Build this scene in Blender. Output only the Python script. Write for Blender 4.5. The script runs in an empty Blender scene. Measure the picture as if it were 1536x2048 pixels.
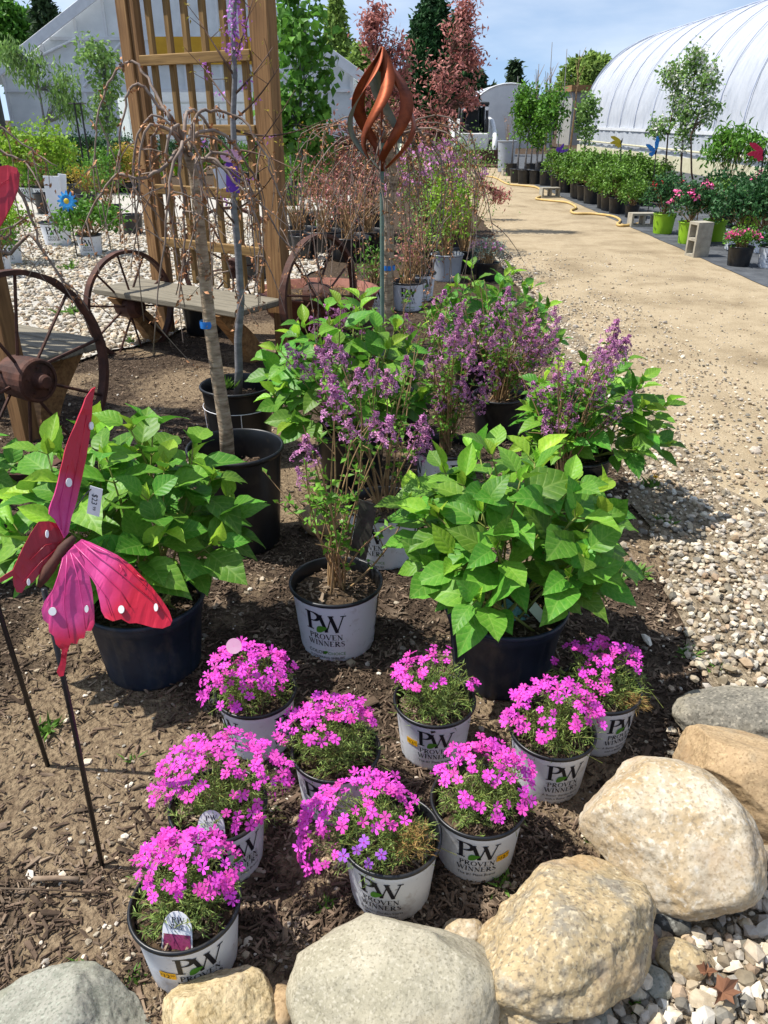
import bpy, bmesh, math, random
import numpy as np
from mathutils import Vector, Matrix, noise

random.seed(7)
RNG = np.random.default_rng(11)
R = math.radians
scene = bpy.context.scene
COL = scene.collection

# ------------------------------------------------------------------ camera, sky, sun, exposure
H = 1.5
PITCH = R(27.0)
F = 1540.0                       # focal length in pixels of a 1536 x 2048 picture
cam_d = bpy.data.cameras.new('camera')
cam = bpy.data.objects.new('camera', cam_d)
COL.objects.link(cam)
cam.location = (0, 0, H)
cam.rotation_euler = (R(90) - PITCH, 0, 0)
cam_d.sensor_fit = 'VERTICAL'
cam_d.sensor_height = 24
cam_d.lens = 24 * F / 2048
cam_d.clip_start = 0.02
cam_d.clip_end = 3000
scene.camera = cam
scene.render.resolution_x, scene.render.resolution_y = 768, 1024

SUN_EL = R(60)
SUN_DIR = Vector((-1.0, 0.10, 0)).normalized() * math.cos(SUN_EL) + Vector((0, 0, math.sin(SUN_EL)))
world = bpy.data.worlds.new('World')
scene.world = world
world.use_nodes = True
wn = world.node_tree
wn.nodes.clear()
w_out = wn.nodes.new('ShaderNodeOutputWorld')
w_bg = wn.nodes.new('ShaderNodeBackground')
w_bg.inputs['Strength'].default_value = 0.125
sky = wn.nodes.new('ShaderNodeTexSky')
sky.sky_type = 'NISHITA'
sky.sun_disc = False
sky.sun_elevation = SUN_EL
sky.sun_rotation = R(-90)
sky.air_density = 1.0
sky.dust_density = 0.4
sky.ozone_density = 2.2
# thin high cloud, the same all round the sky
w_tc = wn.nodes.new('ShaderNodeTexCoord')
w_mp = wn.nodes.new('ShaderNodeMapping')
w_mp.inputs['Scale'].default_value = (1.2, 1.0, 4.5)
w_nz = wn.nodes.new('ShaderNodeTexNoise')
w_nz.inputs['Scale'].default_value = 2.1
w_nz.inputs['Detail'].default_value = 7
w_nz.inputs['Roughness'].default_value = 0.52
w_cr = wn.nodes.new('ShaderNodeValToRGB')
w_cr.color_ramp.elements[0].position = 0.40
w_cr.color_ramp.elements[1].position = 0.74
w_cr.color_ramp.elements[0].color = (0.05, 0.05, 0.05, 1)
w_cr.color_ramp.elements[1].color = (0.75, 0.75, 0.75, 1)
w_mx = wn.nodes.new('ShaderNodeMix')
w_mx.data_type = 'RGBA'
w_mx.inputs[7].default_value = (6.3, 6.7, 7.2, 1)
wn.links.new(w_tc.outputs['Generated'], w_mp.inputs['Vector'])
wn.links.new(w_mp.outputs['Vector'], w_nz.inputs['Vector'])
wn.links.new(w_nz.outputs['Fac'], w_cr.inputs['Fac'])
wn.links.new(w_cr.outputs['Color'], w_mx.inputs[0])
w_va = wn.nodes.new('ShaderNodeVectorMath'); w_va.operation = 'ADD'; w_va.inputs[1].default_value = (0, 0, 0.16)
w_vn = wn.nodes.new('ShaderNodeVectorMath'); w_vn.operation = 'NORMALIZE'
wn.links.new(w_tc.outputs['Generated'], w_va.inputs[0]); wn.links.new(w_va.outputs[0], w_vn.inputs[0]); wn.links.new(w_vn.outputs[0], sky.inputs['Vector'])
wn.links.new(sky.outputs['Color'], w_mx.inputs[6])
wn.links.new(w_mx.outputs[2], w_bg.inputs['Color'])
wn.links.new(w_bg.outputs['Background'], w_out.inputs['Surface'])

sun_d = bpy.data.lights.new('sun', 'SUN')
sun_d.energy = 4.8
sun_d.angle = R(0.53)
sun_d.color = (1.0, 0.955, 0.88)
sun = bpy.data.objects.new('sun', sun_d)
COL.objects.link(sun)
sun.rotation_euler = SUN_DIR.to_track_quat('Z', 'Y').to_euler()

scene.view_settings.view_transform = 'Standard'
scene.view_settings.look = 'None'
scene.view_settings.exposure = 0.5
scene.view_settings.gamma = 1.0

# ------------------------------------------------------------------ measuring helpers
cP, sP = math.cos(PITCH), math.sin(PITCH)
def ray(px, py):
    u, v = (px - 768) / F, (1024 - py) / F
    return Vector((u, cP + v * sP, -sP + v * cP))
def G(px, py, z=0.0):
    d = ray(px, py); t = (z - H) / d.z
    return Vector((d.x * t, d.y * t, z))
def AT(px, py, Y):
    d = ray(px, py); t = Y / d.y
    return Vector((d.x * t, Y, H + d.z * t))
def proj(p):
    dz = p[2] - H
    dep = p[1] * cP - dz * sP
    return 768 + F * p[0] / dep, 1024 - F * (p[1] * sP + dz * cP) / dep
def ppm(p):
    return F / (p[1] * cP - (p[2] - H) * sP)
def gz(x, y):                    # gentle unevenness of the ground
    return 0.012 * noise.noise((x * 1.3, y * 1.3, 0)) + 0.006 * noise.noise((x * 5, y * 5, 3))

# ------------------------------------------------------------------ materials
def lin(h):
    h = h.lstrip('#')
    o = []
    for i in (0, 2, 4):
        c = int(h[i:i+2], 16) / 255
        o.append(c / 12.92 if c <= 0.04045 else ((c + 0.055) / 1.055) ** 2.4)
    return (*o, 1)
MATS = {}
def mk(name, cols, rough=0.8, scale=6, detail=6, bump=0.0, bscale=None, stretch=(1, 1, 1), spec=0.3, metal=0.0,
       attr=None, amp=0.5, rand=0.0, trans=0.0, tcol=None, coord='Object', lo=0.32, hi=0.68, coat=0.0, bdist=0.01, hue=0.0):
    m = bpy.data.materials.new(name); m.use_nodes = True
    nt = m.node_tree; N = nt.nodes; L = nt.links
    b = N['Principled BSDF']; out = N['Material Output']
    b.inputs['Roughness'].default_value = rough
    b.inputs['Metallic'].default_value = metal
    b.inputs['Specular IOR Level'].default_value = spec
    b.inputs['Coat Weight'].default_value = coat
    tc = N.new('ShaderNodeTexCoord'); mp = N.new('ShaderNodeMapping')
    mp.inputs['Scale'].default_value = stretch
    if coord == 'World':
        ge = N.new('ShaderNodeNewGeometry'); L.new(ge.outputs['Position'], mp.inputs['Vector'])
    else:
        L.new(tc.outputs[coord], mp.inputs['Vector'])
    if len(cols) > 1:
        nz = N.new('ShaderNodeTexNoise'); nz.inputs['Scale'].default_value = scale
        nz.inputs['Detail'].default_value = detail; nz.inputs['Roughness'].default_value = 0.62
        L.new(mp.outputs['Vector'], nz.inputs['Vector'])
        cr = N.new('ShaderNodeValToRGB'); el = cr.color_ramp.elements
        n = len(cols)
        el[0].position, el[0].color = lo, lin(cols[0])
        el[1].position, el[1].color = hi, lin(cols[-1])
        for i in range(1, n - 1):
            e = el.new(lo + (hi - lo) * i / (n - 1)); e.color = lin(cols[i])
        L.new(nz.outputs['Fac'], cr.inputs['Fac'])
        col = cr.outputs['Color']
    else:
        rg = N.new('ShaderNodeRGB'); rg.outputs[0].default_value = lin(cols[0]); col = rg.outputs[0]
    fac = None
    if attr:
        at = N.new('ShaderNodeAttribute'); at.attribute_name = attr; fac = at.outputs['Fac']; a = amp
    elif rand:
        oi = N.new('ShaderNodeObjectInfo'); fac = oi.outputs['Random']; a = rand
    if fac is not None:
        hs = N.new('ShaderNodeHueSaturation'); mr = N.new('ShaderNodeMapRange')
        mr.inputs['To Min'].default_value = 1 - a; mr.inputs['To Max'].default_value = 1 + a
        L.new(fac, mr.inputs['Value']); L.new(mr.outputs[0], hs.inputs['Value'])
        if hue:
            m2 = N.new('ShaderNodeMapRange'); m2.inputs['To Min'].default_value = 0.5 - hue; m2.inputs['To Max'].default_value = 0.5 + hue
            ma = N.new('ShaderNodeMath'); ma.operation = 'MULTIPLY'; ma.inputs[1].default_value = 7.31
            mf = N.new('ShaderNodeMath'); mf.operation = 'FRACT'
            L.new(fac, ma.inputs[0]); L.new(ma.outputs[0], mf.inputs[0]); L.new(mf.outputs[0], m2.inputs['Value'])
            L.new(m2.outputs[0], hs.inputs['Hue'])
        L.new(col, hs.inputs['Color']); col = hs.outputs['Color']
    L.new(col, b.inputs['Base Color'])
    if bump:
        bz = N.new('ShaderNodeTexNoise'); bz.inputs['Scale'].default_value = bscale or scale * 4
        bz.inputs['Detail'].default_value = 6
        L.new(mp.outputs['Vector'], bz.inputs['Vector'])
        bp = N.new('ShaderNodeBump'); bp.inputs['Strength'].default_value = bump; bp.inputs['Distance'].default_value = bdist
        L.new(bz.outputs['Fac'], bp.inputs['Height']); L.new(bp.outputs['Normal'], b.inputs['Normal'])
    if trans:
        tr = N.new('ShaderNodeBsdfTranslucent'); mx = N.new('ShaderNodeMixShader')
        mx.inputs['Fac'].default_value = trans
        if tcol:
            tr.inputs['Color'].default_value = lin(tcol)
        else:
            L.new(col, tr.inputs['Color'])
        L.new(b.outputs['BSDF'], mx.inputs[1]); L.new(tr.outputs['BSDF'], mx.inputs[2])
        L.new(mx.outputs['Shader'], out.inputs['Surface'])
    MATS[name] = m
    return m

# plants
def leaf_mat(name, c1, c2, veins=True, trans=0.35, rough=0.45):
    """broad leaf: midrib and side veins drawn from its own u, v"""
    m = mk(name, [c1, c2], rough=rough, scale=14, spec=0.3, rand=0.32, trans=trans, hue=0.02)
    if not veins: return m
    nt = m.node_tree; N = nt.nodes; L = nt.links
    b = N['Principled BSDF']
    uv = N.new('ShaderNodeUVMap'); sx = N.new('ShaderNodeSeparateXYZ'); L.new(uv.outputs['UV'], sx.inputs[0])
    def mt(op, a, bb=None, c=None):
        n = N.new('ShaderNodeMath'); n.operation = op
        for i, q in enumerate((a, bb, c)):
            if q is None: continue
            if isinstance(q, (int, float)): n.inputs[i].default_value = q
            else: L.new(q, n.inputs[i])
        return n.outputs[0]
    av = mt('ABSOLUTE', mt('SUBTRACT', sx.outputs['Y'], 0.5))
    ph = mt('FRACT', mt('SUBTRACT', mt('MULTIPLY', sx.outputs['X'], 6.0), mt('MULTIPLY', mt('POWER', av, 0.8), 3.4)))
    dist = mt('ABSOLUTE', mt('SUBTRACT', ph, 0.5))
    side = mt('MULTIPLY', mt('SUBTRACT', 0.5, dist), 2.0)       # 1 in mid panel, 0 on vein... used as height
    vein = mt('MAXIMUM', mt('LESS_THAN', side, 0.13), mt('LESS_THAN', av, 0.022))
    bp = N.new('ShaderNodeBump'); bp.inputs['Strength'].default_value = 0.30; bp.inputs['Distance'].default_value = 0.003
    hgt = mt('MULTIPLY', mt('POWER', mt('MAXIMUM', side, 0.0), 0.5), mt('MINIMUM', mt('MULTIPLY', av, 12.0), 1.0))
    L.new(hgt, bp.inputs['Height']); L.new(bp.outputs['Normal'], b.inputs['Normal'])
    src = b.inputs['Base Color'].links[0].from_socket
    mx = N.new('ShaderNodeMix'); mx.data_type = 'RGBA'
    L.new(mt('MULTIPLY', vein, 0.16), mx.inputs[0]); L.new(src, mx.inputs[6]); mx.inputs[7].default_value = lin('c4dd7a')
    L.new(mx.outputs[2], b.inputs['Base Color'])
    return m
leaf_mat('leaf_hyd', '51892a', '6ea036')
leaf_mat('leaf_young', '86b932', 'a9cf4a', trans=0.42)
leaf_mat('leaf_hyd_b', '4a8424', '689c32')
mk('phlox_leaf', ['4a6a26', '92a65a'], scale=30, rough=0.6, attr='rnd', amp=0.5, trans=0.2)
mk('phlox_petal', ['d833b4', 'ee62d2'], scale=40, rough=0.6, rand=0.27, trans=0.3, hue=0.025)
mk('phlox_petal_lilac', ['a552cf', 'bd74dd'], scale=40, rough=0.6, rand=0.15, trans=0.3)
mk('phlox_eye', ['9a1170'], rough=0.7)
mk('dead_stem', ['7d5f35', 'b19258'], scale=30, rough=0.9, attr='rnd', amp=0.4)
mk('lilac_leaf', ['44751f', '7cab3a'], scale=9, rough=0.5, attr='rnd', amp=0.4, trans=0.35)
mk('lilac_flower', ['96477e', 'dba6cc'], scale=60, rough=0.6, attr='rnd', amp=0.45, trans=0.25, hue=0.02)
mk('lilac_bud', ['6f2f63'], rough=0.7)
mk('stem_green', ['6c7c35', '8a8a4a'], scale=20, rough=0.7)
mk('stem_wood', ['7d6245', 'a98b62'], scale=25, rough=0.85)
mk('stem_dark', ['45332b', '6b5343'], scale=25, rough=0.85)
mk('bark_cherry', ['6b5a48', '9a866e', 'b6a58e'], scale=18, stretch=(1, 1, 4), rough=0.8, bump=0.6, bscale=30, bdist=0.006)
mk('bark_grey', ['5d5c5c', '868485'], scale=14, stretch=(1, 1, 3), rough=0.8, bump=0.4, bscale=40, bdist=0.004)
mk('bark_twig', ['66564c', '9a897c'], scale=20, rough=0.8)
mk('bud_brown', ['8a5a3c', 'b98a62'], scale=30, rough=0.8, attr='rnd', amp=0.4)
mk('redbud', ['a85ab8', 'd08fd8'], scale=30, rough=0.6, attr='rnd', amp=0.35, trans=0.2)
mk('leaf_maple', ['437426', '6b9a3c'], scale=4, rough=0.5, attr='rnd', amp=0.4, trans=0.4)
mk('leaf_red', ['9a554e', 'cc958a'], scale=4, rough=0.55, attr='rnd', amp=0.45, trans=0.3)
mk('leaf_shrub', ['3a6a1c', '6d9a35'], scale=5, rough=0.5, attr='rnd', amp=0.5, trans=0.3)
mk('leaf_lime', ['6b9426', '97b83c'], scale=5, rough=0.5, attr='rnd', amp=0.4, trans=0.35)
mk('leaf_box', ['41691f', '6f9136'], scale=4, rough=0.45, attr='rnd', amp=0.5, trans=0.25)
mk('leaf_dark', ['264a26', '3f6a3a'], scale=5, rough=0.5, attr='rnd', amp=0.45, trans=0.2)
mk('leaf_gold', ['9a8a2c', 'b8a440'], scale=5, rough=0.6, attr='rnd', amp=0.35, trans=0.25)
mk('leaf_conifer', ['1d3a1c', '2f5528'], scale=2, rough=0.8, attr='rnd', amp=0.5, trans=0.1)
mk('leaf_spring', ['6d8a3a', '94ab58'], scale=2, rough=0.8, attr='rnd', amp=0.4, trans=0.3)
mk('leaf_conifer_b', ['24381f', '3d5232'], scale=2, rough=0.8, attr='rnd', amp=0.5, trans=0.1)
mk('leaf_blue', ['5f7a70', '8aa093'], scale=8, rough=0.7, attr='rnd', amp=0.3)
mk('leaf_pear', ['63883f', '8fae62'], scale=6, rough=0.5, attr='rnd', amp=0.4, trans=0.35)
mk('blossom_white', ['d8d6cf', 'eeece6'], scale=10, rough=0.7, attr='rnd', amp=0.1, trans=0.2)
mk('rose_red', ['b5102c', 'd92545'], scale=30, rough=0.5, attr='rnd', amp=0.3)
mk('rose_pink', ['d83a80', 'ee7fae'], scale=30, rough=0.5, attr='rnd', amp=0.3)
# pots
mk('pot_white', ['d2d7de', 'e0e4e9'], scale=3, rough=0.38, spec=0.45, bump=0.08, bscale=12)
mk('pot_black', ['0d0f12', '191c20'], scale=8, rough=0.38, spec=0.5)
mk('pot_navy', ['141c2b', '24303f'], scale=9, rough=0.5, spec=0.4, bump=0.05, bscale=60)
mk('pot_lime', ['7fae1c', '93c02a'], scale=4, rough=0.4, spec=0.4)
mk('pot_grey', ['8c929a', '9ca2aa'], scale=4, rough=0.5)
mk('ink', ['14161f'], rough=0.5)
mk('ink_green', ['4f8a2c'], rough=0.5)
mk('sticker', ['f2b81c'], rough=0.4)
mk('tag_white', ['dcdce0', 'e6e6ea'], scale=5, rough=0.35)
mk('tag_pink', ['cf93b4', 'e2b3c9'], scale=8, rough=0.35)
mk('tag_photo', ['6e2747', '96406a', '5a3a3a'], scale=90, rough=0.35)
mk('tag_teal', ['0f6d73', '8fc3c0', '2a8a8e'], scale=45, rough=0.3)
mk('tag_dark', ['2a2a26', '4a4a42'], scale=30, rough=0.3)
mk('tag_cream', ['cfd8b8'], rough=0.4)
mk('tape_blue', ['2c78c8'], rough=0.4)
mk('potting_soil', ['2c231b', '463829', '66543f'], scale=70, rough=0.95, bump=1.0, bscale=90, bdist=0.01)
# mud splashes, scuffs and dust with shapes of their own
def marks(name, scale, lo, hi, col, amt, detail=7, stretch=(1, 1, 1), coord='Object'):
    nt = MATS[name].node_tree; N = nt.nodes; L = nt.links; b = N['Principled BSDF']; src = b.inputs['Base Color'].links[0].from_socket
    mp = N.new('ShaderNodeMapping'); mp.inputs['Scale'].default_value = stretch
    if coord == 'World': L.new(N.new('ShaderNodeNewGeometry').outputs['Position'], mp.inputs['Vector'])
    else:
        oi = N.new('ShaderNodeObjectInfo'); tc = N.new('ShaderNodeTexCoord'); va = N.new('ShaderNodeVectorMath'); va.operation = 'ADD'
        L.new(tc.outputs['Object'], va.inputs[0]); L.new(oi.outputs['Location'], va.inputs[1]); L.new(va.outputs[0], mp.inputs['Vector'])
    nz = N.new('ShaderNodeTexNoise'); nz.inputs['Scale'].default_value = scale; nz.inputs['Detail'].default_value = detail; nz.inputs['Roughness'].default_value = 0.65
    L.new(mp.outputs['Vector'], nz.inputs['Vector'])
    mr = N.new('ShaderNodeMapRange'); mr.inputs['From Min'].default_value = lo; mr.inputs['From Max'].default_value = hi; mr.inputs['To Max'].default_value = amt
    L.new(nz.outputs['Fac'], mr.inputs['Value']); mx = N.new('ShaderNodeMix'); mx.data_type = 'RGBA'
    L.new(mr.outputs[0], mx.inputs[0]); L.new(src, mx.inputs[6]); mx.inputs[7].default_value = lin(col); L.new(mx.outputs[2], b.inputs['Base Color'])
marks('pot_white', 16, 0.56, 0.74, '7d6a54', 0.55); marks('pot_white', 60, 0.64, 0.70, '5e4c3a', 0.6)
marks('pot_navy', 14, 0.50, 0.75, '6f6658', 0.45, stretch=(1, 1, .5)); marks('pot_black', 12, 0.52, 0.78, '5c5346', 0.35)
# wood, metal
mk('wood_post', ['664a2c', '866440', '9b794e'], scale=5, stretch=(0.5, 9, 9), rough=0.75, bump=0.35, bscale=12, bdist=0.004, rand=0.1)
mk('wood_slat', ['644c2c', '84683e', '97794c'], scale=5, stretch=(0.5, 9, 9), rough=0.75, bump=0.35, bscale=12, bdist=0.004, rand=0.15)
mk('wood_seat', ['565146', '837c6c', '6a6456'], scale=4, stretch=(0.6, 8, 8), rough=0.8, bump=0.5, bscale=10, bdist=0.005)
mk('rust', ['2c1a14', '472a20', '5c382a'], scale=14, rough=0.75, bump=0.5, bscale=60, bdist=0.003, spec=0.4)
mk('rust_light', ['5e3a2c', '87594a', '75483a'], scale=10, rough=0.75, bump=0.3, bscale=50, bdist=0.003)
mk('steel_black', ['0e0e10', '1c1b1c'], scale=30, rough=0.4, spec=0.5)
mk('copper', ['572612', '8c4526', '733520'], scale=9, rough=0.55, metal=0.65, spec=0.5)
mk('verdigris', ['6f7a70', '8d978c'], scale=9, rough=0.5, metal=0.5)
# rocks
def pebbles(name, cols):
    """every stone takes one colour of the mix"""
    m = MATS[name]; nt = m.node_tree; N = nt.nodes; L = nt.links; b = N['Principled BSDF']; src = b.inputs['Base Color'].links[0].from_socket
    hs = src.node; fac = [l.from_socket for l in nt.links if l.to_node.type == 'MAP_RANGE'][0]
    ma = N.new('ShaderNodeMath'); ma.operation = 'MULTIPLY'; ma.inputs[1].default_value = 13.7; fr = N.new('ShaderNodeMath'); fr.operation = 'FRACT'
    L.new(fac, ma.inputs[0]); L.new(ma.outputs[0], fr.inputs[0])
    cr = N.new('ShaderNodeValToRGB'); cr.color_ramp.interpolation = 'CONSTANT'; el = cr.color_ramp.elements
    el[0].position = 0; el[0].color = lin(cols[0]); el[1].position = 1 - 1 / len(cols); el[1].color = lin(cols[-1])
    for i in range(1, len(cols) - 1): e = el.new(i / len(cols)); e.color = lin(cols[i])
    L.new(fr.outputs[0], cr.inputs['Fac']); mx = N.new('ShaderNodeMix'); mx.data_type = 'RGBA'; mx.blend_type = 'MULTIPLY'; mx.inputs[0].default_value = 1.0
    L.new(src, mx.inputs[6]); L.new(cr.outputs['Color'], mx.inputs[7]); L.new(mx.outputs[2], b.inputs['Base Color'])
def rock(name, cols, grain, gs=150, blot=9, bump=0.5, bs=70, vein=None, rough=0.8):
    """blotched stone with mineral grain and pits"""
    m = mk(name, cols, scale=blot, detail=9, rough=rough, bump=bump, bscale=bs, bdist=0.006, spec=0.25, lo=0.36, hi=0.66)
    nt = m.node_tree; N = nt.nodes; L = nt.links; b = N['Principled BSDF']; src = b.inputs['Base Color'].links[0].from_socket
    tc = N.new('ShaderNodeTexCoord')
    def layer(src, scale, lo, hi, col, amt, detail=3):
        nz = N.new('ShaderNodeTexNoise'); nz.inputs['Scale'].default_value = scale; nz.inputs['Detail'].default_value = detail; L.new(tc.outputs['Object'], nz.inputs['Vector'])
        mr = N.new('ShaderNodeMapRange'); mr.inputs['From Min'].default_value = lo; mr.inputs['From Max'].default_value = hi; mr.inputs['To Max'].default_value = amt
        L.new(nz.outputs['Fac'], mr.inputs['Value']); mx = N.new('ShaderNodeMix'); mx.data_type = 'RGBA'
        L.new(mr.outputs[0], mx.inputs[0]); L.new(src, mx.inputs[6]); mx.inputs[7].default_value = lin(col); return mx.outputs[2]
    src = layer(src, gs, 0.52, 0.66, grain[0], 0.75); src = layer(src, gs * 0.8, 0.54, 0.68, grain[1], 0.6)
    if vein: src = layer(src, 6, 0.56, 0.70, vein, 0.6, 8)
    src = layer(src, 22, 0.60, 0.70, grain[0], 0.45, 8); src = layer(src, 3.5, 0.52, 0.72, '7a6c58', 0.35, 9)
    L.new(src, b.inputs['Base Color'])
    bn = N.new('ShaderNodeTexNoise'); bn.inputs['Scale'].default_value = 16; bn.inputs['Detail'].default_value = 7; L.new(tc.outputs['Object'], bn.inputs['Vector'])
    b1 = N.new('ShaderNodeBump'); b1.inputs['Strength'].default_value = 0.5; b1.inputs['Distance'].default_value = 0.02; L.new(bn.outputs['Fac'], b1.inputs['Height'])
    b0 = b.inputs['Normal'].links[0].from_node; L.new(b1.outputs['Normal'], b0.inputs['Normal'])
rock('rock_beige', ['938d78', 'a69f8a', 'b0a995'], ('7c7664', 'bcb5a2'), 190, 7, 0.3, 90, 'a89878')
rock('rock_gold', ['8a8272', 'a5926f', 'b09c78', '98907f'], ('685e50', 'd0c2a2'), 130, 11, 0.9, 42, 'ab8a5e')
rock('rock_cream', ['a8926f', 'b3a286', 'bab09c', 'b09c7c'], ('8a7c66', 'cfc9bb'), 120, 9, 0.55, 60, 'a0805a')
rock('rock_tan', ['9a8262', 'ab9270', 'a69478'], ('7e684a', 'c0a880'), 160, 7, 0.4, 60, '8f6f4c')
rock('rock_grey', ['605d54', '7f7a6e', '918a78'], ('4a473f', 'a8a090'), 140, 10, 0.6, 50, '8f8060')
rock('rock_green', ['7a7a6e', '949286', '88877a'], ('64685c', 'a6a99a'), 170, 8, 0.4, 60, '8a8a74')
rock('rock_sand', ['a8946c', 'bfac86', 'bba98a'], ('7d6a44', 'dccaa0'), 110, 14, 0.8, 80)
rock('rock_dark', ['3f3f3c', '5c5c56'], ('2a2a28', 'a0a098'), 120, 20, 0.5, 60)
rock('rock_pink', ['75625a', '8d786c'], ('5c4c46', 'a8968c'), 140, 9, 0.4, 60)
mk('gravel_stone', ['9a9082', 'bdb5a7', 'd0cabd'], scale=25, rough=0.85, attr='rnd', amp=0.35, spec=0.2, coord='World', hue=0.012, bump=0.3, bscale=160, bdist=0.002)
mk('gravel_stone_obj', ['8e8678', 'aaa396', 'c4bdb0'], scale=25, rough=0.85, rand=0.28, spec=0.2, hue=0.014, bump=0.3, bscale=160, bdist=0.002)
MIX = ('ffffff', 'f4ece0', 'c9bfae', 'fffaf0', 'e8d8c6', 'f2eee8', 'a2a2a0', 'fbf6ec', 'efe6d6', 'c6c0b6', 'ffffff', 'd9c6b2')
pebbles('gravel_stone', MIX); pebbles('gravel_stone_obj', MIX)
mk('chip', ['382e26', '635345', '8d7d6a'], scale=8, rough=0.9, attr='rnd', amp=0.55, spec=0.15, coord='World')
mk('chip_obj', ['382e26', '635345', '8d7d6a'], scale=8, rough=0.9, rand=0.5, spec=0.15, coord='World')
mk('weed', ['486f26', '6f943e'], scale=9, rough=0.6, attr='rnd', amp=0.3, trans=0.3)
mk('yellow', ['e8b90c'], rough=0.6)
mk('dry_leaf', ['6d4a36', '8a634a'], scale=20, rough=0.8, trans=0.1)
mk('concrete', ['8d877a', 'aba594'], scale=12, rough=0.9, bump=0.5, bscale=80, bdist=0.004)
mk('hose', ['b8995a', 'cfb172'], scale=10, rough=0.5)
mk('fabric', ['3c3f43', '4d5054', '5d6063'], scale=4, rough=0.9, coord='World', bump=0.2, bscale=30)
mk('film_white', ['bcc2cc', 'ccd1d9', 'd5d9e0'], scale=1.5, stretch=(1, 3, 1), rough=0.5, spec=0.3, coord='World', bump=0.45, bscale=2.6, bdist=0.06, trans=0.3)
mk('film_side', ['b4bac2', 'cacfd6'], scale=2, stretch=(1, 6, 0.6), rough=0.45, coord='World', bump=0.7, bscale=4, bdist=0.04, trans=0.2)
mk('gh_film', ['d0d5da', 'dfe3e7'], scale=2, rough=0.5, trans=0.6)
mk('seam', ['b4bacb', 'c2c8d6'], scale=4, rough=0.6)
mk('baseboard', ['b7b295', 'c8c4a8'], scale=3, rough=0.8)
mk('frame_white', ['c6c9cc', 'd6d8da'], scale=5, rough=0.5)
mk('panel_grey', ['d2d6da', 'e2e5e8'], scale=2, rough=0.4, trans=0.45)
mk('board_yellow', ['b88a22', 'c89a2e'], scale=3, rough=0.7)
mk('dark_inside', ['22262a', '30353a'], scale=3, rough=0.9)
mk('machine_white', ['c9c9c6', 'd8d8d5'], scale=6, rough=0.4, spec=0.5)
mk('machine_dark', ['1b1c1e', '2b2c2e'], scale=8, rough=0.6)
mk('glass_dark', ['1a2224'], rough=0.08, spec=0.6)
mk('rubber', ['2a2724', '4a443c'], scale=10, rough=0.9)
mk('bucket_rust', ['3c2a22', '5c4636'], scale=6, rough=0.7)
mk('siding', ['8f8f8a', '9d9d98'], scale=4, rough=0.8)
mk('bf_yellow', ['b49a1c', 'd2b936'], scale=20, rough=0.5)
mk('bf_blue', ['1c4ea8', '39a0dc'], scale=14, rough=0.45)
mk('bf_purple', ['4a2390', '7d46b8'], scale=14, rough=0.45)
mk('bf_red', ['b8142c', 'dd2f5c'], scale=14, rough=0.45)
mk('white_paint', ['e4e4e4'], rough=0.5)
mk('tarp', ['1d2226', '3a4046'], scale=2, rough=0.6)

# ------------------------------------------------------------------ object helpers
def tag(o, label=None, cat=None, group=None, kind=None):
    if label: o['label'] = label
    if cat: o['category'] = cat
    if group: o['group'] = group
    if kind: o['kind'] = kind
    return o
def empty(name, loc, label=None, cat=None, group=None, rz=0.0):
    o = bpy.data.objects.new(name, None); COL.objects.link(o)
    o.empty_display_size = 0.05
    o.location = loc; o.rotation_euler = (0, 0, rz)
    return tag(o, label, cat, group)
def matl(ms):
    return [MATS[m] for m in (ms if isinstance(ms, (list, tuple)) else [ms])]
def link(name, me, parent=None, loc=None, mtx=None):
    o = bpy.data.objects.new(name, me); COL.objects.link(o)
    if parent is not None: o.parent = parent
    if mtx is not None: o.matrix_basis = mtx
    elif loc is not None: o.location = loc
    return o
def org(parent):
    """world origin of a root and its part (roots here are only moved or turned after building)"""
    p = Vector((0, 0, 0))
    while parent is not None:
        p += parent.location; parent = parent.parent
    return p
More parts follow.
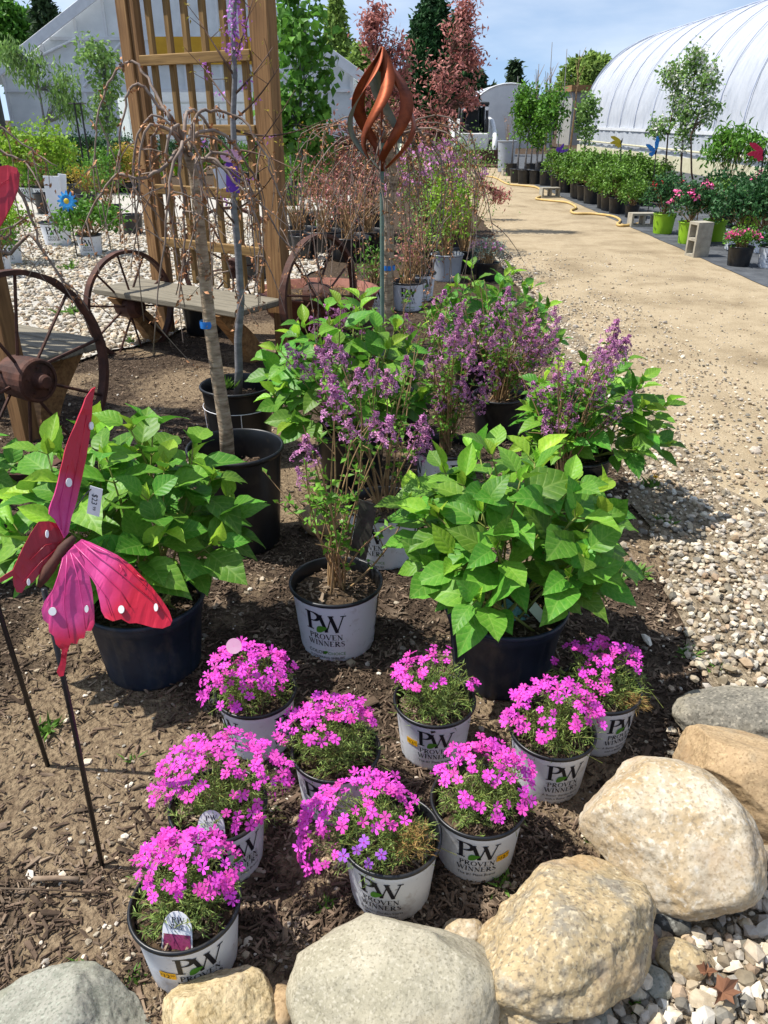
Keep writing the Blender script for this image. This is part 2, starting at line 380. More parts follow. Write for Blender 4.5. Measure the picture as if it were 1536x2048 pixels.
class MB:
    def __init__(s): s.v = []; s.f = []; s.m = []
    def add(s, vs, fs, mi=0):
        o = len(s.v); s.v += [tuple(v) for v in vs]
        s.f += [tuple(i + o for i in f) for f in fs]; s.m += [mi] * len(fs); return s
    def box(s, c, size, rot=None, mi=0, bev=0.0, taper=1.0):
        x, y, z = (q / 2 for q in size)
        c = Vector(c)
        if bev:
            b = bev; vs = []
            for sx in (-1, 1):
                for sy in (-1, 1):
                    for sz in (-1, 1):
                        t = taper if sz > 0 else 1
                        vs += [(sx*(x-b)*t, sy*(y-b)*t, sz*z), (sx*(x-b)*t, sy*y*t, sz*(z-b)), (sx*x*t, sy*(y-b)*t, sz*(z-b))]
            bm = bmesh.new()
            for v in vs: bm.verts.new(v)
            r = bmesh.ops.convex_hull(bm, input=bm.verts)
            bm.verts.index_update()
            V = [v.co.copy() for v in bm.verts]; Fs = [[v.index for v in f.verts] for f in bm.faces]
            bm.free()
        else:
            t = taper
            V = [Vector(q) for q in ((-x,-y,-z),(x,-y,-z),(x,y,-z),(-x,y,-z),(-x*t,-y*t,z),(x*t,-y*t,z),(x*t,y*t,z),(-x*t,y*t,z))]
            Fs = [(0,3,2,1),(4,5,6,7),(0,1,5,4),(1,2,6,5),(2,3,7,6),(3,0,4,7)]
        if rot is not None: V = [rot @ v for v in V]
        return s.add([v + c for v in V], Fs, mi)
    def tube(s, path, rad, n=7, cap=True, mi=0):
        path = [Vector(p) for p in path]; k = len(path)
        if isinstance(rad, (int, float)): rad = [rad] * k
        elif len(rad) == 2 and k != 2: rad = [rad[0] + (rad[1] - rad[0]) * i / (k - 1) for i in range(k)]
        vs = []; ref = None
        for i in range(k):
            d = (path[min(i+1, k-1)] - path[max(i-1, 0)])
            d = d.normalized() if d.length > 1e-9 else Vector((0, 0, 1))
            if ref is None:
                ref = Vector((1, 0, 0)) if abs(d.x) < 0.9 else Vector((0, 1, 0))
            a = (ref - d * ref.dot(d)).normalized(); b = d.cross(a); ref = a
            for j in range(n):
                t = 2 * math.pi * j / n
                vs.append(path[i] + (a * math.cos(t) + b * math.sin(t)) * rad[i])
        fs = []
        for i in range(k - 1):
            for j in range(n):
                j2 = (j + 1) % n
                fs.append((i*n+j, i*n+j2, (i+1)*n+j2, (i+1)*n+j))
        if cap:
            fs.append(tuple(range(n-1, -1, -1))); fs.append(tuple((k-1)*n + j for j in range(n)))
        return s.add(vs, fs, mi)
    def lathe(s, prof, n=32, c=(0, 0, 0), mi=0, wob=None):
        c = Vector(c); vs = []
        for i, (r, z) in enumerate(prof):
            for j in range(n):
                t = 2 * math.pi * j / n
                rr = r * (wob(t, z) if wob else 1)
                vs.append((c.x + rr*math.cos(t), c.y + rr*math.sin(t), c.z + z))
        fs = []
        for i in range(len(prof) - 1):
            for j in range(n):
                j2 = (j + 1) % n
                fs.append((i*n+j, i*n+j2, (i+1)*n+j2, (i+1)*n+j))
        return s.add(vs, fs, mi)
    def build(s, name, mats, parent=None, smooth=False, world=False, mtx=None, loc=None):
        me = bpy.data.meshes.new(name)
        o = org(parent) if (world and parent is not None) else Vector((0, 0, 0))
        me.from_pydata([(a - o.x, b - o.y, c - o.z) for a, b, c in s.v] if world else s.v, [], s.f)
        for m in matl(mats): me.materials.append(m)
        if any(s.m): me.polygons.foreach_set('material_index', s.m)
        if smooth: me.polygons.foreach_set('use_smooth', [True] * len(s.f))
        me.update()
        return link(name, me, parent, loc, mtx)
def npmesh(name, V, Fq, mats, parent=None, rnd=None, smooth=False, world=True, midx=None):
    """mesh from numpy vertices and faces of equal size"""
    V = np.asarray(V, dtype=np.float32); Fq = np.asarray(Fq, dtype=np.int32)
    if world and parent is not None:
        V = V - np.array(org(parent), dtype=np.float32)
    me = bpy.data.meshes.new(name)
    me.vertices.add(len(V)); me.vertices.foreach_set('co', V.ravel())
    k = Fq.shape[1]
    me.loops.add(Fq.size); me.loops.foreach_set('vertex_index', Fq.ravel())
    me.polygons.add(len(Fq)); me.polygons.foreach_set('loop_start', np.arange(0, Fq.size, k, dtype=np.int32))
    me.polygons.foreach_set('use_smooth', np.full(len(Fq), smooth))
    for m in matl(mats): me.materials.append(m)
    if midx is not None: me.polygons.foreach_set('material_index', np.asarray(midx, dtype=np.int32))
    if rnd is not None:
        a = me.attributes.new('rnd', 'FLOAT', 'POINT'); a.data.foreach_set('value', np.asarray(rnd, dtype=np.float32))
    me.update(calc_edges=True); me.validate()
    return link(name, me, parent)
def nrm(a): return a / np.maximum(np.linalg.norm(a, axis=-1, keepdims=True), 1e-9)
def leafcloud(name, mat, parent, P, L, W, D=None, Nn=None, curl=0.15, up=0.5, droop=0.0):
    P = np.asarray(P, dtype=np.float64); n = len(P)
    if D is None:
        D = RNG.normal(size=(n, 3)); D[:, 2] -= droop
    D = nrm(D)
    if Nn is None:
        Nn = RNG.normal(size=(n, 3)) + np.array([0, 0, up * 2])
    Nn = Nn - D * np.sum(Nn * D, axis=1, keepdims=True); Nn = nrm(Nn)
    S = np.cross(Nn, D)
    L = (np.ones(n) * L * RNG.uniform(0.65, 1.25, n))[:, None]; W = (np.ones(n) * W * RNG.uniform(0.75, 1.2, n))[:, None]
    V = np.stack([P, P + D*L*0.42 + S*W/2 + Nn*W*0.12, P + D*L - Nn*curl*L, P + D*L*0.42 - S*W/2 + Nn*W*0.12, P + D*L*0.5], axis=1).reshape(-1, 3)
    b = (np.arange(n) * 5)[:, None]
    Fq = np.concatenate([b + np.array([[0, 4, 1]]), b + np.array([[1, 4, 2]]), b + np.array([[2, 4, 3]]), b + np.array([[3, 4, 0]])], axis=0)
    rnd = np.repeat(RNG.random(n), 5)
    o = npmesh(name, V, Fq, mat, parent, rnd, world=True)
    if name != 'crown': o['kind'] = 'stuff'
    return o
def clumps(c, rad, nc, nl, cr, shell=0.6, low=-1.0, shape=None):
    """leaf positions gathered in clumps spread through an ellipsoid (or through shape(u) radii)"""
    c = np.array(c, dtype=float); rad = np.array(rad, dtype=float)
    d = nrm(RNG.normal(size=(nc, 3)))
    d[:, 2] = np.where(d[:, 2] < low, -d[:, 2], d[:, 2])
    r = RNG.random(nc) ** (1 / 3.0); r = shell + (1 - shell) * r if shell else r
    r = np.where(RNG.random(nc) < 0.25, RNG.random(nc), r)
    cc = c + d * r[:, None] * rad
    if shape is not None:
        t = RNG.random(nc); a = RNG.random(nc) * 2 * np.pi; rr = np.sqrt(RNG.uniform(0.25, 1, nc)) * shape(t)
        cc = np.stack([c[0] + rad[0]*rr*np.cos(a), c[1] + rad[1]*rr*np.sin(a), c[2] + rad[2]*t], axis=1)
    P = np.repeat(cc, nl, axis=0) + RNG.normal(size=(nc * nl, 3)) * cr
    return P, cc
def bez(a, b, c, n=8):
    return [Vector(a)*(1-t)**2 + Vector(b)*2*t*(1-t) + Vector(c)*t*t for t in [i/(n-1) for i in range(n)]]
def frame(p0, p1, nor):
    """matrix with x along p0-p1 and z near nor, centred between them"""
    p0, p1 = Vector(p0), Vector(p1); x = (p1 - p0).normalized(); nor = Vector(nor)
    z = (nor - x * nor.dot(x)).normalized(); y = z.cross(x)
    m = Matrix((x, y, z)).transposed().to_4x4(); m.translation = (p0 + p1) / 2
    return m
def plank(name, mat, parent, p0, p1, w, t, nor, bev=0.004):
    p0, p1 = Vector(p0), Vector(p1); o = org(parent)
    return MB().box((0, 0, 0), ((p1-p0).length, w, t), bev=bev).build(name, mat, parent, mtx=frame(p0 - o, p1 - o, nor))
# ================================================================== THE SETTING
def fade(a, b, t): return min(1, max(0, (t - a) / (b - a)))
def gz(x, y):
    k = fade(7.5, 5.0, y) * fade(1.15, 0.8, x)
    if k <= 0: return 0.0
    return k * (0.014 * noise.noise((x * 1.3, y * 1.3, 0)) + 0.007 * noise.noise((x * 4.5, y * 4.5, 3)))
def ground_material():
    m = mk('mulch_ground', ['2f2720', '4a3e33', '665849'], scale=38, detail=9, rough=0.95, coord='World', bump=1.0, bscale=85, bdist=0.02, spec=0.1)
    nt = m.node_tree; N = nt.nodes; L = nt.links; b = N['Principled BSDF']
    src = b.inputs['Base Color'].links[0].from_socket
    ge = N.new('ShaderNodeNewGeometry'); at = N.new('ShaderNodeAttribute'); at.attribute_name = 'rnd'
    n1 = N.new('ShaderNodeTexNoise'); n1.inputs['Scale'].default_value = 14; n1.inputs['Detail'].default_value = 6
    n2 = N.new('ShaderNodeTexNoise'); n2.inputs['Scale'].default_value = 55; n2.inputs['Detail'].default_value = 4
    L.new(ge.outputs['Position'], n1.inputs['Vector']); L.new(ge.outputs['Position'], n2.inputs['Vector'])
    ma = N.new('ShaderNodeMath'); ma.operation = 'MULTIPLY_ADD'; ma.inputs[1].default_value = 1.0; L.new(n1.outputs['Fac'], ma.inputs[0]); L.new(at.outputs['Fac'], ma.inputs[2])
    cr = N.new('ShaderNodeValToRGB'); cr.color_ramp.elements[0].position = 0.62; cr.color_ramp.elements[1].position = 0.98
    L.new(ma.outputs[0], cr.inputs['Fac'])
    c2 = N.new('ShaderNodeValToRGB'); c2.color_ramp.elements[0].color = lin('6a5a48'); c2.color_ramp.elements[1].color = lin('917f66')
    c2.color_ramp.elements[0].position = 0.35; c2.color_ramp.elements[1].position = 0.65
    L.new(n2.outputs['Fac'], c2.inputs['Fac'])
    mx = N.new('ShaderNodeMix'); mx.data_type = 'RGBA'
    L.new(cr.outputs['Color'], mx.inputs[0]); L.new(src, mx.inputs[6]); L.new(c2.outputs['Color'], mx.inputs[7])
    L.new(mx.outputs[2], b.inputs['Base Color'])
PATCH = [(*G(x, y).to_2d(), r) for x, y, r in ((240, 1490, .16), (310, 1490, .10), (330, 1740, .13), (170, 1880, .14), (620, 955, .22), (400, 770, .30), (240, 1660, .10), (640, 1720, .08), (880, 990, .2))]
def dirt(x, y):
    q = noise.noise((x * 1.7, y * 1.7, 9)) + 0.4 * noise.noise((x * 5, y * 5, 2))
    v = 0.8 * fade(0.05, 0.5, q)
    for px, py, r in PATCH:
        v = max(v, 1.0 - 0.55 * math.hypot(x - px, y - py) / r)
    return max(0.0, v) * fade(8, 6, y)
ground_material()
mk('dirt_road', ['7f7059', '97876d', 'a7977c', '9c8b70'], scale=1.6, detail=10, rough=0.95, coord='World', bump=0.7, bscale=70, bdist=0.012, spec=0.1)
mk('gravel_fines', ['6a5d4b', '8d7f6a', 'a89b84'], scale=60, detail=8, rough=0.95, coord='World', bump=1.0, bscale=90, bdist=0.02, spec=0.1)
mk('gravel_white', ['98938a', 'bab5aa', 'cfcac0'], scale=45, detail=8, rough=0.95, coord='World', bump=1.0, bscale=70, bdist=0.02, spec=0.1)
mk('grass_far', ['4c6b28', '6f8a3c'], scale=3, rough=0.9, coord='World')
# speckle on the road: small stones and crumbs
def speckle(mname, scale, cols, thr):
    nt = MATS[mname].node_tree; N = nt.nodes; L = nt.links; b = N['Principled BSDF']
    src = b.inputs['Base Color'].links[0].from_socket
    ge = N.new('ShaderNodeNewGeometry'); vo = N.new('ShaderNodeTexVoronoi'); vo.inputs['Scale'].default_value = scale
    L.new(ge.outputs['Position'], vo.inputs['Vector'])
    lt = N.new('ShaderNodeMath'); lt.operation = 'LESS_THAN'; lt.inputs[1].default_value = thr
    L.new(vo.outputs['Distance'], lt.inputs[0])
    hs = N.new('ShaderNodeValToRGB'); sx = N.new('ShaderNodeSeparateColor'); L.new(vo.outputs['Color'], sx.inputs[0])
    hs.color_ramp.elements[0].color = lin(cols[0]); hs.color_ramp.elements[1].color = lin(cols[1])
    L.new(sx.outputs[0], hs.inputs['Fac'])
    mm = N.new('ShaderNodeMath'); mm.operation = 'MULTIPLY'; mm.inputs[1].default_value = 0.55
    L.new(lt.outputs[0], mm.inputs[0])
    mx = N.new('ShaderNodeMix'); mx.data_type = 'RGBA'
    L.new(mm.outputs[0], mx.inputs[0]); L.new(src, mx.inputs[6]); L.new(hs.outputs['Color'], mx.inputs[7])
    L.new(mx.outputs[2], b.inputs['Base Color'])
speckle('dirt_road', 90, ('75644a', 'd0c2a4'), 0.30)
speckle('dirt_road', 38, ('6d5c44', 'd8cbb0'), 0.14)
marks('dirt_road', 1.0, 0.50, 0.72, '7f7058', 0.5, 8, (1.6, .16, 1), 'World'); marks('dirt_road', 5, 0.56, 0.74, '8a7a60', 0.4, 8, (1, .6, 1), 'World')
speckle('gravel_white', 38, ('857f74', 'e2ded6'), 0.42)

def axis(dense0, dense1, step, far0, far1):
    a = list(np.arange(dense0, dense1 + 1e-6, step))
    s = step
    while a[-1] < far1: s *= 1.35; a.append(a[-1] + s)
    s = step
    while a[0] > far0: s *= 1.35; a.insert(0, a[0] - s)
    return a
xs = axis(-2.6, 1.3, 0.035, -900, 900); ys = axis(0.4, 5.6, 0.035, -30, 1500)
V = np.array([(x, y, gz(x, y)) for y in ys for x in xs])
nx = len(xs)
ii, jj = np.meshgrid(np.arange(len(ys) - 1), np.arange(nx - 1), indexing='ij')
b = (ii * nx + jj).ravel()
ground = npmesh('ground', V, np.stack([b, b + 1, b + nx + 1, b + nx], axis=1), 'mulch_ground', rnd=[dirt(x, y) for y in ys for x in xs], smooth=True)
tag(ground, 'brown mulch and soil ground of the nursery yard', None, None, 'structure')

def sheet(name, pts, mat, z, label, jag=0.05, step=0.12, maxseg=90):
    """a flat sheet with a ragged edge"""
    out = []
    n = len(pts)
    for i in range(n):
        a, c = Vector(pts[i]), Vector(pts[(i + 1) % n]); k = min(maxseg, max(1, int((c - a).length / step)))
        d = (c - a).normalized(); nn = Vector((-d.y, d.x))
        for j in range(k):
            p = a + (c - a) * (j / k)
            w = jag * (noise.noise((p.x * 2.3, p.y * 2.3, z * 50)) + 0.6 * noise.noise((p.x * 8, p.y * 8, 5)))
            out.append(p + nn * w)
    bm = bmesh.new()
    vs = [bm.verts.new((p.x, p.y, z)) for p in out]
    es = [bm.edges.new((vs[i], vs[(i + 1) % len(vs)])) for i in range(len(vs))]
    bmesh.ops.triangle_fill(bm, edges=es, use_beauty=True)
    for f in bm.faces:
        if f.normal.z < 0: f.normal_flip()
    me = bpy.data.meshes.new(name); bm.to_mesh(me); bm.free()
    for m in matl(mat): me.materials.append(m)
    o = link(name, me)
    tag(o, label, None, None, 'structure')
    return o, [Vector((p.x, p.y)) for p in out]
road, _ = sheet('dirt_road', [(1.42, -3), (3.95, -3), (3.85, 60), (1.9, 60), (1.85, 20), (1.5, 9), (1.36, 6), (1.36, 3)], 'dirt_road', 0.006,
                'tan packed dirt road between the plant rows', jag=0.07)
far_yard, _ = sheet('far_yard', [(-6, 29), (1.86, 29), (1.88, 60), (9, 60), (9, 110), (-6, 110)], 'dirt_road', 0.010, 'tan dirt yard around the parked loader', jag=0.2, step=0.6)
verge, verge_poly = sheet('gravel_verge', [(0.12, 0.3), (2.4, 0.3), (2.2, 1.2), (1.75, 2.2), (1.55, 3.2), (1.5, 4.6), (1.5, 7.5), (1.32, 7.5), (1.22, 4.5), (1.08, 2.8), (1.0, 1.95),
                (1.0, 1.62), (0.72, 1.22), (0.38, 0.86), (0.15, 0.72)], 'gravel_fines', 0.010, 'pale crushed gravel verge beside the boulders', jag=0.13)
bed_px = [(-420, 800), (60, 762), (180, 722), (290, 690), (420, 640), (560, 590), (640, 540), (720, 470), (740, 425), (700, 392), (520, 378), (300, 372), (-100, 378), (-420, 400)]
bed, bed_poly = sheet('gravel_bed', [G(*p).to_2d() for p in bed_px], 'gravel_white', 0.018, 'white crushed gravel ground behind the trellis bench', jag=0.10)
fabric, _ = sheet('weed_fabric', [(3.82, 5.2), (9.5, 5.2), (9.5, 41), (4.1, 41), (3.86, 22), (3.84, 12)], 'fabric', 0.012, 'black woven weed fabric under the right plant row', jag=0.015)
grass, _ = sheet('grass_strip', [(-30, 33), (1.7, 31), (1.7, 44), (-30, 44)], 'grass_far', 0.016, 'strip of green grass by the tall evergreens', jag=0.3, step=0.6)

def inside(x, y, poly):
    c = False; n = len(poly); j = n - 1
    for i in range(n):
        if (poly[i].y > y) != (poly[j].y > y) and x < (poly[j].x - poly[i].x) * (y - poly[i].y) / (poly[j].y - poly[i].y) + poly[i].x: c = not c
        j = i
    return c
# ---------- loose stones and wood chips
def ico(sub):
    bm = bmesh.new(); bmesh.ops.create_icosphere(bm, subdivisions=sub, radius=1)
    bm.verts.index_update()
    v = np.array([q.co[:] for q in bm.verts]); f = np.array([[q.index for q in p.verts] for p in bm.faces]); bm.free()
    return v, f
ICO_V, ICO_F = ico(1)
BOX_V = np.array([(-1,-1,-1),(1,-.7,-1),(1,.7,-1),(-1,1,-1),(-.92,-.8,1),(.85,-.5,1),(.9,.6,1),(-.9,.8,1)], dtype=float)
BOX_F = np.array([(0,3,2,1),(4,5,6,7),(0,1,5,4),(1,2,6,5),(2,3,7,6),(3,0,4,7)])
def randrot(n, tilt=None):
    if tilt is None:
        q = nrm(RNG.normal(size=(n, 4))); w, x, y, z = q.T
        return np.stack([1-2*(y*y+z*z), 2*(x*y-z*w), 2*(x*z+y*w), 2*(x*y+z*w), 1-2*(x*x+z*z), 2*(y*z-x*w), 2*(x*z-y*w), 2*(y*z+x*w), 1-2*(x*x+y*y)], axis=1).reshape(n, 3, 3)
    a = RNG.random(n) * 2 * np.pi; t = RNG.normal(size=n) * tilt; r = RNG.normal(size=n) * tilt
    ca, sa, ct, st, cr, sr = np.cos(a), np.sin(a), np.cos(t), np.sin(t), np.cos(r), np.sin(r)
    Z = np.zeros(n); O = np.ones(n)
    Rz = np.stack([ca, -sa, Z, sa, ca, Z, Z, Z, O], 1).reshape(n, 3, 3)
    Ry = np.stack([ct, Z, st, Z, O, Z, -st, Z, ct], 1).reshape(n, 3, 3)
    Rx = np.stack([O, Z, Z, Z, cr, -sr, Z, sr, cr], 1).reshape(n, 3, 3)
    return Rz @ Ry @ Rx
def scatter(name, mat, parent, P, S, Rm, bv, bf, jit=0.25):
    n = len(P)
    B = bv[None] * (1 + RNG.uniform(-jit, jit, (n, len(bv), 3)))
    Vv = np.einsum('nij,nkj->nki', Rm, B * S[:, None, :]) + P[:, None, :]
    Fs = (np.arange(n) * len(bv))[:, None, None] + bf[None]
    rnd = np.repeat(RNG.random(n), len(bv))
    o = npmesh(name, Vv.reshape(-1, 3), Fs.reshape(-1, bf.shape[1]), mat, parent, rnd)
    o['kind'] = 'stuff'
    return o
def variants(name, mat, bv, bf, k, jit, sub=0):
    out = []
    for i in range(k):
        vv = bv * (1 + RNG.uniform(-jit, jit, bv.shape))
        me = bpy.data.meshes.new(name); me.from_pydata([tuple(q) for q in vv], [], [tuple(int(a) for a in f) for f in bf])
        me.materials.append(MATS[mat]); out.append(me)
    return out
def singles(name, meshes, parent, P, S, Rm):
    for i in range(len(P)):
        m = Matrix(Rm[i].tolist()).to_4x4() @ Matrix.Diagonal((*S[i], 1)); m.translation = P[i]
        link(name, random.choice(meshes), parent, mtx=m)
def ico2():
    v, f = ico(2)
    # knock flats into it so that it reads as broken stone
    for _ in range(9):
        d = nrm(RNG.normal(size=3)); h = RNG.uniform(0.62, 0.85)
        k = v @ d; over = np.maximum(k - h, 0); v = v - over[:, None] * d
    return v, f
# gravel verge
pts = []
while len(pts) < 19000:
    y = 0.45 + 7.0 * random.random() ** 1.9; x = random.uniform(0.0, 2.3)
    if inside(x, y, verge_poly):
        if y > 1.9 and random.random() < fade(1.25, 1.75, x) * 0.92: continue
        pts.append((x, y))
    elif x > 0.75 and y > 1.3 and random.random() < 0.04 + 0.22 * fade(0.85, 1.1, x): pts.append((x, y))
pts = np.array(pts)
rad = RNG.uniform(0.006, 0.014, len(pts)) * RNG.choice([0.55, 1.0, 1.45], len(pts), p=[0.35, 0.42, 0.23])
rad *= np.clip(1.2 - 0.13 * pts[:, 1], 0.55, 1.2)
P = np.column_stack([pts, 0.010 + rad * RNG.uniform(0.25, 1.1, len(pts))])
S = np.stack([rad * RNG.uniform(0.9, 1.5, len(pts)), rad * RNG.uniform(0.8, 1.1, len(pts)), rad * RNG.uniform(0.55, 0.9, len(pts))], axis=1)
Rm = randrot(len(pts), 0.35)
big = np.argsort(-rad / (0.6 + pts[:, 1]))[:300]
mask = np.ones(len(pts), bool); mask[big] = False
stone_var = []
for i in range(8):
    v, f = ico2(); stone_var += variants('stone', 'gravel_stone_obj', v, f, 1, 0.02)
singles('stone', stone_var, verge, P[big], S[big] * 1.2, Rm[big])
scatter('loose_stones', 'gravel_stone', verge, P[mask], S[mask], Rm[mask], ICO_V, ICO_F)
# white gravel bed behind the bench
pts = []
while len(pts) < 15000:
    y = 5.0 + 9 * random.random() ** 1.5; x = random.uniform(-6.5, 0.8)
    if abs(x) < 0.62 * y and inside(x, y, bed_poly): pts.append((x, y))
pts = np.array(pts); rad = RNG.uniform(0.010, 0.026, len(pts))
P = np.column_stack([pts, 0.018 + rad * 0.3])
scatter('loose_stones', 'gravel_stone', bed, P, np.stack([rad * 1.2, rad, rad * 0.65], 1), randrot(len(pts), 0.3), ICO_V, ICO_F)
# a sprinkle of crumbs on the road
pts = np.array([(1.35 + 2.3 * random.random() ** 3.2, 1.2 + 9 * random.random() ** 1.6) for _ in range(9000)])
rad = 0.003 + RNG.gamma(1.4, 0.002, len(pts)) * np.clip(1.6 - .5 * (pts[:, 0] - 1.3), .6, 1.6)
scatter('loose_stones', 'gravel_stone', road, np.column_stack([pts, 0.006 + rad * 0.4]), np.stack([rad * 1.2, rad, rad * 0.7], 1), randrot(len(pts), 0.3), ICO_V, ICO_F)
# wood chips of the mulch
pts = []
while len(pts) < 62000:
    y = 0.62 + 6.2 * random.random() ** 2.0; x = random.uniform(-0.78, 0.45) * (y + 0.35)
    if x > 1.2: continue
    if inside(x, y, verge_poly) or inside(x, y, bed_poly): continue
    if random.random() < 0.9 * min(1, dirt(x, y) * 1.1): continue
    pts.append((x, y))
pts = np.array(pts); n = len(pts)
ln = RNG.gamma(1.9, 0.0030, n) + 0.0022
S = np.stack([ln, ln * RNG.uniform(0.12, 0.35, n), RNG.uniform(0.0008, 0.002, n)], axis=1)
zz = np.array([gz(x, y) for x, y in pts])
P = np.column_stack([pts, zz + 0.002 + RNG.random(n) * 0.006])
Rm = randrot(n, 0.30)
big = np.argsort(-ln / (0.6 + pts[:, 1]))[:300]
mask = np.ones(n, bool); mask[big] = False
singles('wood_chip', variants('wood_chip', 'chip_obj', BOX_V, BOX_F, 8, 0.25), ground, P[big], S[big] * np.array([1, 1.2, 1.3]), Rm[big])
scatter('wood_chips', 'chip', ground, P[mask], S[mask], Rm[mask], BOX_V, BOX_F)
# pebbles in the mulch
pts = np.array([(random.uniform(-0.55, 0.45) * (y + 0.3), y) for y in [0.65 + 4.5 * random.random() ** 1.8 for _ in range(3200)]])
pts = pts[pts[:, 0] < 1.05]
rad = 0.0022 + RNG.gamma(1.3, 0.0018, len(pts))
scatter('mulch_pebbles', 'gravel_stone', ground, np.column_stack([pts, [gz(x, y) + 0.003 for x, y in pts]]), np.stack([rad * 1.3, rad, rad * 0.6], 1), randrot(len(pts), 0.3), ICO_V, ICO_F)

# ---------- big hoop house on the right
XW, RH = 9.6, 5.25
hh = empty('hoop_house', (XW + 5.4, 26, 0), 'long white plastic covered hoop house along the dirt road', 'greenhouse')
arch = []
for i in range(33):
    t = i / 32; a = math.pi * t
    arch.append((XW + 5.4 - 5.4 * math.copysign(abs(math.cos(a)) ** 0.80, math.cos(a)), 1.15 + (RH - 1.15) * math.sin(a) ** 0.86))
ysec = np.arange(13, 42.01, 0.2)
def skin(y, x, z):
    s = 0.09 * abs(math.sin(math.pi * (y - 13) / 2.0)) ** 0.6
    wv = 0.06 * noise.noise((y * 0.9 + z * 0.5, z * 0.5, x * 0.3))
    cx, cz = XW + 5.4, 1.2
    d = Vector((x - cx, z - cz)); d.normalize()
    return (x - d.x * (s - wv), y, z - d.y * (s - wv))
V = [skin(y, x, z) for y in ysec for x, z in arch]; na = len(arch)
Fq = [(i*na+j, i*na+j+1, (i+1)*na+j+1, (i+1)*na+j) for i in range(len(ysec)-1) for j in range(na-1)]
npmesh('roof_film', V, Fq, 'film_white', hh, smooth=True)
for y in np.arange(13, 42.1, 2.0):
    MB().tube([(x - 0.02, y, z + 0.03) if z > 3 else (x - 0.03, y, z + 0.01) for x, z in arch[:18]], 0.018, 6).build('rib', 'seam', hh, True, True)
Vs = [(XW - 0.02 + 0.05 * noise.noise((y * 2.5, z, 1)), y, z) for y in np.arange(13, 42.01, 0.15) for z in (0.42, 0.6, 0.8, 1.0, 1.13)]
ns = len(np.arange(13, 42.01, 0.15))
npmesh('side_curtain', Vs, [(i*5+j, i*5+j+1, (i+1)*5+j+1, (i+1)*5+j) for i in range(ns-1) for j in range(4)], 'film_side', hh, smooth=True)
MB().box((XW, 27.5, 1.15), (0.12, 29, 0.10)).build('rail', 'frame_white', hh, world=True)
MB().box((XW - 0.03, 27.5, 0.21), (0.07, 29.2, 0.42)).build('baseboard', 'baseboard', hh, world=True)
MB().tube([(XW - 0.1, 13, 0.62), (XW - 0.1, 42, 0.62)], 0.03).build('roll_pipe', 'baseboard', hh, world=True)
V = [(x, 42.0, z) for x, z in arch] + [(x, 42.0, 0) for x, z in arch]
npmesh('end_wall', V, [(j, j+1, na+j+1, na+j) for j in range(na-1)], 'film_side', hh)
# low hoop house farther on
lh = empty('low_hoop_house', (7.2, 62, 0), 'low white hoop house beyond the loader', 'greenhouse')
ar = [(7.2 - 2.6 * math.cos(math.pi * i / 20), 3.3 * math.sin(math.pi * i / 20) ** 0.7) for i in range(21)]
V = [(x, y, z) for y in (50, 57, 64, 72) for x, z in ar]
npmesh('roof_film', V, [(i*21+j, i*21+j+1, (i+1)*21+j+1, (i+1)*21+j) for i in range(3) for j in range(20)], 'film_white', lh, smooth=True)
npmesh('end_wall', [(x, 50.02, z) for x, z in ar] + [(x, 50.02, 0) for x, z in ar], [(j, j+1, 22+j, 21+j) for j in range(20)], 'gh_film', lh)
for y in (50, 54, 58, 62):
    MB().tube([(x, y, z + 0.03) for x, z in ar], 0.05, 6).build('rib', 'frame_white', lh, True, True)
# shed behind the hoop house
sh = empty('shed', (13.4, 58, 0), 'grey sided shed with brown eaves behind the hoop house', 'shed')
MB().box((13.4, 58, 1.55), (2.6, 4, 3.1)).build('wall', 'siding', sh, world=True)
MB().box((13.4, 58, 3.28), (3.0, 4.6, 0.36)).build('roof', 'wood_post', sh, world=True)
MB().box((12.9, 55.97, 1.6), (1.0, 0.08, 1.2)).build('window', 'glass_dark', sh, world=True)

# ---------- gabled greenhouse behind the trellis
GY = 30.0
gh = empty('gable_greenhouse', (-7, GY, 0), 'white gabled greenhouse with framed end wall behind the trellis', 'greenhouse')
xl, xr, ze, xa, za = -12.9, -1.1, 2.85, -6.7, 6.6
def zroof(x): return ze + (za - ze) * ((x - xl) / (xa - xl) if x < xa else (xr - x) / (xr - xa))
ox0, ox1, oz = -9.2, -3.2, 2.35        # wide open doorway
def wall_piece(x0, x1, z0, z1=None, n='end_panel', m='panel_grey', y=GY):
    za0, za1 = (zroof(x0), zroof(x1)) if z1 is None else (z1, z1)
    V = [(x0, y, z0), (x1, y, z0), (x1, y, za1), (x0, y, za0), (x0, y + 0.03, z0), (x1, y + 0.03, z0), (x1, y + 0.03, za1), (x0, y + 0.03, za0)]
    MB().add(V, [(0,1,2,3),(7,6,5,4),(0,4,5,1),(2,6,7,3)]).build(n, m, gh, world=True)
cuts = [xl, -11.4, -10.2, ox0, -7.9, xa, -5.5, -4.3, ox1, -2.1, xr]
for a, c in zip(cuts[:-1], cuts[1:]):
    wall_piece(a + 0.01, c - 0.01, oz if (a >= ox0 - 0.01 and c <= ox1 + 0.01) else 0.0)
for x in cuts:
    z0 = oz if ox0 < x < ox1 else 0
    MB().box((x, GY - 0.05, (z0 + zroof(x)) / 2), (0.09, 0.08, zroof(x) - z0)).build('mullion', 'frame_white', gh, world=True)
for z, x0, x1 in ((oz + 0.04, xl, xr), (3.9, -11.1, -3.0), (1.0, xl, ox0)):
    MB().box(((x0 + x1) / 2, GY - 0.07, z), (x1 - x0, 0.08, 0.1)).build('cross_rail', 'frame_white', gh, world=True)
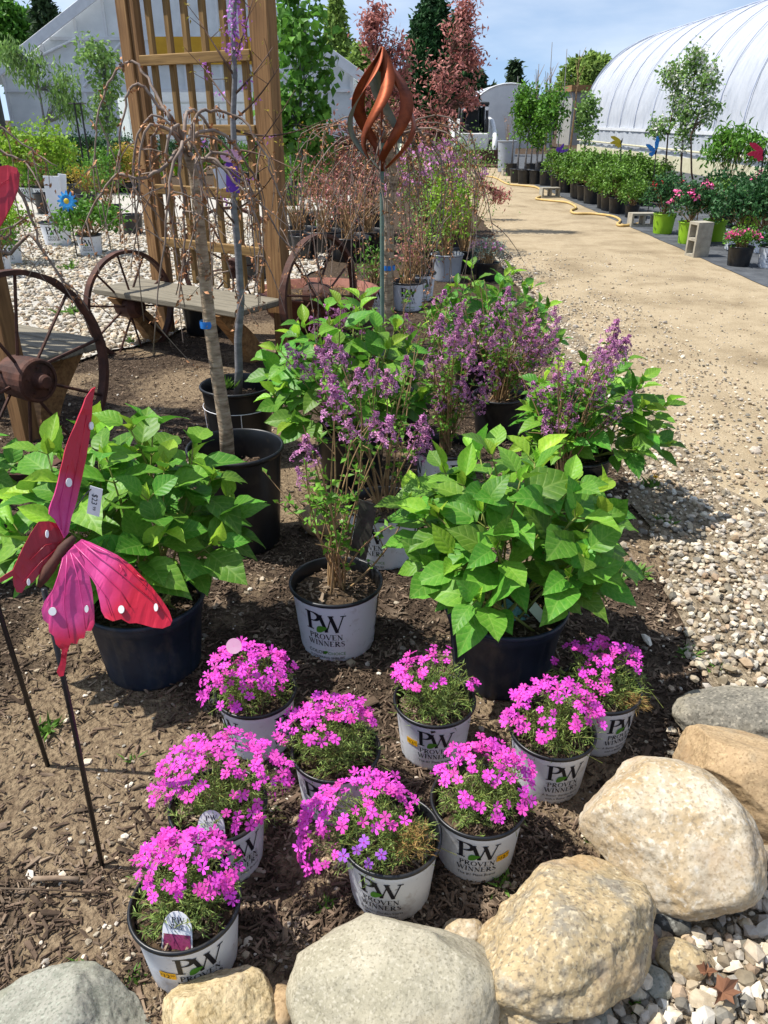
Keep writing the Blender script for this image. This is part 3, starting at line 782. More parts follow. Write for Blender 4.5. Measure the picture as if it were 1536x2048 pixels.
for (xa_, za_, xb_, zb_) in ((xl, ze, -10.2, 3.9), (-10.2, 2.5, -8.6, 3.9), (-4.4, 3.9, -3.0, 2.5)):
    MB().tube([(xa_, GY - 0.1, za_), (xb_, GY - 0.1, zb_)], 0.05).build('brace', 'frame_white', gh, world=True)
MB().box((-6.0, GY - 0.12, 3.55), (3.4, 0.05, 0.8)).build('signboard', 'board_yellow', gh, world=True)
for x0, z0, x1, z1, nm in ((xl - 0.25, ze - 0.15, xa, za + 0.02, 'roof'), (xr + 0.35, ze - 0.2, xa, za + 0.02, 'roof')):
    V = []
    for y in (GY - 0.35, GY + 16):
        V += [(x0, y, z0 + .2), (x1, y, z1 + .1)]
    MB().add(V, [(0, 1, 3, 2)]).build(nm, 'gh_film', gh, world=True)
    plank('roof_edge', 'frame_white', gh, (x0, GY - .36, z0 + .12), (x1, GY - .36, z1 + .02), .32, .05, (0, -1, 0), .01)
for x in (xl, xr):
    MB().add([(x, GY, 0), (x, GY + 16, 0), (x, GY + 16, ze), (x, GY, ze)], [(0, 1, 2, 3)]).build('side_wall', 'gh_film', gh, world=True)
MB().add([(xl, GY + 16, 0), (xr, GY + 16, 0), (xr, GY + 16, ze), (xa, GY + 16, za), (xl, GY + 16, ze)], [(0, 1, 2, 3, 4)]).build('back_wall', 'gh_film', gh, world=True)
for i, z in enumerate((0.8, 1.5, 2.1)):
    MB().box((-6.3, GY + 3 + i * 0.6, z), (5.6, 1.0, 0.05)).build('shelf', 'frame_white', gh, world=True)
for x in (-8.9, -6.3, -3.7):
    MB().box((x, GY + 3.2, 1.05), (0.06, 0.06, 2.1)).build('shelf_post', 'frame_white', gh, world=True)
# dark shade shelter at its left
ds = empty('shade_shelter', (-16.5, 27, 0), 'dark shade cloth shelter with pale eave beside the greenhouse', 'shelter')
MB().box((-16.6, 29, 1.3), (6.0, 4, 2.6)).build('cloth_wall', 'tarp', ds, world=True)
MB().box((-16.6, 28.9, 2.8), (6.3, 4.4, 0.4)).build('roof', 'siding', ds, world=True)
for x in (-13.7, -14.6, -15.6):
    MB().tube([(x, 26.8, 0), (x + 0.5, 26.9, 2.6)], 0.05).build('pole', 'frame_white', ds, world=True)

# ---------- trees beyond
def far_tree(name, label, px, ytop, ybase, Y, wpx, mat, kind='round', nc=180, nl=26, lf=0.22, cat='tree', group=None, trunk='stem_dark'):
    """a tree whose crown spans wpx pixels at distance Y"""
    top = AT(px, ytop, Y); base = Vector((top.x, Y, 0)); zb = max(0.3, AT(px, ybase, Y).z)
    w = wpx / ppm(Vector((top.x, Y, (top.z + zb) / 2))) / 2
    t = empty(name, base, label, cat, group)
    hh_ = top.z - zb
    tk = MB().tube([(0, 0, 0), (0.05 * w, 0, top.z * 0.5), (0, 0, top.z * 0.93)], [w * 0.10 + 0.05, w * 0.07 + 0.03, 0.02])
    for i in range(7):
        a = i * 2.4; z = zb + hh_ * (0.1 + 0.1 * i)
        tk.tube([(0, 0, z - hh_ * 0.1), (w * 0.5 * math.cos(a), w * 0.5 * math.sin(a), z + hh_ * 0.06)], [0.04 + 0.02 * w, 0.015])
    tk.build('trunk', trunk, t)
    c = Vector((base.x, Y, zb))
    if kind == 'round':
        Pp, cc = clumps((c.x, c.y, zb + hh_ / 2), (w, w, hh_ / 2), nc, nl, w * 0.13, shell=0.5)
    elif kind == 'flame':
        Pp, cc = clumps(c, (w, w, hh_), nc, nl, w * 0.10, shape=lambda u: np.minimum(1, (u + 0.25) * 1.6) * np.power(np.maximum(1 - u, 0), 0.55) * 1.15)
    else:   # layered conifer
        Pp, cc = clumps(c, (w, w, hh_), nc, nl, w * 0.12, shape=lambda u: (1 - u) ** 0.8 * (0.75 + 0.35 * np.sin(u * 30)))
    Pp = Pp[Pp[:, 2] > 0.05]
    leafcloud('crown', mat, t, Pp, lf, lf * 0.55)
    return t
far_tree('arborvitae', 'tall dark green arborvitae with pointed top, the broader of two', 868, 0, 290, 40, 150, 'leaf_conifer', 'flame', 420, 30, 0.26)
far_tree('arborvitae', 'narrow dark arborvitae touching the broader one on the road side', 922, 28, 288, 39.2, 86, 'leaf_conifer', 'flame', 300, 30, 0.24)
far_tree('arborvitae', 'low rounded arborvitae on the greenhouse side of the tall evergreens', 838, 40, 290, 41, 66, 'leaf_conifer', 'flame', 260, 28, 0.24)
far_tree('pine_tree', 'dark conifer rising behind the shade shelter', 86, 8, 215, 46, 118, 'leaf_conifer_b', 'cone', 260, 26, 0.4)
far_tree('leafy_tree', 'bushy green tree at the corner of the shade shelter', 0, -10, 170, 50, 110, 'leaf_maple', 'round', 240, 26, 0.36)
far_tree('poplar_tree', 'pale spring green poplar behind the gabled greenhouse', 672, 0, 250, 48, 80, 'leaf_spring', 'flame', 260, 22, 0.34)
far_tree('poplar_tree', 'smaller spring green poplar close to the white roof edge', 722, 92, 260, 46, 66, 'leaf_spring', 'round', 200, 22, 0.34)
far_tree('conifer', 'small dark conifer beyond the low hoop house', 1030, 132, 235, 76, 62, 'leaf_conifer_b', 'cone', 180, 24, 0.5)
far_tree('conifer', 'dark conifer between the tall evergreens and the low hoop house', 958, 150, 240, 60, 60, 'leaf_conifer_b', 'cone', 200, 24, 0.42)
far_tree('willow_tree', 'yellow green willow rising over the hoop house roof', 1156, 116, 235, 80, 70, 'leaf_spring', 'round', 160, 24, 0.5)
far_tree('willow_tree', 'two toned willow touching the hoop house ridge', 1196, 102, 235, 78, 56, 'leaf_spring', 'round', 160, 24, 0.5)
for i, (px, yt, Y, w) in enumerate(((985, 175, 90, 50), (1010, 190, 95, 60), (1075, 196, 92, 60), (1110, 190, 96, 70), (780, 150, 70, 60), (760, 190, 62, 60), (640, 120, 66, 70), (560, 100, 70, 80))):
    far_tree('hedge_tree', 'distant tree of the hazy hedge line behind the yard', px, yt, 250, Y, w, 'leaf_spring' if i % 2 else 'leaf_conifer_b', 'round', 110, 20, 0.6, group='trees of the distant hedge line')
# thin bare saplings against the sky
for px, yt, Y in ((150, 25, 44), (172, 30, 44), (1076, 140, 45), (1095, 145, 45), (1104, 135, 46), (1160, 100, 46), (790, 60, 50), (805, 75, 50)):
    top = AT(px, yt, Y); t = empty('bare_sapling', (top.x, Y, 0), 'thin leafless sapling standing against the sky', 'tree', 'leafless saplings against the sky')
    m = MB().tube([(0, 0, 0), (0.05, 0, top.z * 0.5), (0, 0, top.z)], [0.06, 0.04, 0.012], 5)
    m.build('trunk', 'stem_wood', t)
    br = MB()
    for i in range(9):
        z = top.z * (0.4 + 0.06 * i); a = i * 2.4
        br.tube([(0, 0, z), (0.35 * math.cos(a), 0.35 * math.sin(a), z + 0.7)], [0.02, 0.008], 4)
    br.build('branches', 'stem_wood', t)
# ================================================================== BOULDERS AND STONES
def boulder(name, label, mat, px, py, zc, r, seed, rot=0.0, lump=0.18, flats=7, rough=0.02, sub=6, cat='boulder', group=None, tilt=(0, 0), fh=(0.72, 0.95)):
    c = G(px, py, zc)
    rs = np.random.default_rng(seed)
    v, f = ico(sub)
    dirs = nrm(rs.normal(size=(flats, 3))); hs = rs.uniform(*fh, flats)
    for d, h in zip(dirs, hs):
        k = v @ d; over = np.maximum(k - h, 0); v = v - (over * 0.92)[:, None] * d
    out = []
    s = seed * 3.7
    for q in v:
        n1 = noise.noise((q[0] * 1.3 + s, q[1] * 1.3, q[2] * 1.3)); n2 = noise.noise((q[0] * 4 + s, q[1] * 4, q[2] * 4)); n3 = noise.noise((q[0] * 11 + s, q[1] * 11, q[2] * 11))
        n4 = abs(noise.noise((q[0] * 2.6 - s, q[1] * 2.6, q[2] * 2.6)))
        out.append(q * (1 + lump * n1 + rough * 1.6 * n2 + rough * 0.8 * n3 - rough * 1.5 * n4))
    M = Matrix.Rotation(rot, 3, 'Z') @ Matrix.Rotation(tilt[0], 3, 'X') @ Matrix.Rotation(tilt[1], 3, 'Y')
    V = [M @ Vector((q[0] * r[0], q[1] * r[1], q[2] * r[2])) for q in out]
    m = MB().add(V, [tuple(int(a) for a in t) for t in f])
    o = m.build(name, mat, None, True, loc=c)
    tag(o, label, cat, group)
    return o
boulder('boulder', 'smooth grey beige boulder in front of the flower pots, the roundest', 'rock_beige', 790, 1985, 0.09, (0.200, 0.155, 0.115), 21, 0.05, 0.08, 8, 0.012, fh=(0.74, 0.93))
boulder('boulder', 'rough golden granular boulder beside the round beige one', 'rock_gold', 1118, 1880, 0.09, (0.212, 0.157, 0.135), 31, 0.62, 0.10, 13, 0.034, fh=(0.66, 0.90))
boulder('boulder', 'cream and white boulder with rusty veins by the gravel', 'rock_cream', 1340, 1672, 0.11, (0.195, 0.172, 0.145), 43, -0.45, 0.10, 12, 0.018, tilt=(0.0, 0.1), fh=(0.66, 0.90))
boulder('boulder', 'smooth tan boulder behind the cream one', 'rock_tan', 1520, 1575, 0.09, (0.235, 0.135, 0.125), 52, -0.62, 0.10, 10, 0.018, fh=(0.66, 0.92))
boulder('boulder', 'flat grey speckled boulder against the tan one at the gravel', 'rock_grey', 1505, 1442, 0.06, (0.205, 0.115, 0.085), 66, -0.12, 0.10, 10, 0.022, fh=(0.66, 0.92))
boulder('boulder', 'sandy yellow coarse boulder leaning on the nearest flower pot', 'rock_sand', 440, 2040, 0.05, (0.108, 0.10, 0.10), 71, 0.2, 0.12, 11, 0.024, fh=(0.64, 0.90))
boulder('boulder', 'low green grey boulder sunk in the mulch', 'rock_green', 112, 2068, 0.02, (0.172, 0.118, 0.08), 86, 0.1, 0.12, 10, 0.02, fh=(0.66, 0.92))
boulder('stone', 'small brown stone wedged between the sandy and the round boulder', 'rock_tan', 562, 2022, 0.03, (0.04, 0.045, 0.04), 91, 0.3, sub=3, cat='stone')
boulder('stone', 'small white and brown stone behind the round boulder', 'rock_cream', 925, 1868, 0.02, (0.05, 0.035, 0.03), 93, 0.4, sub=3, cat='stone')
boulder('stone', 'dark speckled stone under the cream boulder', 'rock_dark', 1335, 1838, 0.025, (0.05, 0.03, 0.03), 95, -0.5, sub=3, cat='stone')
boulder('stone', 'dull pink stone beside the golden boulder', 'rock_pink', 1288, 1885, 0.02, (0.032, 0.045, 0.03), 97, 0.2, sub=3, cat='stone')
boulder('stone', 'golden oval cobble lying on the gravel', 'rock_gold', 1362, 1918, 0.03, (0.052, 0.038, 0.03), 99, -0.5, 0.08, 3, 0.006, sub=4, cat='stone')
boulder('stone', 'green grey triangular cobble on the gravel', 'rock_green', 1310, 1965, 0.022, (0.036, 0.036, 0.02), 101, 0.5, 0.06, 6, 0.004, sub=4, cat='stone')
boulder('stone', 'flat slate grey stone among the gravel chips', 'rock_green', 1195, 2025, 0.02, (0.03, 0.035, 0.016), 103, 0.3, 0.06, 8, 0.004, sub=3, cat='stone')
boulder('stone', 'pale tan rock on the mulch beside the tall black pot', 'rock_tan', 640, 1040, 0.055, (0.085, 0.075, 0.075), 105, 0.0, 0.12, 7, 0.012, sub=4, cat='stone')
boulder('stone', 'flat cream stone behind the small right flower pot', 'rock_cream', 1000, 704, 0.10, (0.20, 0.12, 0.10), 107, 0.0, 0.1, 7, 0.012, sub=4, cat='stone')

# ================================================================== LETTERING
def letter(ch):
    """serif capital as strips: list of (centre points, width list or float)"""
    T, t = 0.17, 0.055
    S = []
    def st(a, b, w, k=4): S.append(([(a[0] + (b[0]-a[0])*i/k, a[1] + (b[1]-a[1])*i/k) for i in range(k+1)], [w] * (k+1)))
    def serif(x, y, w=0.34): S.append(([(x - w/2, y), (x, y), (x + w/2, y)], [t] * 3))
    def arc(cx, cy, rx, ry, a0, a1, k=12, thick=T):
        p, w = [], []
        for i in range(k + 1):
            a = R(a0 + (a1 - a0) * i / k); p.append((cx + rx*math.cos(a), cy + ry*math.sin(a))); w.append(t + (thick - t) * abs(math.cos(a)) ** 1.5)
        S.append((p, w))
    if ch in 'PR':
        st((.2, 0), (.2, 1), T); serif(.2, .025); serif(.2, .975); arc(.32, .74, .33, .235, 90, -90); st((.2, .505), (.34, .505), t, 1); st((.2, .975), (.34, .975), t, 1)
        wd = .72
        if ch == 'R': st((.36, .5), (.78, .0), T); serif(.8, .025, .22); wd = .88
    elif ch == 'O': arc(.45, .5, .38, .47, 0, 360, 20); wd = .92
    elif ch == 'V': st((.08, .97), (.42, 0), T); st((.42, 0), (.76, .97), t); serif(.08, .975, .26); serif(.76, .975, .26); wd = .82
    elif ch == 'W':
        st((.06, .97), (.36, 0), T); st((.36, 0), (.62, .97), t); st((.56, .97), (.86, 0), T); st((.86, 0), (1.14, .97), t)
        serif(.06, .975, .26); serif(.58, .975, .26); serif(1.14, .975, .26); wd = 1.2
    elif ch == 'E': st((.2, 0), (.2, 1), T); serif(.2, .025); serif(.2, .975); [st((.2, y), (.66 if y != .5 else .55, y), t, 2) for y in (.025, .5, .975)]; st((.66, .0), (.66, .2), t, 1); st((.66, .8), (.66, 1), t, 1); wd = .74
    elif ch == 'N': st((.16, 0), (.16, 1), t); st((.14, .98), (.72, .02), T); st((.72, 0), (.72, 1), t); serif(.16, .025, .24); serif(.1, .975, .2); serif(.72, .975, .24); wd = .86
    elif ch == 'I': st((.18, 0), (.18, 1), T); serif(.18, .025); serif(.18, .975); wd = .38
    elif ch == 'S':
        p = [(.55,.82),(.48,.94),(.34,.98),(.2,.93),(.13,.78),(.18,.64),(.34,.53),(.5,.42),(.57,.27),(.5,.1),(.34,.02),(.18,.06),(.1,.2)]
        S.append((p, [t, t*1.2, t, t*1.6, T*.8, T, T, T, T*.8, t*1.6, t, t*1.2, t])); wd = .66
    return S, wd
def put_text(mb, txt, x0, y0, h, mi=0, sp=0.06, sx=1.0, centre=True):
    tot = sum(letter(c)[1] + sp for c in txt if c != ' ') + 0.4 * txt.count(' ')
    x = -tot / 2 if centre else 0
    for c in txt:
        if c == ' ': x += 0.4; continue
        S, wd = letter(c)
        for p, w in S:
            vs = []
            for i, (a, b_) in enumerate(p):
                q0, q1 = p[max(i-1, 0)], p[min(i+1, len(p)-1)]
                dx, dy = q1[0]-q0[0], q1[1]-q0[1]; l = math.hypot(dx, dy) or 1
                nx_, ny_ = -dy/l*w[i]/2, dx/l*w[i]/2
                for s in (1, -1): vs.append((x0 + (x + a + s*nx_) * h * sx, y0 + (b_ + s*ny_) * h, 0))
            mb.add(vs, [(2*i, 2*i+1, 2*i+3, 2*i+2) for i in range(len(p)-1)], mi)
        x += wd + sp
def font_mesh(txt, size):
    cu = bpy.data.curves.new('text', 'FONT'); cu.body = txt; cu.size = size; cu.align_x = 'CENTER'; cu.resolution_u = 2
    o = bpy.data.objects.new('text', cu); COL.objects.link(o)
    dg = bpy.context.evaluated_depsgraph_get(); me = bpy.data.meshes.new_from_object(o.evaluated_get(dg))
    vs = [tuple(v.co) for v in me.vertices]; fs = [tuple(p.vertices) for p in me.polygons]
    bpy.data.objects.remove(o); bpy.data.curves.remove(cu); bpy.data.meshes.remove(me)
    return vs, fs
FONTS = {}
def put_font(mb, txt, x0, y0, size, mi=0):
    if txt not in FONTS: FONTS[txt] = font_mesh(txt, 1.0)
    vs, fs = FONTS[txt]
    mb.add([(x0 + a * size, y0 + b_ * size, 0) for a, b_, c in vs], fs, mi)
def leafmark(mb, x0, y0, s, mi):
    vs = []; n = 8
    for i in range(n + 1):
        u = i / n; w = 0.28 * math.sin(math.pi * u ** 0.8); a = 0.55
        for k in (1, -1):
            lx, ly = u - 0.5, k * w + 0.12 * math.sin(math.pi * u)
            vs.append((x0 + s * (lx * math.cos(a) - ly * math.sin(a)), y0 + s * (lx * math.sin(a) + ly * math.cos(a)), 0.0004))
    mb.add(vs, [(2*i, 2*i+1, 2*i+3, 2*i+2) for i in range(n)], mi)
def logo(style, s):
    """the pot print, s = width of the PW mark; materials 0 ink 1 green 2 sticker"""
    mb = MB(); h = s * 0.55
    put_text(mb, 'P', -0.27 * s, 0.0, h, sx=1.05); put_text(mb, 'W', 0.20 * s, -0.03 * s, h * 0.95, sx=1.0)
    leafmark(mb, -0.06 * s, 0.03 * s, 0.34 * s, 1)
    put_text(mb, 'PROVEN', 0.02 * s, -0.27 * s, 0.165 * s, sp=0.08); put_text(mb, 'WINNERS', 0.02 * s, -0.48 * s, 0.165 * s, sp=0.07)
    if style == 'brand':
        put_font(mb, 'The #1 Plant Brand', 0.02 * s, -0.66 * s, 0.125 * s)
    elif style == 'garden':
        put_font(mb, 'A Better Garden Starts', 0.02 * s, -0.65 * s, 0.115 * s); put_font(mb, 'with a Better Plant.', 0.02 * s, -0.79 * s, 0.115 * s)
    else:
        mb.add([(-0.5*s, -0.555*s, 0), (0.5*s, -0.555*s, 0), (0.5*s, -0.548*s, 0), (-0.5*s, -0.548*s, 0)], [(0, 1, 2, 3)])
        put_font(mb, 'COLOR', -0.27 * s, -0.76 * s, 0.15 * s); leafmark(mb, 0.0, -0.70 * s, 0.16 * s, 1); put_font(mb, 'CHOICE', 0.29 * s, -0.76 * s, 0.13 * s, 1)
        put_font(mb, 'FLOWERING SHRUBS', 0.0, -0.90 * s, 0.105 * s)
    return mb
def wrap(mb, prof, th0, z0, off=0.0012):
    """roll a flat print round a cone: prof(z) gives the radius"""
    out = []
    for x, y, z in mb.v:
        zz = z0 + y; r = prof(zz) + off + z
        a = th0 + x / prof(z0)
        out.append((r * math.cos(a), r * math.sin(a), zz))
    mb.v = out
    return mb

# ================================================================== POTS
def pot(parent, Rr, Hh, kind, face=None, style='brand', price=None, soil=0.85, second=True, lean=None, simple=False):
    """pot part with rim, soil, print; origin at the pot's foot"""
    Rb = Rr * 0.80
    body = {'white': 'pot_white', 'black': 'pot_black', 'navy': 'pot_navy', 'lime': 'pot_lime', 'grey': 'pot_grey'}[kind]
    prof = lambda z: Rb + (Rr * 0.955 - Rb) * min(1, max(0, z / Hh))
    n = 24 if simple else (144 if kind == 'navy' else 60)
    m = MB()
    def wob(t, z):
        if kind in ('white', 'lime') and z < 0.03 * Hh + 0.004: return 1 - 0.035 * (0.5 + 0.5 * math.sin(t * 20))
        if kind == 'navy' and 0.02 < z < Hh * 0.86: return 1 - 0.022 * max(0, math.sin(t * 12)) ** 6
        return 1
    lst = [(Rb * 0.93, 0.0), (Rb * 0.99, 0.004), (prof(0.03*Hh), 0.035 * Hh), (prof(0.1*Hh), 0.10 * Hh), (prof(0.5*Hh), 0.5 * Hh)]
    if kind == 'navy': lst += [(prof(.84*Hh), .84 * Hh), (prof(.85*Hh) + 0.006, .86 * Hh), (prof(Hh) + 0.007, .97 * Hh)]
    else: lst += [(prof(.85*Hh), .85 * Hh), (prof(.87*Hh) + 0.002, .88 * Hh), (prof(Hh), .965 * Hh)]
    inner = [(Rr * 0.93, .965 * Hh), (Rr * 0.90, 0.6 * Hh), (Rr * 0.2, 0.55 * Hh)]
    m.lathe(lst, n, wob=wob); m.lathe([(Rb * 0.93, 0.0), (0.001, 0.006)], n)
    p = m.build('pot', body, parent, True)
    rimm = 'pot_black' if kind == 'white' else body
    rr = MB(); w = max(0.005, 0.03 * Rr + 0.002)
    ring = [(Rr + w * 0.4 * math.cos(a) * 2 - 0.002, Hh + w * 1.1 * math.sin(a)) for a in [R(-90 + 30 * i) for i in range(10)]]
    rr.lathe([(Rr * 0.955, .955 * Hh)] + ring + [(prof(Hh) - .004, .97 * Hh), (prof(.9*Hh) - .004, .9 * Hh), (prof((soil - .1) * Hh) - .004, (soil - .1) * Hh)], n)
    r_ = rr.build('rim', rimm, p, True)
    sz = soil * Hh
    sv, rs = [], 7 if simple else 12
    so = MB(); ns_ = 20
    vs = [(0, 0, sz + 0.015)]
    for i in range(1, rs + 1):
        for j in range(ns_):
            a = 2 * math.pi * j / ns_; q = (prof(soil * Hh) - .005) * i / rs
            vs.append((q * math.cos(a), q * math.sin(a), sz + 0.012 * (1 - i / rs) + 0.006 * noise.noise((q * 40 * math.cos(a), q * 40 * math.sin(a), parent.location.x * 7))))
    fs = [(0, 1 + j, 1 + (j + 1) % ns_) for j in range(ns_)]
    for i in range(rs - 1):
        for j in range(ns_):
            a0 = 1 + i * ns_; fs.append((a0 + j, a0 + ns_ + j, a0 + ns_ + (j + 1) % ns_, a0 + (j + 1) % ns_))
    so.add(vs, fs).build('soil', 'potting_soil', p, True)
    if not simple:
        k = int(70 + 2600 * Rr * Rr); q = (prof(sz) - .012) * np.sqrt(RNG.random(k)); a = RNG.random(k) * 6.2832
        cl = RNG.gamma(2.2, 0.0026, k) + .003
        ch = scatter('soil_chips', 'chip', None, np.column_stack([q * np.cos(a), q * np.sin(a), sz + .006 + .010 * (1 - q / Rr) + RNG.random(k) * .004]), np.stack([cl, cl * .3, np.full(k, .0014)], 1), randrot(k, .35), BOX_V, BOX_F)
        ch.parent = p
    if face is not None:
        faces = [face] + ([face + R(112), face - R(112)] if second else [])
        for k, th in enumerate(faces):
            s = Rr * 0.86
            wrap(logo(style, s), prof, th, Hh * 0.56).build('lettering', ['ink', 'ink_green'], p)
        if price is not None:
            th, zf = price
            sb = MB(); g = 5; w_, h_ = 0.032, 0.020
            sb.add([(-w_/2 + w_*i/g, y, 0.0) for i in range(g+1) for y in (-h_/2, h_/2)], [(2*i, 2*i+2, 2*i+3, 2*i+1) for i in range(g)])
            o = wrap(sb, prof, face + th, Hh * zf, 0.0018).build('price_sticker', 'sticker', p)
            tb = MB(); put_font(tb, '$', -0.0115, -0.0005, 0.008); put_font(tb, '12', -0.002, -0.0055, 0.0155); put_font(tb, '99', 0.0105, 0.000, 0.008)
            wrap(tb, prof, face + th, Hh * zf, 0.0026).build('price_lettering', 'ink', p)
    return p

# ================================================================== SOFT LEAVES AND PETALS
def leaf_mesh(name, mat, w=0.60, droop=0.25, fold=0.16, tip=1.0, seed=0, twist=0.0):
    rs = random.Random(seed); prof = ((0, 0), (.05, .30), (.15, .70), (.30, .98), (.46, 1.0), (.62, .82), (.77, .52), (.90, .20), (1, 0)); nu = 8
    V, Fc, UV = [], [], []
    cols = (-1, -0.5, 0, 0.5, 1)
    for i in range(nu + 1):
        u, hw = prof[i]; hw *= w / 2
        for v in cols:
            ruf = 0.02 * math.sin(u * 22 + v * 2 + seed) * abs(v)
            V.append((u * (1 - droop * 0.25 * u), hw * v, fold * abs(v) * hw * 2 - droop * u * u + ruf + twist * u * v * hw))
            UV.append((u, 0.5 + v * hw / w))
    k = len(cols)
    for i in range(nu):
        for j in range(k - 1): Fc.append((i*k+j, (i+1)*k+j, (i+1)*k+j+1, i*k+j+1))
    me = bpy.data.meshes.new(name); me.from_pydata(V, [], Fc)
    uvl = me.uv_layers.new(name='UVMap')
    for l in me.loops: uvl.data[l.index].uv = UV[l.vertex_index]
    me.polygons.foreach_set('use_smooth', [True] * len(Fc))
    me.materials.append(MATS[mat]); me.update()
    return me
HYD = [leaf_mesh('leaf', 'leaf_hyd', 0.60 + 0.05 * (i % 3), 0.12 + 0.10 * i, 0.10 + 0.06 * (i % 2), seed=i, twist=0.25 * ((i % 3) - 1)) for i in range(5)]
YOUNG = [leaf_mesh('leaf', 'leaf_young', 0.52, 0.05 + 0.15 * i, 0.35, seed=10 + i) for i in range(3)]
HYDB = [leaf_mesh('leaf', 'leaf_hyd_b', 0.52 + 0.04 * i, 0.15 + 0.1 * i, 0.14, seed=20 + i) for i in range(3)]
def basis(loc, d, n, s):
    d = Vector(d).normalized(); n = Vector(n); z = (n - d * n.dot(d))
    z = z.normalized() if z.length > 1e-5 else d.orthogonal().normalized()
    y = z.cross(d)
    m = Matrix((d * s, y * s, z * s)).transposed().to_4x4(); m.translation = loc
    return m
def rv(s=1.0): return Vector((random.gauss(0, s), random.gauss(0, s), random.gauss(0, s)))

def hydrangea(name, label, cxy, Rr, Hh, kind, off, rad, nst, ll, meshes=HYD, young=0.18, cat='hydrangea', nodes=(0.52, 0.68, 0.84, 1.0), low=0.0, seed=1, soil=0.85, group=None, potkw={}):
    random.seed(seed)
    t = empty(name, (cxy[0], cxy[1], gz(cxy[0], cxy[1])), label, cat, group)
    pot(t, Rr, Hh, kind, soil=soil, **potkw)
    st = MB(); base = Vector((0, 0, soil * Hh)); cc = Vector((off[0], off[1], Hh + off[2]))
    for i in range(nst):
        u = (i + 0.5) / nst; a = i * 2.39996 + random.uniform(-.3, .3)
        el = math.asin(max(-0.99, low + (1 - low) * (1 - u)))
        d = Vector((math.cos(a) * math.cos(el), math.sin(a) * math.cos(el), math.sin(el)))
        q = random.uniform(0.82, 1.05)
        tip = cc + Vector((d.x * rad[0], d.y * rad[1], d.z * rad[2])) * q
        b0 = base + Vector((random.gauss(0, Rr * .3), random.gauss(0, Rr * .3), 0))
        mid = (b0 + tip) / 2 + Vector((d.x, d.y, 0)) * rad[0] * 0.12 + Vector((0, 0, 0.10 * rad[2])) + rv(0.01)
        path = bez(b0, mid, tip, 9)
        st.tube(path, [0.0045, 0.0022], 5)
        for k, tt in enumerate(nodes):
            f = tt * 8; i0 = min(7, int(f)); p = path[i0].lerp(path[i0 + 1], f - i0)
            ax = (path[min(8, i0 + 1)] - path[i0]).normalized()
            s1 = ax.cross(Vector((0, 0, 1)) if abs(ax.z) < 0.9 else Vector((1, 0, 0))).normalized(); s2 = ax.cross(s1)
            ang = k * math.pi / 2 + i
            w1 = s1 * math.cos(ang) + s2 * math.sin(ang)
            last = k == len(nodes) - 1
            for sg in (1, -1):
                out = (w1 * sg + ax * (0.55 if not last else 0.9) + d * 0.45 + rv(0.18)); out.z = out.z * 0.7 - (0.15 if not last else -0.1)
                out.normalize()
                sc = ll * (random.uniform(0.62, 0.80) if last else random.uniform(0.85, 1.18)) * (0.8 if k == 0 else 1)
                pet = p + out * ll * 0.20
                st.tube([p, pet], [0.0022, 0.0016], 4, cap=False)
                nn = Vector((0, 0, 1)) + d * 0.55 + rv(0.22) + Vector((0, -0.25, 0))
                me = random.choice(YOUNG if (last and random.random() < young * 2.2) else meshes)
                link('leaf', me, t, mtx=basis(pet, out, nn, sc))
            if last:
                for j in range(2):
                    out = (ax * 1.2 + rv(0.35) + Vector((0, 0, .4))).normalized()
                    link('leaf', random.choice(YOUNG), t, mtx=basis(p, out, d + rv(.5), ll * random.uniform(0.28, 0.45)))
    st.build('stems', 'stem_green', t, True)
    return t

# ---------- phlox
def petal_flower(name, mat, cup=0.0, wide=1.0):
    m = MB()
    for i in range(5):
        a = i * 2 * math.pi / 5; c, s = math.cos(a), math.sin(a)
        loc = [(0.10, -0.05, 0.02), (0.10, 0.05, 0.02), (0.55, -0.30, 0.06), (0.55, 0.30, 0.06), (0.95, -0.24, 0.0), (0.86, 0.0, 0.03), (0.95, 0.24, 0.0)]
        k = 1 + 0.12 * math.sin(i * 2.3 + cup * 9); loc = [(x * k, y * wide, z + cup * x * x + 0.08 * y * math.sin(i * 1.7)) for x, y, z in loc]
        m.add([(x*c - y*s, x*s + y*c, z) for x, y, z in loc], [(0, 2, 5), (0, 5, 1), (1, 5, 3), (2, 4, 5), (3, 5, 6)])
    m.add([(0.16 * math.cos(R(72*i)), 0.16 * math.sin(R(72*i)), 0.035) for i in range(5)], [(0, 1, 2, 3, 4)], 1)
    m.add([(-0.02, 0, 0), (0.02, 0, 0), (0.0, 0.02, -0.7)], [(0, 1, 2)], 1)
    me = bpy.data.meshes.new(name); me.from_pydata(m.v, [], m.f); me.polygons.foreach_set('material_index', m.m)
    me.materials.append(MATS[mat]); me.materials.append(MATS['phlox_eye'])
    return me
FLV = [petal_flower('flower', 'phlox_petal', c_, w_) for c_, w_ in ((0, 1), (.25, .95), (-.22, 1.05), (.55, .8), (.1, .85))]; FLL = petal_flower('flower', 'phlox_petal_lilac')
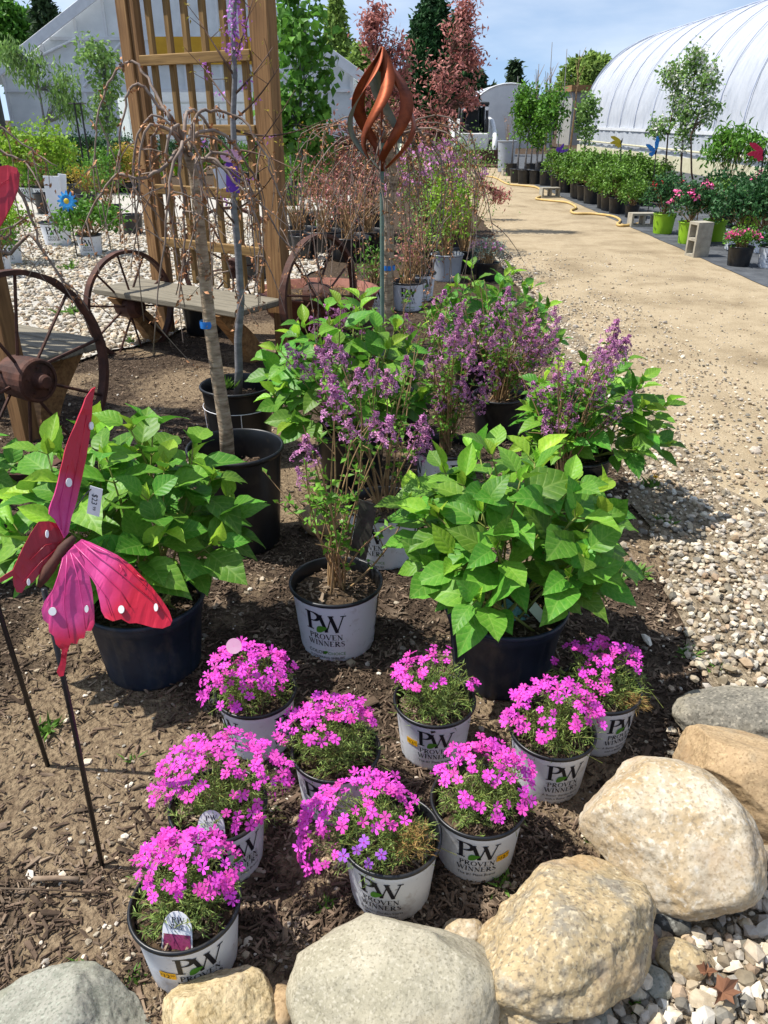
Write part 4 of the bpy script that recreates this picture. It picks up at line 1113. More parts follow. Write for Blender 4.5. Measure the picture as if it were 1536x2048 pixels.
def needles(name, mat, parent, base, cc, rad, nst, per=16, L=0.016, W=0.0022, low=-0.1):
    """trailing stems clothed with needle leaves, base and cc in world coordinates"""
    P, D = [], []
    Vs = MB()
    for i in range(nst):
        d = nrm(RNG.normal(size=3)); d[2] = abs(d[2]) if random.random() < 0.9 else d[2] * 0.4
        d[2] = max(d[2], low)
        q = random.uniform(0.55, 0.98)
        tip = Vector((cc[0] + d[0]*rad[0]*q, cc[1] + d[1]*rad[1]*q, cc[2] + d[2]*rad[2]*q))
        b0 = Vector(base) + Vector((random.gauss(0, rad[0]*.3), random.gauss(0, rad[1]*.3), 0))
        path = bez(b0, (b0 + tip) / 2 + Vector((0, 0, rad[2] * .15)), tip, 6)
        if i % 2 == 0: Vs.tube(path, 0.0008, 3, cap=False)
        for k in range(per):
            tt = 0.25 + 0.75 * (k / per) ** 0.8; f = tt * 5; i0 = min(4, int(f)); p = path[i0].lerp(path[i0+1], f - i0)
            ax = (path[i0+1] - path[i0]).normalized()
            P.append(p); D.append(ax * 0.9 + rv(0.75))
    o = leafcloud(name, mat, parent, np.array(P), L, W, D=np.array(D))
    Vs.build('stems', 'stem_green', parent, world=True)
    return o
def phlox(label, rim, ells, off=(0, 0), rad=(0.125, 0.11, 0.15), nf=85, style='brand', face=-90, price=None, seed=1, dead=None, lilac=None, rtag=None, rot=0, droop=-0.15, Rr=0.105, Hh=0.168, kind='white', nst=190, group=None):
    nf = int(nf * 1.65)
    random.seed(seed)
    c = G(rim[0], rim[1], Hh)
    t = empty('potted_phlox', (c.x, c.y, gz(c.x, c.y)), label, 'phlox', group)
    pot(t, Rr, Hh, kind, R(face), style, price)
    cc = (c.x + off[0], c.y + off[1], Hh - 0.015)
    needles('foliage', 'phlox_leaf', t, (c.x, c.y, Hh * 0.85), cc, rad, nst)
    o = Vector(t.location)
    got = 0
    # mounds of bloom: accept a spot on the dome only where that dome is in bloom
    for _ in range(14000):
        if got >= nf: break
        d = Vector(nrm(RNG.normal(size=3)))
        if d.z < droop: continue
        q = random.uniform(0.90, 1.08)
        p = Vector((cc[0] + d.x*rad[0]*q, cc[1] + d.y*rad[1]*q, cc[2] + d.z*rad[2]*q))
        if p.z < 0.05: continue
        x, y = proj(p)
        hit = False
        for e in ells:
            if ((x - e[0]) / e[2]) ** 2 + ((y - e[1]) / e[3]) ** 2 < 1: hit = True; break
        if not hit: continue
        if noise.noise(p * 38) < -0.22: continue
        lil = lilac and ((x - lilac[0]) / lilac[2]) ** 2 + ((y - lilac[1]) / lilac[3]) ** 2 < 1
        nn = (d + Vector((0, 0, 0.6)) + Vector((0, -0.35, 0.1)) + rv(0.35)).normalized()
        dd = nn.orthogonal(); dd.rotate(Matrix.Rotation(random.uniform(0, 6.3), 3, nn))
        link('flower', FLL if lil else random.choice(FLV), t, mtx=basis(p - o, dd, nn, random.uniform(0.0095, 0.0145)))
        got += 1
    if dead:
        dx, dy, dz, rr = dead
        needles('dead_foliage', 'dead_stem', t, (c.x + dx * .5, c.y + dy * .5, Hh * 0.9), (c.x + dx, c.y + dy, Hh + dz), (rr, rr, rr), 70, 12, 0.02, 0.0016, low=-0.9)
    if rtag == 'card':
        plant_tag(t, Vector((c.x, c.y - Rr * 0.80, Hh - 0.03)) - o, 0.06, 0.085, rot)
    elif rtag == 'round':
        m = MB(); m.lathe([(0.001, 0.0), (0.019, 0.0), (0.019, 0.002), (0.001, 0.002)], 24)
        m.build('round_tag', 'tag_pink', t, mtx=Matrix.Translation(AT(468, 1292, c.y - 0.06) - o) @ Matrix.Rotation(R(62), 4, 'X'))
    return t
def plant_tag(parent, p, w, h, rz=0, lean=22):
    """care card with a rounded top, logo and picture"""
    m = MB(); n = 10; pts = [(-w/2, 0), (w/2, 0), (w/2 * 0.92, h * 0.62)]
    pts += [(w/2 * 0.9 * math.cos(R(180 * i / n)), h * 0.62 + h * 0.38 * math.sin(R(180 * i / n))) for i in range(1, n)] + [(-w/2 * 0.92, h * 0.62)]
    k = len(pts)
    m.add([(x, y, 0) for x, y in pts] + [(x, y, -0.001) for x, y in pts], [tuple(range(k)), tuple(range(2*k-1, k-1, -1))] + [(i, (i+1) % k, k + (i+1) % k, k + i) for i in range(k)])
    mt = Matrix.Translation(p) @ Matrix.Rotation(R(rz), 4, 'Z') @ Matrix.Rotation(R(90 - lean), 4, 'X')
    o = m.build('plant_tag', 'tag_white', parent, mtx=mt)
    MB().add([(-w*.44, h*.06, .0006), (w*.44, h*.06, .0006), (w*.42, h*.48, .0006), (-w*.42, h*.48, .0006)], [(0, 1, 2, 3)]).build('picture', 'tag_photo', o)
    l = MB(); put_text(l, 'P', -0.007, h * 0.74, 0.011); put_text(l, 'W', 0.006, h * 0.74, 0.011)
    put_text(l, 'PROVEN', 0, h * 0.66, 0.0045); put_text(l, 'WINNERS', 0, h * 0.59, 0.0045); l.v = [(a, b_, .0006) for a, b_, c in l.v]
    l.build('lettering', 'ink', o)
    return o
phlox('potted phlox with white care card by the sandy boulder, yellow price sticker on pot', (371, 1806), [(375, 1680, 95, 45), (325, 1735, 58, 42), (420, 1765, 62, 36), (470, 1695, 32, 42), (455, 1790, 30, 20), (330, 1780, 40, 22)],
      nf=95, style='brand', face=-66, price=(R(-37), 0.52), seed=3, rtag='card', rot=-6, off=(0.0, 0.01))
phlox('potted phlox with a white care card, spilling bloom over one side', (437, 1614), [(410, 1480, 90, 52), (352, 1545, 60, 60), (480, 1475, 75, 50), (535, 1540, 60, 55), (480, 1515, 60, 50), (485, 1625, 48, 42), (325, 1595, 28, 26)],
      nf=130, style='brand', face=-52, seed=5, rtag='card', off=(0.01, 0.02), rad=(0.16, 0.13, 0.165), droop=-0.5, rot=4)
phlox('potted phlox half withered brown, bloom falling over the side, behind the round boulder', (782, 1674), [(700, 1570, 100, 52), (645, 1640, 55, 62), (632, 1705, 38, 45), (790, 1600, 42, 32), (735, 1640, 30, 20), (770, 1640, 40, 16), (725, 1705, 42, 30)],
      nf=115, style='garden', face=-105, seed=7, off=(-0.045, 0.0), rad=(0.15, 0.12, 0.15), droop=-0.6, dead=(0.045, -0.035, 0.02, 0.05), lilac=(725, 1700, 50, 42))
phlox('potted phlox with pot print facing out and a yellow price sticker, beside the cream boulder', (957, 1602), [(945, 1500, 78, 45), (1020, 1540, 52, 58), (960, 1602, 45, 26), (978, 1628, 26, 20), (895, 1545, 26, 22), (1035, 1600, 30, 22), (925, 1565, 25, 18)],
      nf=88, style='brand', face=-96, price=(R(37), 0.52), seed=9, off=(0.01, 0.01))
phlox('potted phlox in a clean white pot, between the navy pot and the cream boulder', (1105, 1458), [(1090, 1392, 88, 38), (1048, 1422, 50, 42), (1160, 1424, 62, 36), (1030, 1440, 30, 30), (1212, 1434, 20, 20), (1082, 1455, 32, 26)],
      nf=100, style='garden', face=-80, seed=11, off=(0.0, 0.0))
phlox('sparsely flowered potted phlox with a yellow price sticker, in front of the navy pot', (869, 1400), [(838, 1332, 62, 30), (882, 1308, 26, 24), (872, 1352, 34, 22), (940, 1366, 15, 13), (832, 1377, 34, 12), (800, 1350, 26, 14)],
      nf=52, style='brand', face=-92, price=(R(-37), 0.56), seed=13, off=(0.0, 0.01))
phlox('potted phlox with its print hidden by bloom, mid row between two other phlox', (672, 1500), [(640, 1412, 80, 36), (705, 1402, 60, 42), (588, 1462, 52, 26), (712, 1432, 48, 20), (650, 1468, 30, 18)],
      nf=95, style='brand', face=-110, seed=15, off=(-0.01, 0.0), rad=(0.135, 0.115, 0.15))
phlox('potted phlox with a round pink tag, beside the white shrub pot', (512, 1384), [(502, 1312, 92, 42), (458, 1372, 60, 46), (520, 1362, 60, 36), (440, 1400, 42, 22), (565, 1312, 34, 34)],
      nf=115, style='brand', face=-140, seed=17, off=(-0.015, 0.0), rad=(0.135, 0.115, 0.15), rtag='round')
phlox('ragged potted phlox with a dry brown mat hanging over, next to the navy pot', (1201, 1374), [(1140, 1272, 52, 30), (1232, 1292, 62, 52), (1190, 1346, 30, 32), (1196, 1376, 26, 14), (1104, 1312, 12, 12), (1270, 1330, 16, 16)],
      nf=70, style='garden', face=-62, seed=19, off=(0.005, 0.01), rad=(0.15, 0.12, 0.13), dead=(0.075, -0.055, -0.02, 0.04))

# ---------- hydrangeas
hydrangea('potted_hydrangea', 'large leafy hydrangea in a navy pot, tag standing in its soil, beside the gravel', G(1012, 1208, 0.245).to_2d(), 0.178, 0.245, 'navy', (0.0, 0.05, 0.10), (0.315, 0.27, 0.34), 30, 0.135, seed=22, low=0.10)
hydrangea('potted_hydrangea', 'large leafy hydrangea in a navy pot behind the pink butterfly', G(288, 1192, 0.245).to_2d(), 0.175, 0.245, 'navy', (-0.05, 0.08, 0.13), (0.34, 0.28, 0.36), 30, 0.135, seed=24, low=0.10)
hydrangea('potted_hydrangea', 'hydrangea in a black pot among the purple lilacs', (-0.15, 3.28), 0.165, 0.26, 'black', (-0.02, 0.0, 0.14), (0.355, 0.28, 0.44), 29, 0.125, seed=26, low=-0.05)
hydrangea('potted_hydrangea', 'bushy hydrangea at the gravel edge behind the large one', (0.80, 2.98), 0.155, 0.26, 'black', (0.06, 0.0, 0.06), (0.29, 0.24, 0.33), 28, 0.115, HYDB, seed=28, low=-0.05)
hydrangea('potted_shrub', 'bright green broadleaf shrub by the dirt road behind the lilacs', (0.58, 4.55), 0.17, 0.25, 'black', (0.03, 0.0, 0.06), (0.40, 0.34, 0.42), 29, 0.12, HYDB, seed=30, low=0.0, cat='shrub')

# ---------- lilacs
def panicle(seed):
    rs = random.Random(seed); P, D, B = [], [], []
    for i in range(62):
        u = rs.random() ** 0.8; r = 0.36 * (1 - u) ** 0.6 * math.sin(math.pi * min(1, 0.22 + u)) + 0.05
        a = rs.uniform(0, 6.28); P.append((r * math.cos(a), r * math.sin(a), u)); D.append((math.cos(a), math.sin(a), rs.uniform(-.2, .9)))
    V, Fc, ms, rn = [], [], [], []
    for p, d in zip(P, D):
        p, d = Vector(p), Vector(d).normalized(); x = d.orthogonal().normalized(); x.rotate(Matrix.Rotation(rs.uniform(0, 6), 3, d)); y = d.cross(x)
        s = rs.uniform(0.055, 0.085); q = rs.random()
        if rs.random() < 0.28:     # unopened bud
            o = len(V); V += [p + x*.03, p - x*.02 + y*.03, p - x*.02 - y*.03, p + d * .11]; Fc += [(o, o+1, o+3), (o+1, o+2, o+3), (o+2, o, o+3)]; ms += [1]*3; rn += [q]*4; continue
        for k in range(4):
            e = (x, y, -x, -y)[k]; f = (y, -x, -y, x)[k]; o = len(V)
            V += [p, p + e * s * .7 + f * s * .42 + d * .02, p + e * s * 1.25 - d * .01, p + e * s * .7 - f * s * .42 + d * .02]; Fc += [(o, o+1, o+2), (o, o+2, o+3)]; ms += [0]*2; rn += [q]*4
    m = MB().tube([(0, 0, -.15), (0, 0, .9)], [.02, .01], 4, cap=False)
    o = len(V); V += [Vector(v) for v in m.v]; rn += [.3] * len(m.v)
    Fc += [tuple(i + o for i in f) for f in m.f]; ms += [2] * len(m.f)
    me = bpy.data.meshes.new('flower_cluster'); me.from_pydata([tuple(v) for v in V], [], Fc)
    for n_ in ('lilac_flower', 'lilac_bud', 'stem_dark'): me.materials.append(MATS[n_])
    me.polygons.foreach_set('material_index', ms)
    a = me.attributes.new('rnd', 'FLOAT', 'POINT'); a.data.foreach_set('value', rn)
    return me
PAN = [panicle(i) for i in range(5)]
def lilac(label, cxy, Rr, Hh, kind, flowers, Ys, seed, style='shrub', face=-90, extra=14, leafy=900, sz=0.086, tagd=False, leafsize=0.026, potkw={}, spread=0.28, tall=0.62):
    random.seed(seed)
    t = empty('potted_lilac', (cxy[0], cxy[1], gz(*cxy)), label, 'lilac')
    o = Vector(t.location)
    pot(t, Rr, Hh, kind, R(face) if kind == 'white' else None, style, **potkw)
    b0 = Vector((cxy[0], cxy[1], Hh * 0.85)); sm = MB(); paths = []
    tips = []
    for fx, fy in flowers:
        p = AT(fx, fy, Ys + random.uniform(-0.16, 0.16)); tips.append((p, True))
    for i in range(extra):
        a = random.uniform(0, 6.28); q = spread * random.uniform(0.4, 1)
        tips.append((Vector((cxy[0] + q * math.cos(a), cxy[1] + q * math.sin(a), Hh + tall * random.uniform(0.35, 0.95))), False))
    for p, fl in tips:
        base = b0 + Vector((random.gauss(0, .015), random.gauss(0, .015), 0))
        mid = base.lerp(p, 0.45) + Vector((0, 0, 0.06 * (p - base).length)) - Vector((p.x - base.x, p.y - base.y, 0)) * 0.06 + rv(0.03)
        tip = p - (p - mid).normalized() * (0.02 if fl else 0)
        path = bez(base, mid, tip, 9); paths.append(path)
        sm.tube(path, [0.0042, 0.0014], 5, cap=False)
        for k in range(3):
            q = path[random.randint(3, 7)]; e = q + rv(0.05) + Vector((0, 0, 0.07)); paths.append([q.lerp(e, j / 8) for j in range(9)])
            sm.tube([q, e], [0.0018, 0.001], 4, cap=False)
        if fl:
            ax = (path[-1] - path[-2]).normalized() + Vector((0, 0, .5)) + rv(.15)
            s = sz * random.uniform(0.75, 1.2); z = ax.normalized(); x = z.orthogonal()
            x.rotate(Matrix.Rotation(random.uniform(0, 6), 3, z)); y = z.cross(x)
            m = Matrix((x * s * .95, y * s * .95, z * s)).transposed().to_4x4(); m.translation = p - z * s * 0.45 - o
            link('flower_cluster', random.choice(PAN), t, mtx=m)
            if random.random() < 0.6:
                m = m.copy(); m.translation = m.translation + rv(0.018) - z * 0.035
                link('flower_cluster', random.choice(PAN), t, mtx=m @ Matrix.Scale(0.75, 4))
    sm.build('stems', 'stem_wood', t, True, True)
    P, D = [], []
    for i in range(leafy // 2):
        path = random.choice(paths); f = random.uniform(2.2, 7.9); i0 = int(f); p = path[i0].lerp(path[min(8, i0+1)], f - i0)
        e = rv(1); e.z *= .4; e.normalize()
        for s in (1, -1): P.append(p); D.append(e * s + Vector((0, 0, .35)) + rv(.2))
    leafcloud('foliage', 'lilac_leaf', t, np.array(P), leafsize, leafsize * 0.62, D=np.array(D), up=0.8)
    if tagd:
        plank('hang_tag', 'tag_dark', t, AT(738, 1005, cxy[1] - 0.02), AT(715, 1115, cxy[1] - 0.02), 0.055, 0.002, (-0.35, -1, 0.1), 0)
    return t
S1 = G(672, 1163, 0.226); S2 = G(768, 1006, 0.226); S3 = G(893, 893, 0.226)
lilac('budding lilac in a white pot with bare woody stems and a dark hang tag', S1.to_2d(), 0.143, 0.226, 'white',
      [(664, 783), (672, 812), (612, 903), (605, 957), (719, 767), (699, 862), (745, 852), (772, 868)], S1.y, 41, face=-104, tagd=True, leafy=420, extra=8)
lilac('lilac in a white pot standing just behind the one with the hang tag', S2.to_2d(), 0.143, 0.226, 'white',
      [(842, 857), (842, 882), (745, 743), (775, 763), (812, 737), (685, 713), (640, 722), (587, 712), (660, 700)], S2.y, 43, face=-118, leafy=560, extra=8)
lilac('lilac in a white pot partly behind the large hydrangea', S3.to_2d(), 0.143, 0.226, 'white',
      [(879, 797), (885, 810), (922, 773), (902, 807), (865, 717), (942, 720), (879, 667), (912, 673), (919, 647), (879, 653), (900, 700), (930, 690), (955, 745), (870, 745), (945, 660), (960, 790), (890, 760)], S3.y, 45, face=-60, leafy=620, extra=8)
lilac('lilac rising through the hydrangea beside the weeping tree trunk', (0.08, 3.85), 0.14, 0.22, 'black',
      [(662, 627), (680, 640), (692, 620), (629, 647), (659, 653), (732, 680), (812, 643), (822, 667), (795, 693), (885, 600), (922, 613)], 3.75, 47, leafy=500, extra=8)
lilac('lilac leaning out over the gravel edge', (0.72, 2.80), 0.14, 0.22, 'black',
      [(1194, 713), (1205, 725), (1221, 703), (1252, 690), (1240, 700), (1224, 717), (1252, 803), (1179, 820), (1137, 830), (1151, 863), (1127, 783), (1161, 753), (1087, 797), (1227, 668), (1117, 727), (1070, 780), (1100, 840), (1190, 770), (1210, 840), (1135, 745), (1160, 790), (1110, 770)], 2.86, 49, leafy=320, extra=3)
lilac('lilac with the thickest bloom, between the bright green shrub and the gravel edge', (0.60, 3.85), 0.14, 0.22, 'black',
      [(1005, 663), (1015, 597), (979, 730), (1012, 733), (985, 760), (1031, 633), (1044, 657), (1064, 633), (1106, 630), (1112, 648), (1109, 693), (1104, 670), (1074, 713), (1031, 733), (1059, 758), (1040, 690), (1020, 645), (1070, 660), (960, 640), (985, 690), (1085, 690), (1060, 690), (995, 620), (1090, 735), (1075, 775), (970, 680)], 3.75, 51, leafy=760, extra=10)

# ---------- labels standing in the hydrangea pots
def hyd_tags():
    p = G(1052, 1228, 0.232)
    t = empty('plant_label', p - Vector((0, 0, 0.05)), 'teal and cream picture label lying in the navy pot', 'label')
    plank('picture_half', 'tag_teal', t, AT(1005, 1208, p.y + .02), AT(1062, 1254, p.y - .02), 0.05, 0.0016, (0.25, -0.6, 0.9), 0)
    plank('text_half', 'tag_cream', t, AT(1064, 1212, p.y), AT(1096, 1248, p.y - .02), 0.035, 0.0016, (0.25, -0.6, 0.9), 0)
    q = AT(1124, 1165, 1.86)
    s = empty('price_strip', q - Vector((0, 0, 0.03)), 'white paper strip hanging under the hydrangea leaves', 'label')
    plank('strip', 'tag_white', s, AT(1126, 1140, 1.85), AT(1121, 1190, 1.85), 0.027, 0.001, (0, -1, 0.2), 0)
hyd_tags()
# ================================================================== WEEPING TREES, REDBUD
def copy_tree(o, parent=None):
    c = o.copy(); COL.objects.link(c); c.parent = parent
    for ch in list(o.children): copy_tree(ch, c)
    return c
def buds(parent, P, mat='bud_brown', L=0.02, W=0.009, name='buds'):
    P = np.array(P); return leafcloud(name, mat, parent, P, L, W, droop=0.5)
def weeping(label, cxy, Rr, Hh, kind, trunk, r0, nb, reach, zlow, seed, arcs=(), topr=0.012, up=0.16, budn=900, potkw={}):
    random.seed(seed)
    t = empty('weeping_cherry', (cxy[0], cxy[1], gz(*cxy)), label, 'tree')
    pot(t, Rr, Hh, kind, soil=0.72, **potkw)
    tk = MB(); k = len(trunk)
    tk.tube(trunk, [r0 * (1 - 0.45 * i / (k - 1)) for i in range(k)], 12)
    for i in range(6):
        q = random.uniform(0.2, 0.9) * (k - 1); i0 = int(q); p = Vector(trunk[i0]).lerp(Vector(trunk[min(k-1, i0+1)]), q - i0)
        a = random.uniform(0, 6.28); e = p + Vector((math.cos(a), math.sin(a), .3)) * r0 * 0.95
        tk.tube([p, e], [r0 * .4, r0 * .22], 6)
    tk.build('trunk', 'bark_cherry', t, True, True)
    top = Vector(trunk[-1]); br = MB(); tw = MB(); BP = []
    paths = []
    for i in range(nb):
        a = i * 2.399 + random.uniform(-.9, .9); q = reach * random.uniform(0.18, 1.0)
        st = Vector(trunk[-1 - (i % 2)]).lerp(top, random.random())
        pk = st + Vector((math.cos(a) * q * .45, math.sin(a) * q * .45, up * random.uniform(0.3, 1.3)))
        a2 = a + random.uniform(-.5, .5); sh = st + Vector((math.cos(a2) * q * .95, math.sin(a2) * q * .95, up * random.uniform(-1.2, .6)))
        a3 = a2 + random.uniform(-.6, .6); q3 = q * random.uniform(.75, 1.2); en = Vector((st.x + math.cos(a3) * q3, st.y + math.sin(a3) * q3, zlow + (st.z - zlow) * random.uniform(0.0, 0.7)))
        p1 = bez(st, pk, st.lerp(sh, 0.75) + Vector((0, 0, up * .2)), 6); p2 = bez(p1[-1], sh, en, 9)
        paths.append(p1[:-1] + p2)
    for arc, Y in arcs:
        pts = [AT(x, y, Y + dy) for x, y, dy in arc]
        f = []
        for i in range(len(pts) - 1):
            a_, b_ = pts[i], pts[i+1]; pa = pts[i-1] if i else a_; pb = pts[i+2] if i + 2 < len(pts) else b_
            for j in range(4):
                s = j / 4; s2, s3 = s*s, s*s*s
                f.append(0.5 * ((2*a_) + (b_ - pa)*s + (2*pa - 5*a_ + 4*b_ - pb)*s2 + (3*a_ - pa - 3*b_ + pb)*s3))
        f.append(pts[-1]); paths.append(f)
    for path in paths:
        n = len(path); path = [Vector(p) + rv(0.003) if 0 < i < n-1 else Vector(p) for i, p in enumerate(path)]
        br.tube(path, [topr * random.uniform(.45, .9), 0.0018], 6)
        for j in range(3):
            i0 = random.randint(n // 3, n - 2); p = path[i0]; e = p + Vector((random.gauss(0, .09), random.gauss(0, .09), -random.uniform(.06, .3)))
            m_ = p.lerp(e, .4) + Vector((random.gauss(0, .03), random.gauss(0, .03), .04))
            sub = bez(p, m_, e, 5); tw.tube(sub, [0.0026, 0.0012], 4, cap=False)
            for q in sub[1:]:
                if random.random() < .6: BP += [q + rv(.008) for _ in range(3)]
        for j in range(int(budn / len(paths) / 5)):
            i0 = random.randint(1, n - 2); q = path[i0].lerp(path[i0+1], random.random())
            BP += [q + rv(.007) for _ in range(5)]
    br.build('branches', 'bark_twig', t, True, True); tag(tw.build('twigs', 'bark_twig', t, False, True), kind='stuff')
    buds(t, BP)
    return t
T1 = G(470, 895, 0.40)
trunk1 = [Vector((T1.x - 0.03, T1.y - .02, 0.28))] + [AT(x, y, T1.y - .02 + d) for x, y, d in ((452, 860, 0), (436, 760, 0), (420, 650, .01), (408, 540, .01), (398, 440, .01), (388, 340, .02), (368, 285, .02))]
arcs1 = [([(385, 330, 0), (350, 250, .02), (310, 205, .03), (283, 170, .03), (262, 178, .02), (246, 228, 0), (238, 300, 0), (237, 350, 0), (241, 485, 0)], T1.y),
         ([(340, 240, 0), (305, 170, .1), (266, 124, .15), (232, 142, .15), (205, 195, .12), (194, 250, .1), (193, 335, .1), (222, 500, .1)], T1.y),
         ([(372, 300, 0), (392, 232, .05), (430, 221, .1), (475, 234, .12), (512, 278, .1), (548, 360, .08), (575, 445, .08), (592, 520, .08)], T1.y),
         ([(380, 320, 0), (420, 318, -.1), (455, 345, -.12), (500, 410, -.15), (520, 490, -.15), (508, 590, -.15)], T1.y),
         ([(365, 290, 0), (330, 330, -.1), (285, 360, -.1), (235, 350, -.1), (195, 400, -.1), (168, 460, -.1), (162, 490, -.1)], T1.y),
         ([(362, 290, 0), (340, 262, -.05), (300, 250, -.1), (280, 300, -.1), (275, 420, -.1), (262, 545, -.1)], T1.y),
         ([(366, 290, 0), (360, 330, -.1), (366, 420, -.12), (368, 500, -.14), (352, 590, -.14)], T1.y),
         ([(375, 300, 0), (396, 330, -.1), (404, 420, -.12), (384, 470, -.14), (376, 560, -.14)], T1.y),
         ([(380, 310, 0), (440, 330, .05), (500, 375, .1), (560, 470, .12), (600, 520, .12), (640, 600, .12)], T1.y)]
weeping('weeping cherry with bare budding branches in a tall black pot, blue tape on its trunk', T1.to_2d(), 0.180, 0.40, 'black', trunk1, 0.028, 9, 0.42, 0.75, 61, arcs1, topr=0.008, budn=900)
def band(parent, p, r, h, mat, name='tape_band'):
    MB().lathe([(r, -h/2), (r + .001, 0), (r, h/2)], 16).build(name, mat, parent, True, mtx=Matrix.Translation(p - org(parent)))
wt1 = [o for o in COL.objects if o.name.startswith('weeping_cherry')][0]
band(wt1, AT(415, 648, T1.y - .01), 0.0262, 0.024, 'tape_blue')
# branches of another weeping cherry reaching in beside the left bench
L1 = Vector((-2.05, 2.75, 0))
weeping('weeping cherry beside the left wheel bench, its budding twigs arching over the gravel', (L1.x, L1.y), 0.17, 0.38, 'black',
        [Vector((L1.x, L1.y, .25)), Vector((L1.x - .03, L1.y, .7)), Vector((L1.x, L1.y + .02, 1.15)), Vector((L1.x + .03, L1.y + .02, 1.42))], 0.03, 8, 0.4, 0.8, 63,
        [([(-160, 230, 0), (-60, 230, 0), (0, 255, 0), (60, 300, 0), (115, 332, 0)], 2.9), ([(-160, 260, 0), (-40, 290, 0), (0, 303, 0), (50, 322, 0), (85, 333, 0)], 2.9),
         ([(-160, 300, 0), (-20, 330, 0), (40, 385, 0), (65, 440, 0), (80, 490, 0), (95, 508, 0)], 2.9), ([(-100, 290, 0), (0, 500, 0), (60, 470, 0), (110, 540, 0), (150, 580, 0), (178, 622, 0)], 3.0),
         ([(-120, 330, 0), (0, 470, 0), (30, 450, 0), (60, 430, 0)], 2.9)], budn=500)
# redbud in the pot behind
T2 = G(474, 770, 0.35)
def redbud():
    random.seed(71)
    t = empty('redbud_tree', (T2.x, T2.y, 0), 'slender grey redbud with purple blossom up its stem, in a black pot', 'tree')
    pot(t, 0.178, 0.35, 'black', soil=0.78)
    Y = T2.y
    path = [AT(x, y, Y) for x, y in ((476, 790), (478, 740), (476, 680), (482, 600), (476, 500), (468, 420), (470, 330), (466, 240), (470, 150), (466, 80), (470, 0), (468, -120))]
    MB().tube(path, [0.021, 0.007], 10).build('trunk', 'bark_grey', t, True, True)
    br = MB(); BP = []; FP = []
    spec = [((468, 150), (440, 110), (398, 40)), ((470, 330), (520, 300), (590, 180)), ((468, 240), (520, 200), (560, 130)), ((470, 420), (520, 395), (560, 330)), ((476, 455), (430, 400), (398, 350)),
            ((470, 330), (430, 310), (402, 285)), ((466, 215), (440, 185), (405, 130)), ((470, 300), (520, 300), (610, 350)), ((468, 190), (510, 150), (545, 95)), ((470, 120), (490, 60), (505, 0)), ((472, 385), (500, 350), (540, 330)),
            ((470, 410), (440, 400), (405, 392)), ((470, 260), (545, 290), (650, 240))]
    for a, m_, e in spec:
        p = bez(AT(*a, Y), AT(*m_, Y + random.uniform(-.12, .12)), AT(*e, Y + random.uniform(-.3, .3)), 8)
        br.tube(p, [0.0055, 0.0016], 5)
        for q in p[2:]:
            if random.random() < .55:
                e2 = q + rv(.05) + Vector((0, 0, .05)); br.tube([q, e2], [.0016, .001], 4, cap=False); BP += [e2 + rv(.006) for _ in range(3)]
            if random.random() < .16: FP += [q + rv(.012) for _ in range(7)]
    br.build('branches', 'stem_dark', t, True, True)
    for i in range(220):
        y = random.choice((-30, 5, 20, 40, 55, 70, 85, 100, 108)); FP.append(AT(468 + random.gauss(0, 6), y + random.gauss(0, 8), Y) + rv(.014))
    buds(t, FP, 'redbud', 0.017, 0.011, 'blossom'); buds(t, BP, 'leaf_gold', 0.016, 0.008, 'young_leaves')
    plank('hang_tag', 'bf_purple', t, AT(466, 310, Y - .06), AT(466, 385, Y - .06), 0.058, 0.002, (0, -1, .1), 0)
    MB().lathe([(.001, 0), (.036, 0), (.036, .002), (.001, .002)], 24).build('round_tag', 'tag_pink', t, mtx=Matrix.Translation(AT(463, 312, Y - .064) - org(t)) @ Matrix.Rotation(R(90), 4, 'X') @ Matrix.Diagonal((1.3, .7, 1, 1)))
    plank('price_card', 'tag_white', t, AT(436, 335, Y - .02), AT(450, 375, Y - .02), 0.05, 0.002, (0, -1, .1), 0)
    for a in range(5):   # twine guys round the pot
        pass
    ring = [(0.172 * math.cos(R(a)), 0.172 * math.sin(R(a)), .255) for a in range(0, 361, 12)]
    m = MB().tube(ring, .0018, 4); m.tube([(0.04, -.172, .255), (.035, -.15, .01)], .0018, 4); m.tube([(-.15, -.09, .255), (-.14, -.07, .02)], .0018, 4)
    m.build('twine', 'tag_white', t)
    wd = [AT(450 + random.gauss(0, 6), 778, Y - .05) for _ in range(26)]
    leafcloud('weed_tuft', 'weed', t, np.array(wd), .06, .016, up=.2, D=np.array([(random.gauss(0, .6), random.gauss(0, .6), 1) for _ in wd]))
redbud()
# weeping cherry with the copper spinner
T3 = Vector((AT(780, 700, 4.4).x, 4.4, 0))
weeping('weeping cherry with tangled bare branches beside the copper spinner', (T3.x, T3.y), 0.16, 0.3, 'black',
        [Vector((T3.x, 4.4, .2))] + [AT(x, y, 4.4) for x, y in ((776, 640), (776, 560), (778, 470), (780, 400), (788, 350), (778, 300), (770, 285))], 0.034, 34, 0.62, 0.45, 65,
        [([(772, 290, 0), (760, 258, 0), (740, 262, 0), (700, 300, 0), (660, 350, 0), (630, 430, 0), (615, 520, 0)], 4.4), ([(775, 290, 0), (800, 258, 0), (825, 285, 0), (838, 330, 0), (836, 420, 0)], 4.4),
         ([(772, 290, 0), (700, 290, 0), (650, 320, 0), (610, 380, 0), (590, 470, 0)], 4.5), ([(772, 290, 0), (735, 290, 0), (690, 345, 0), (650, 440, 0), (640, 560, 0)], 4.3)], budn=3000, topr=.0062, up=.16)
wt3 = [o for o in COL.objects if o.name.startswith('weeping_cherry')][2]
band(wt3, AT(778, 535, 4.4), 0.034, 0.025, 'tape_blue')
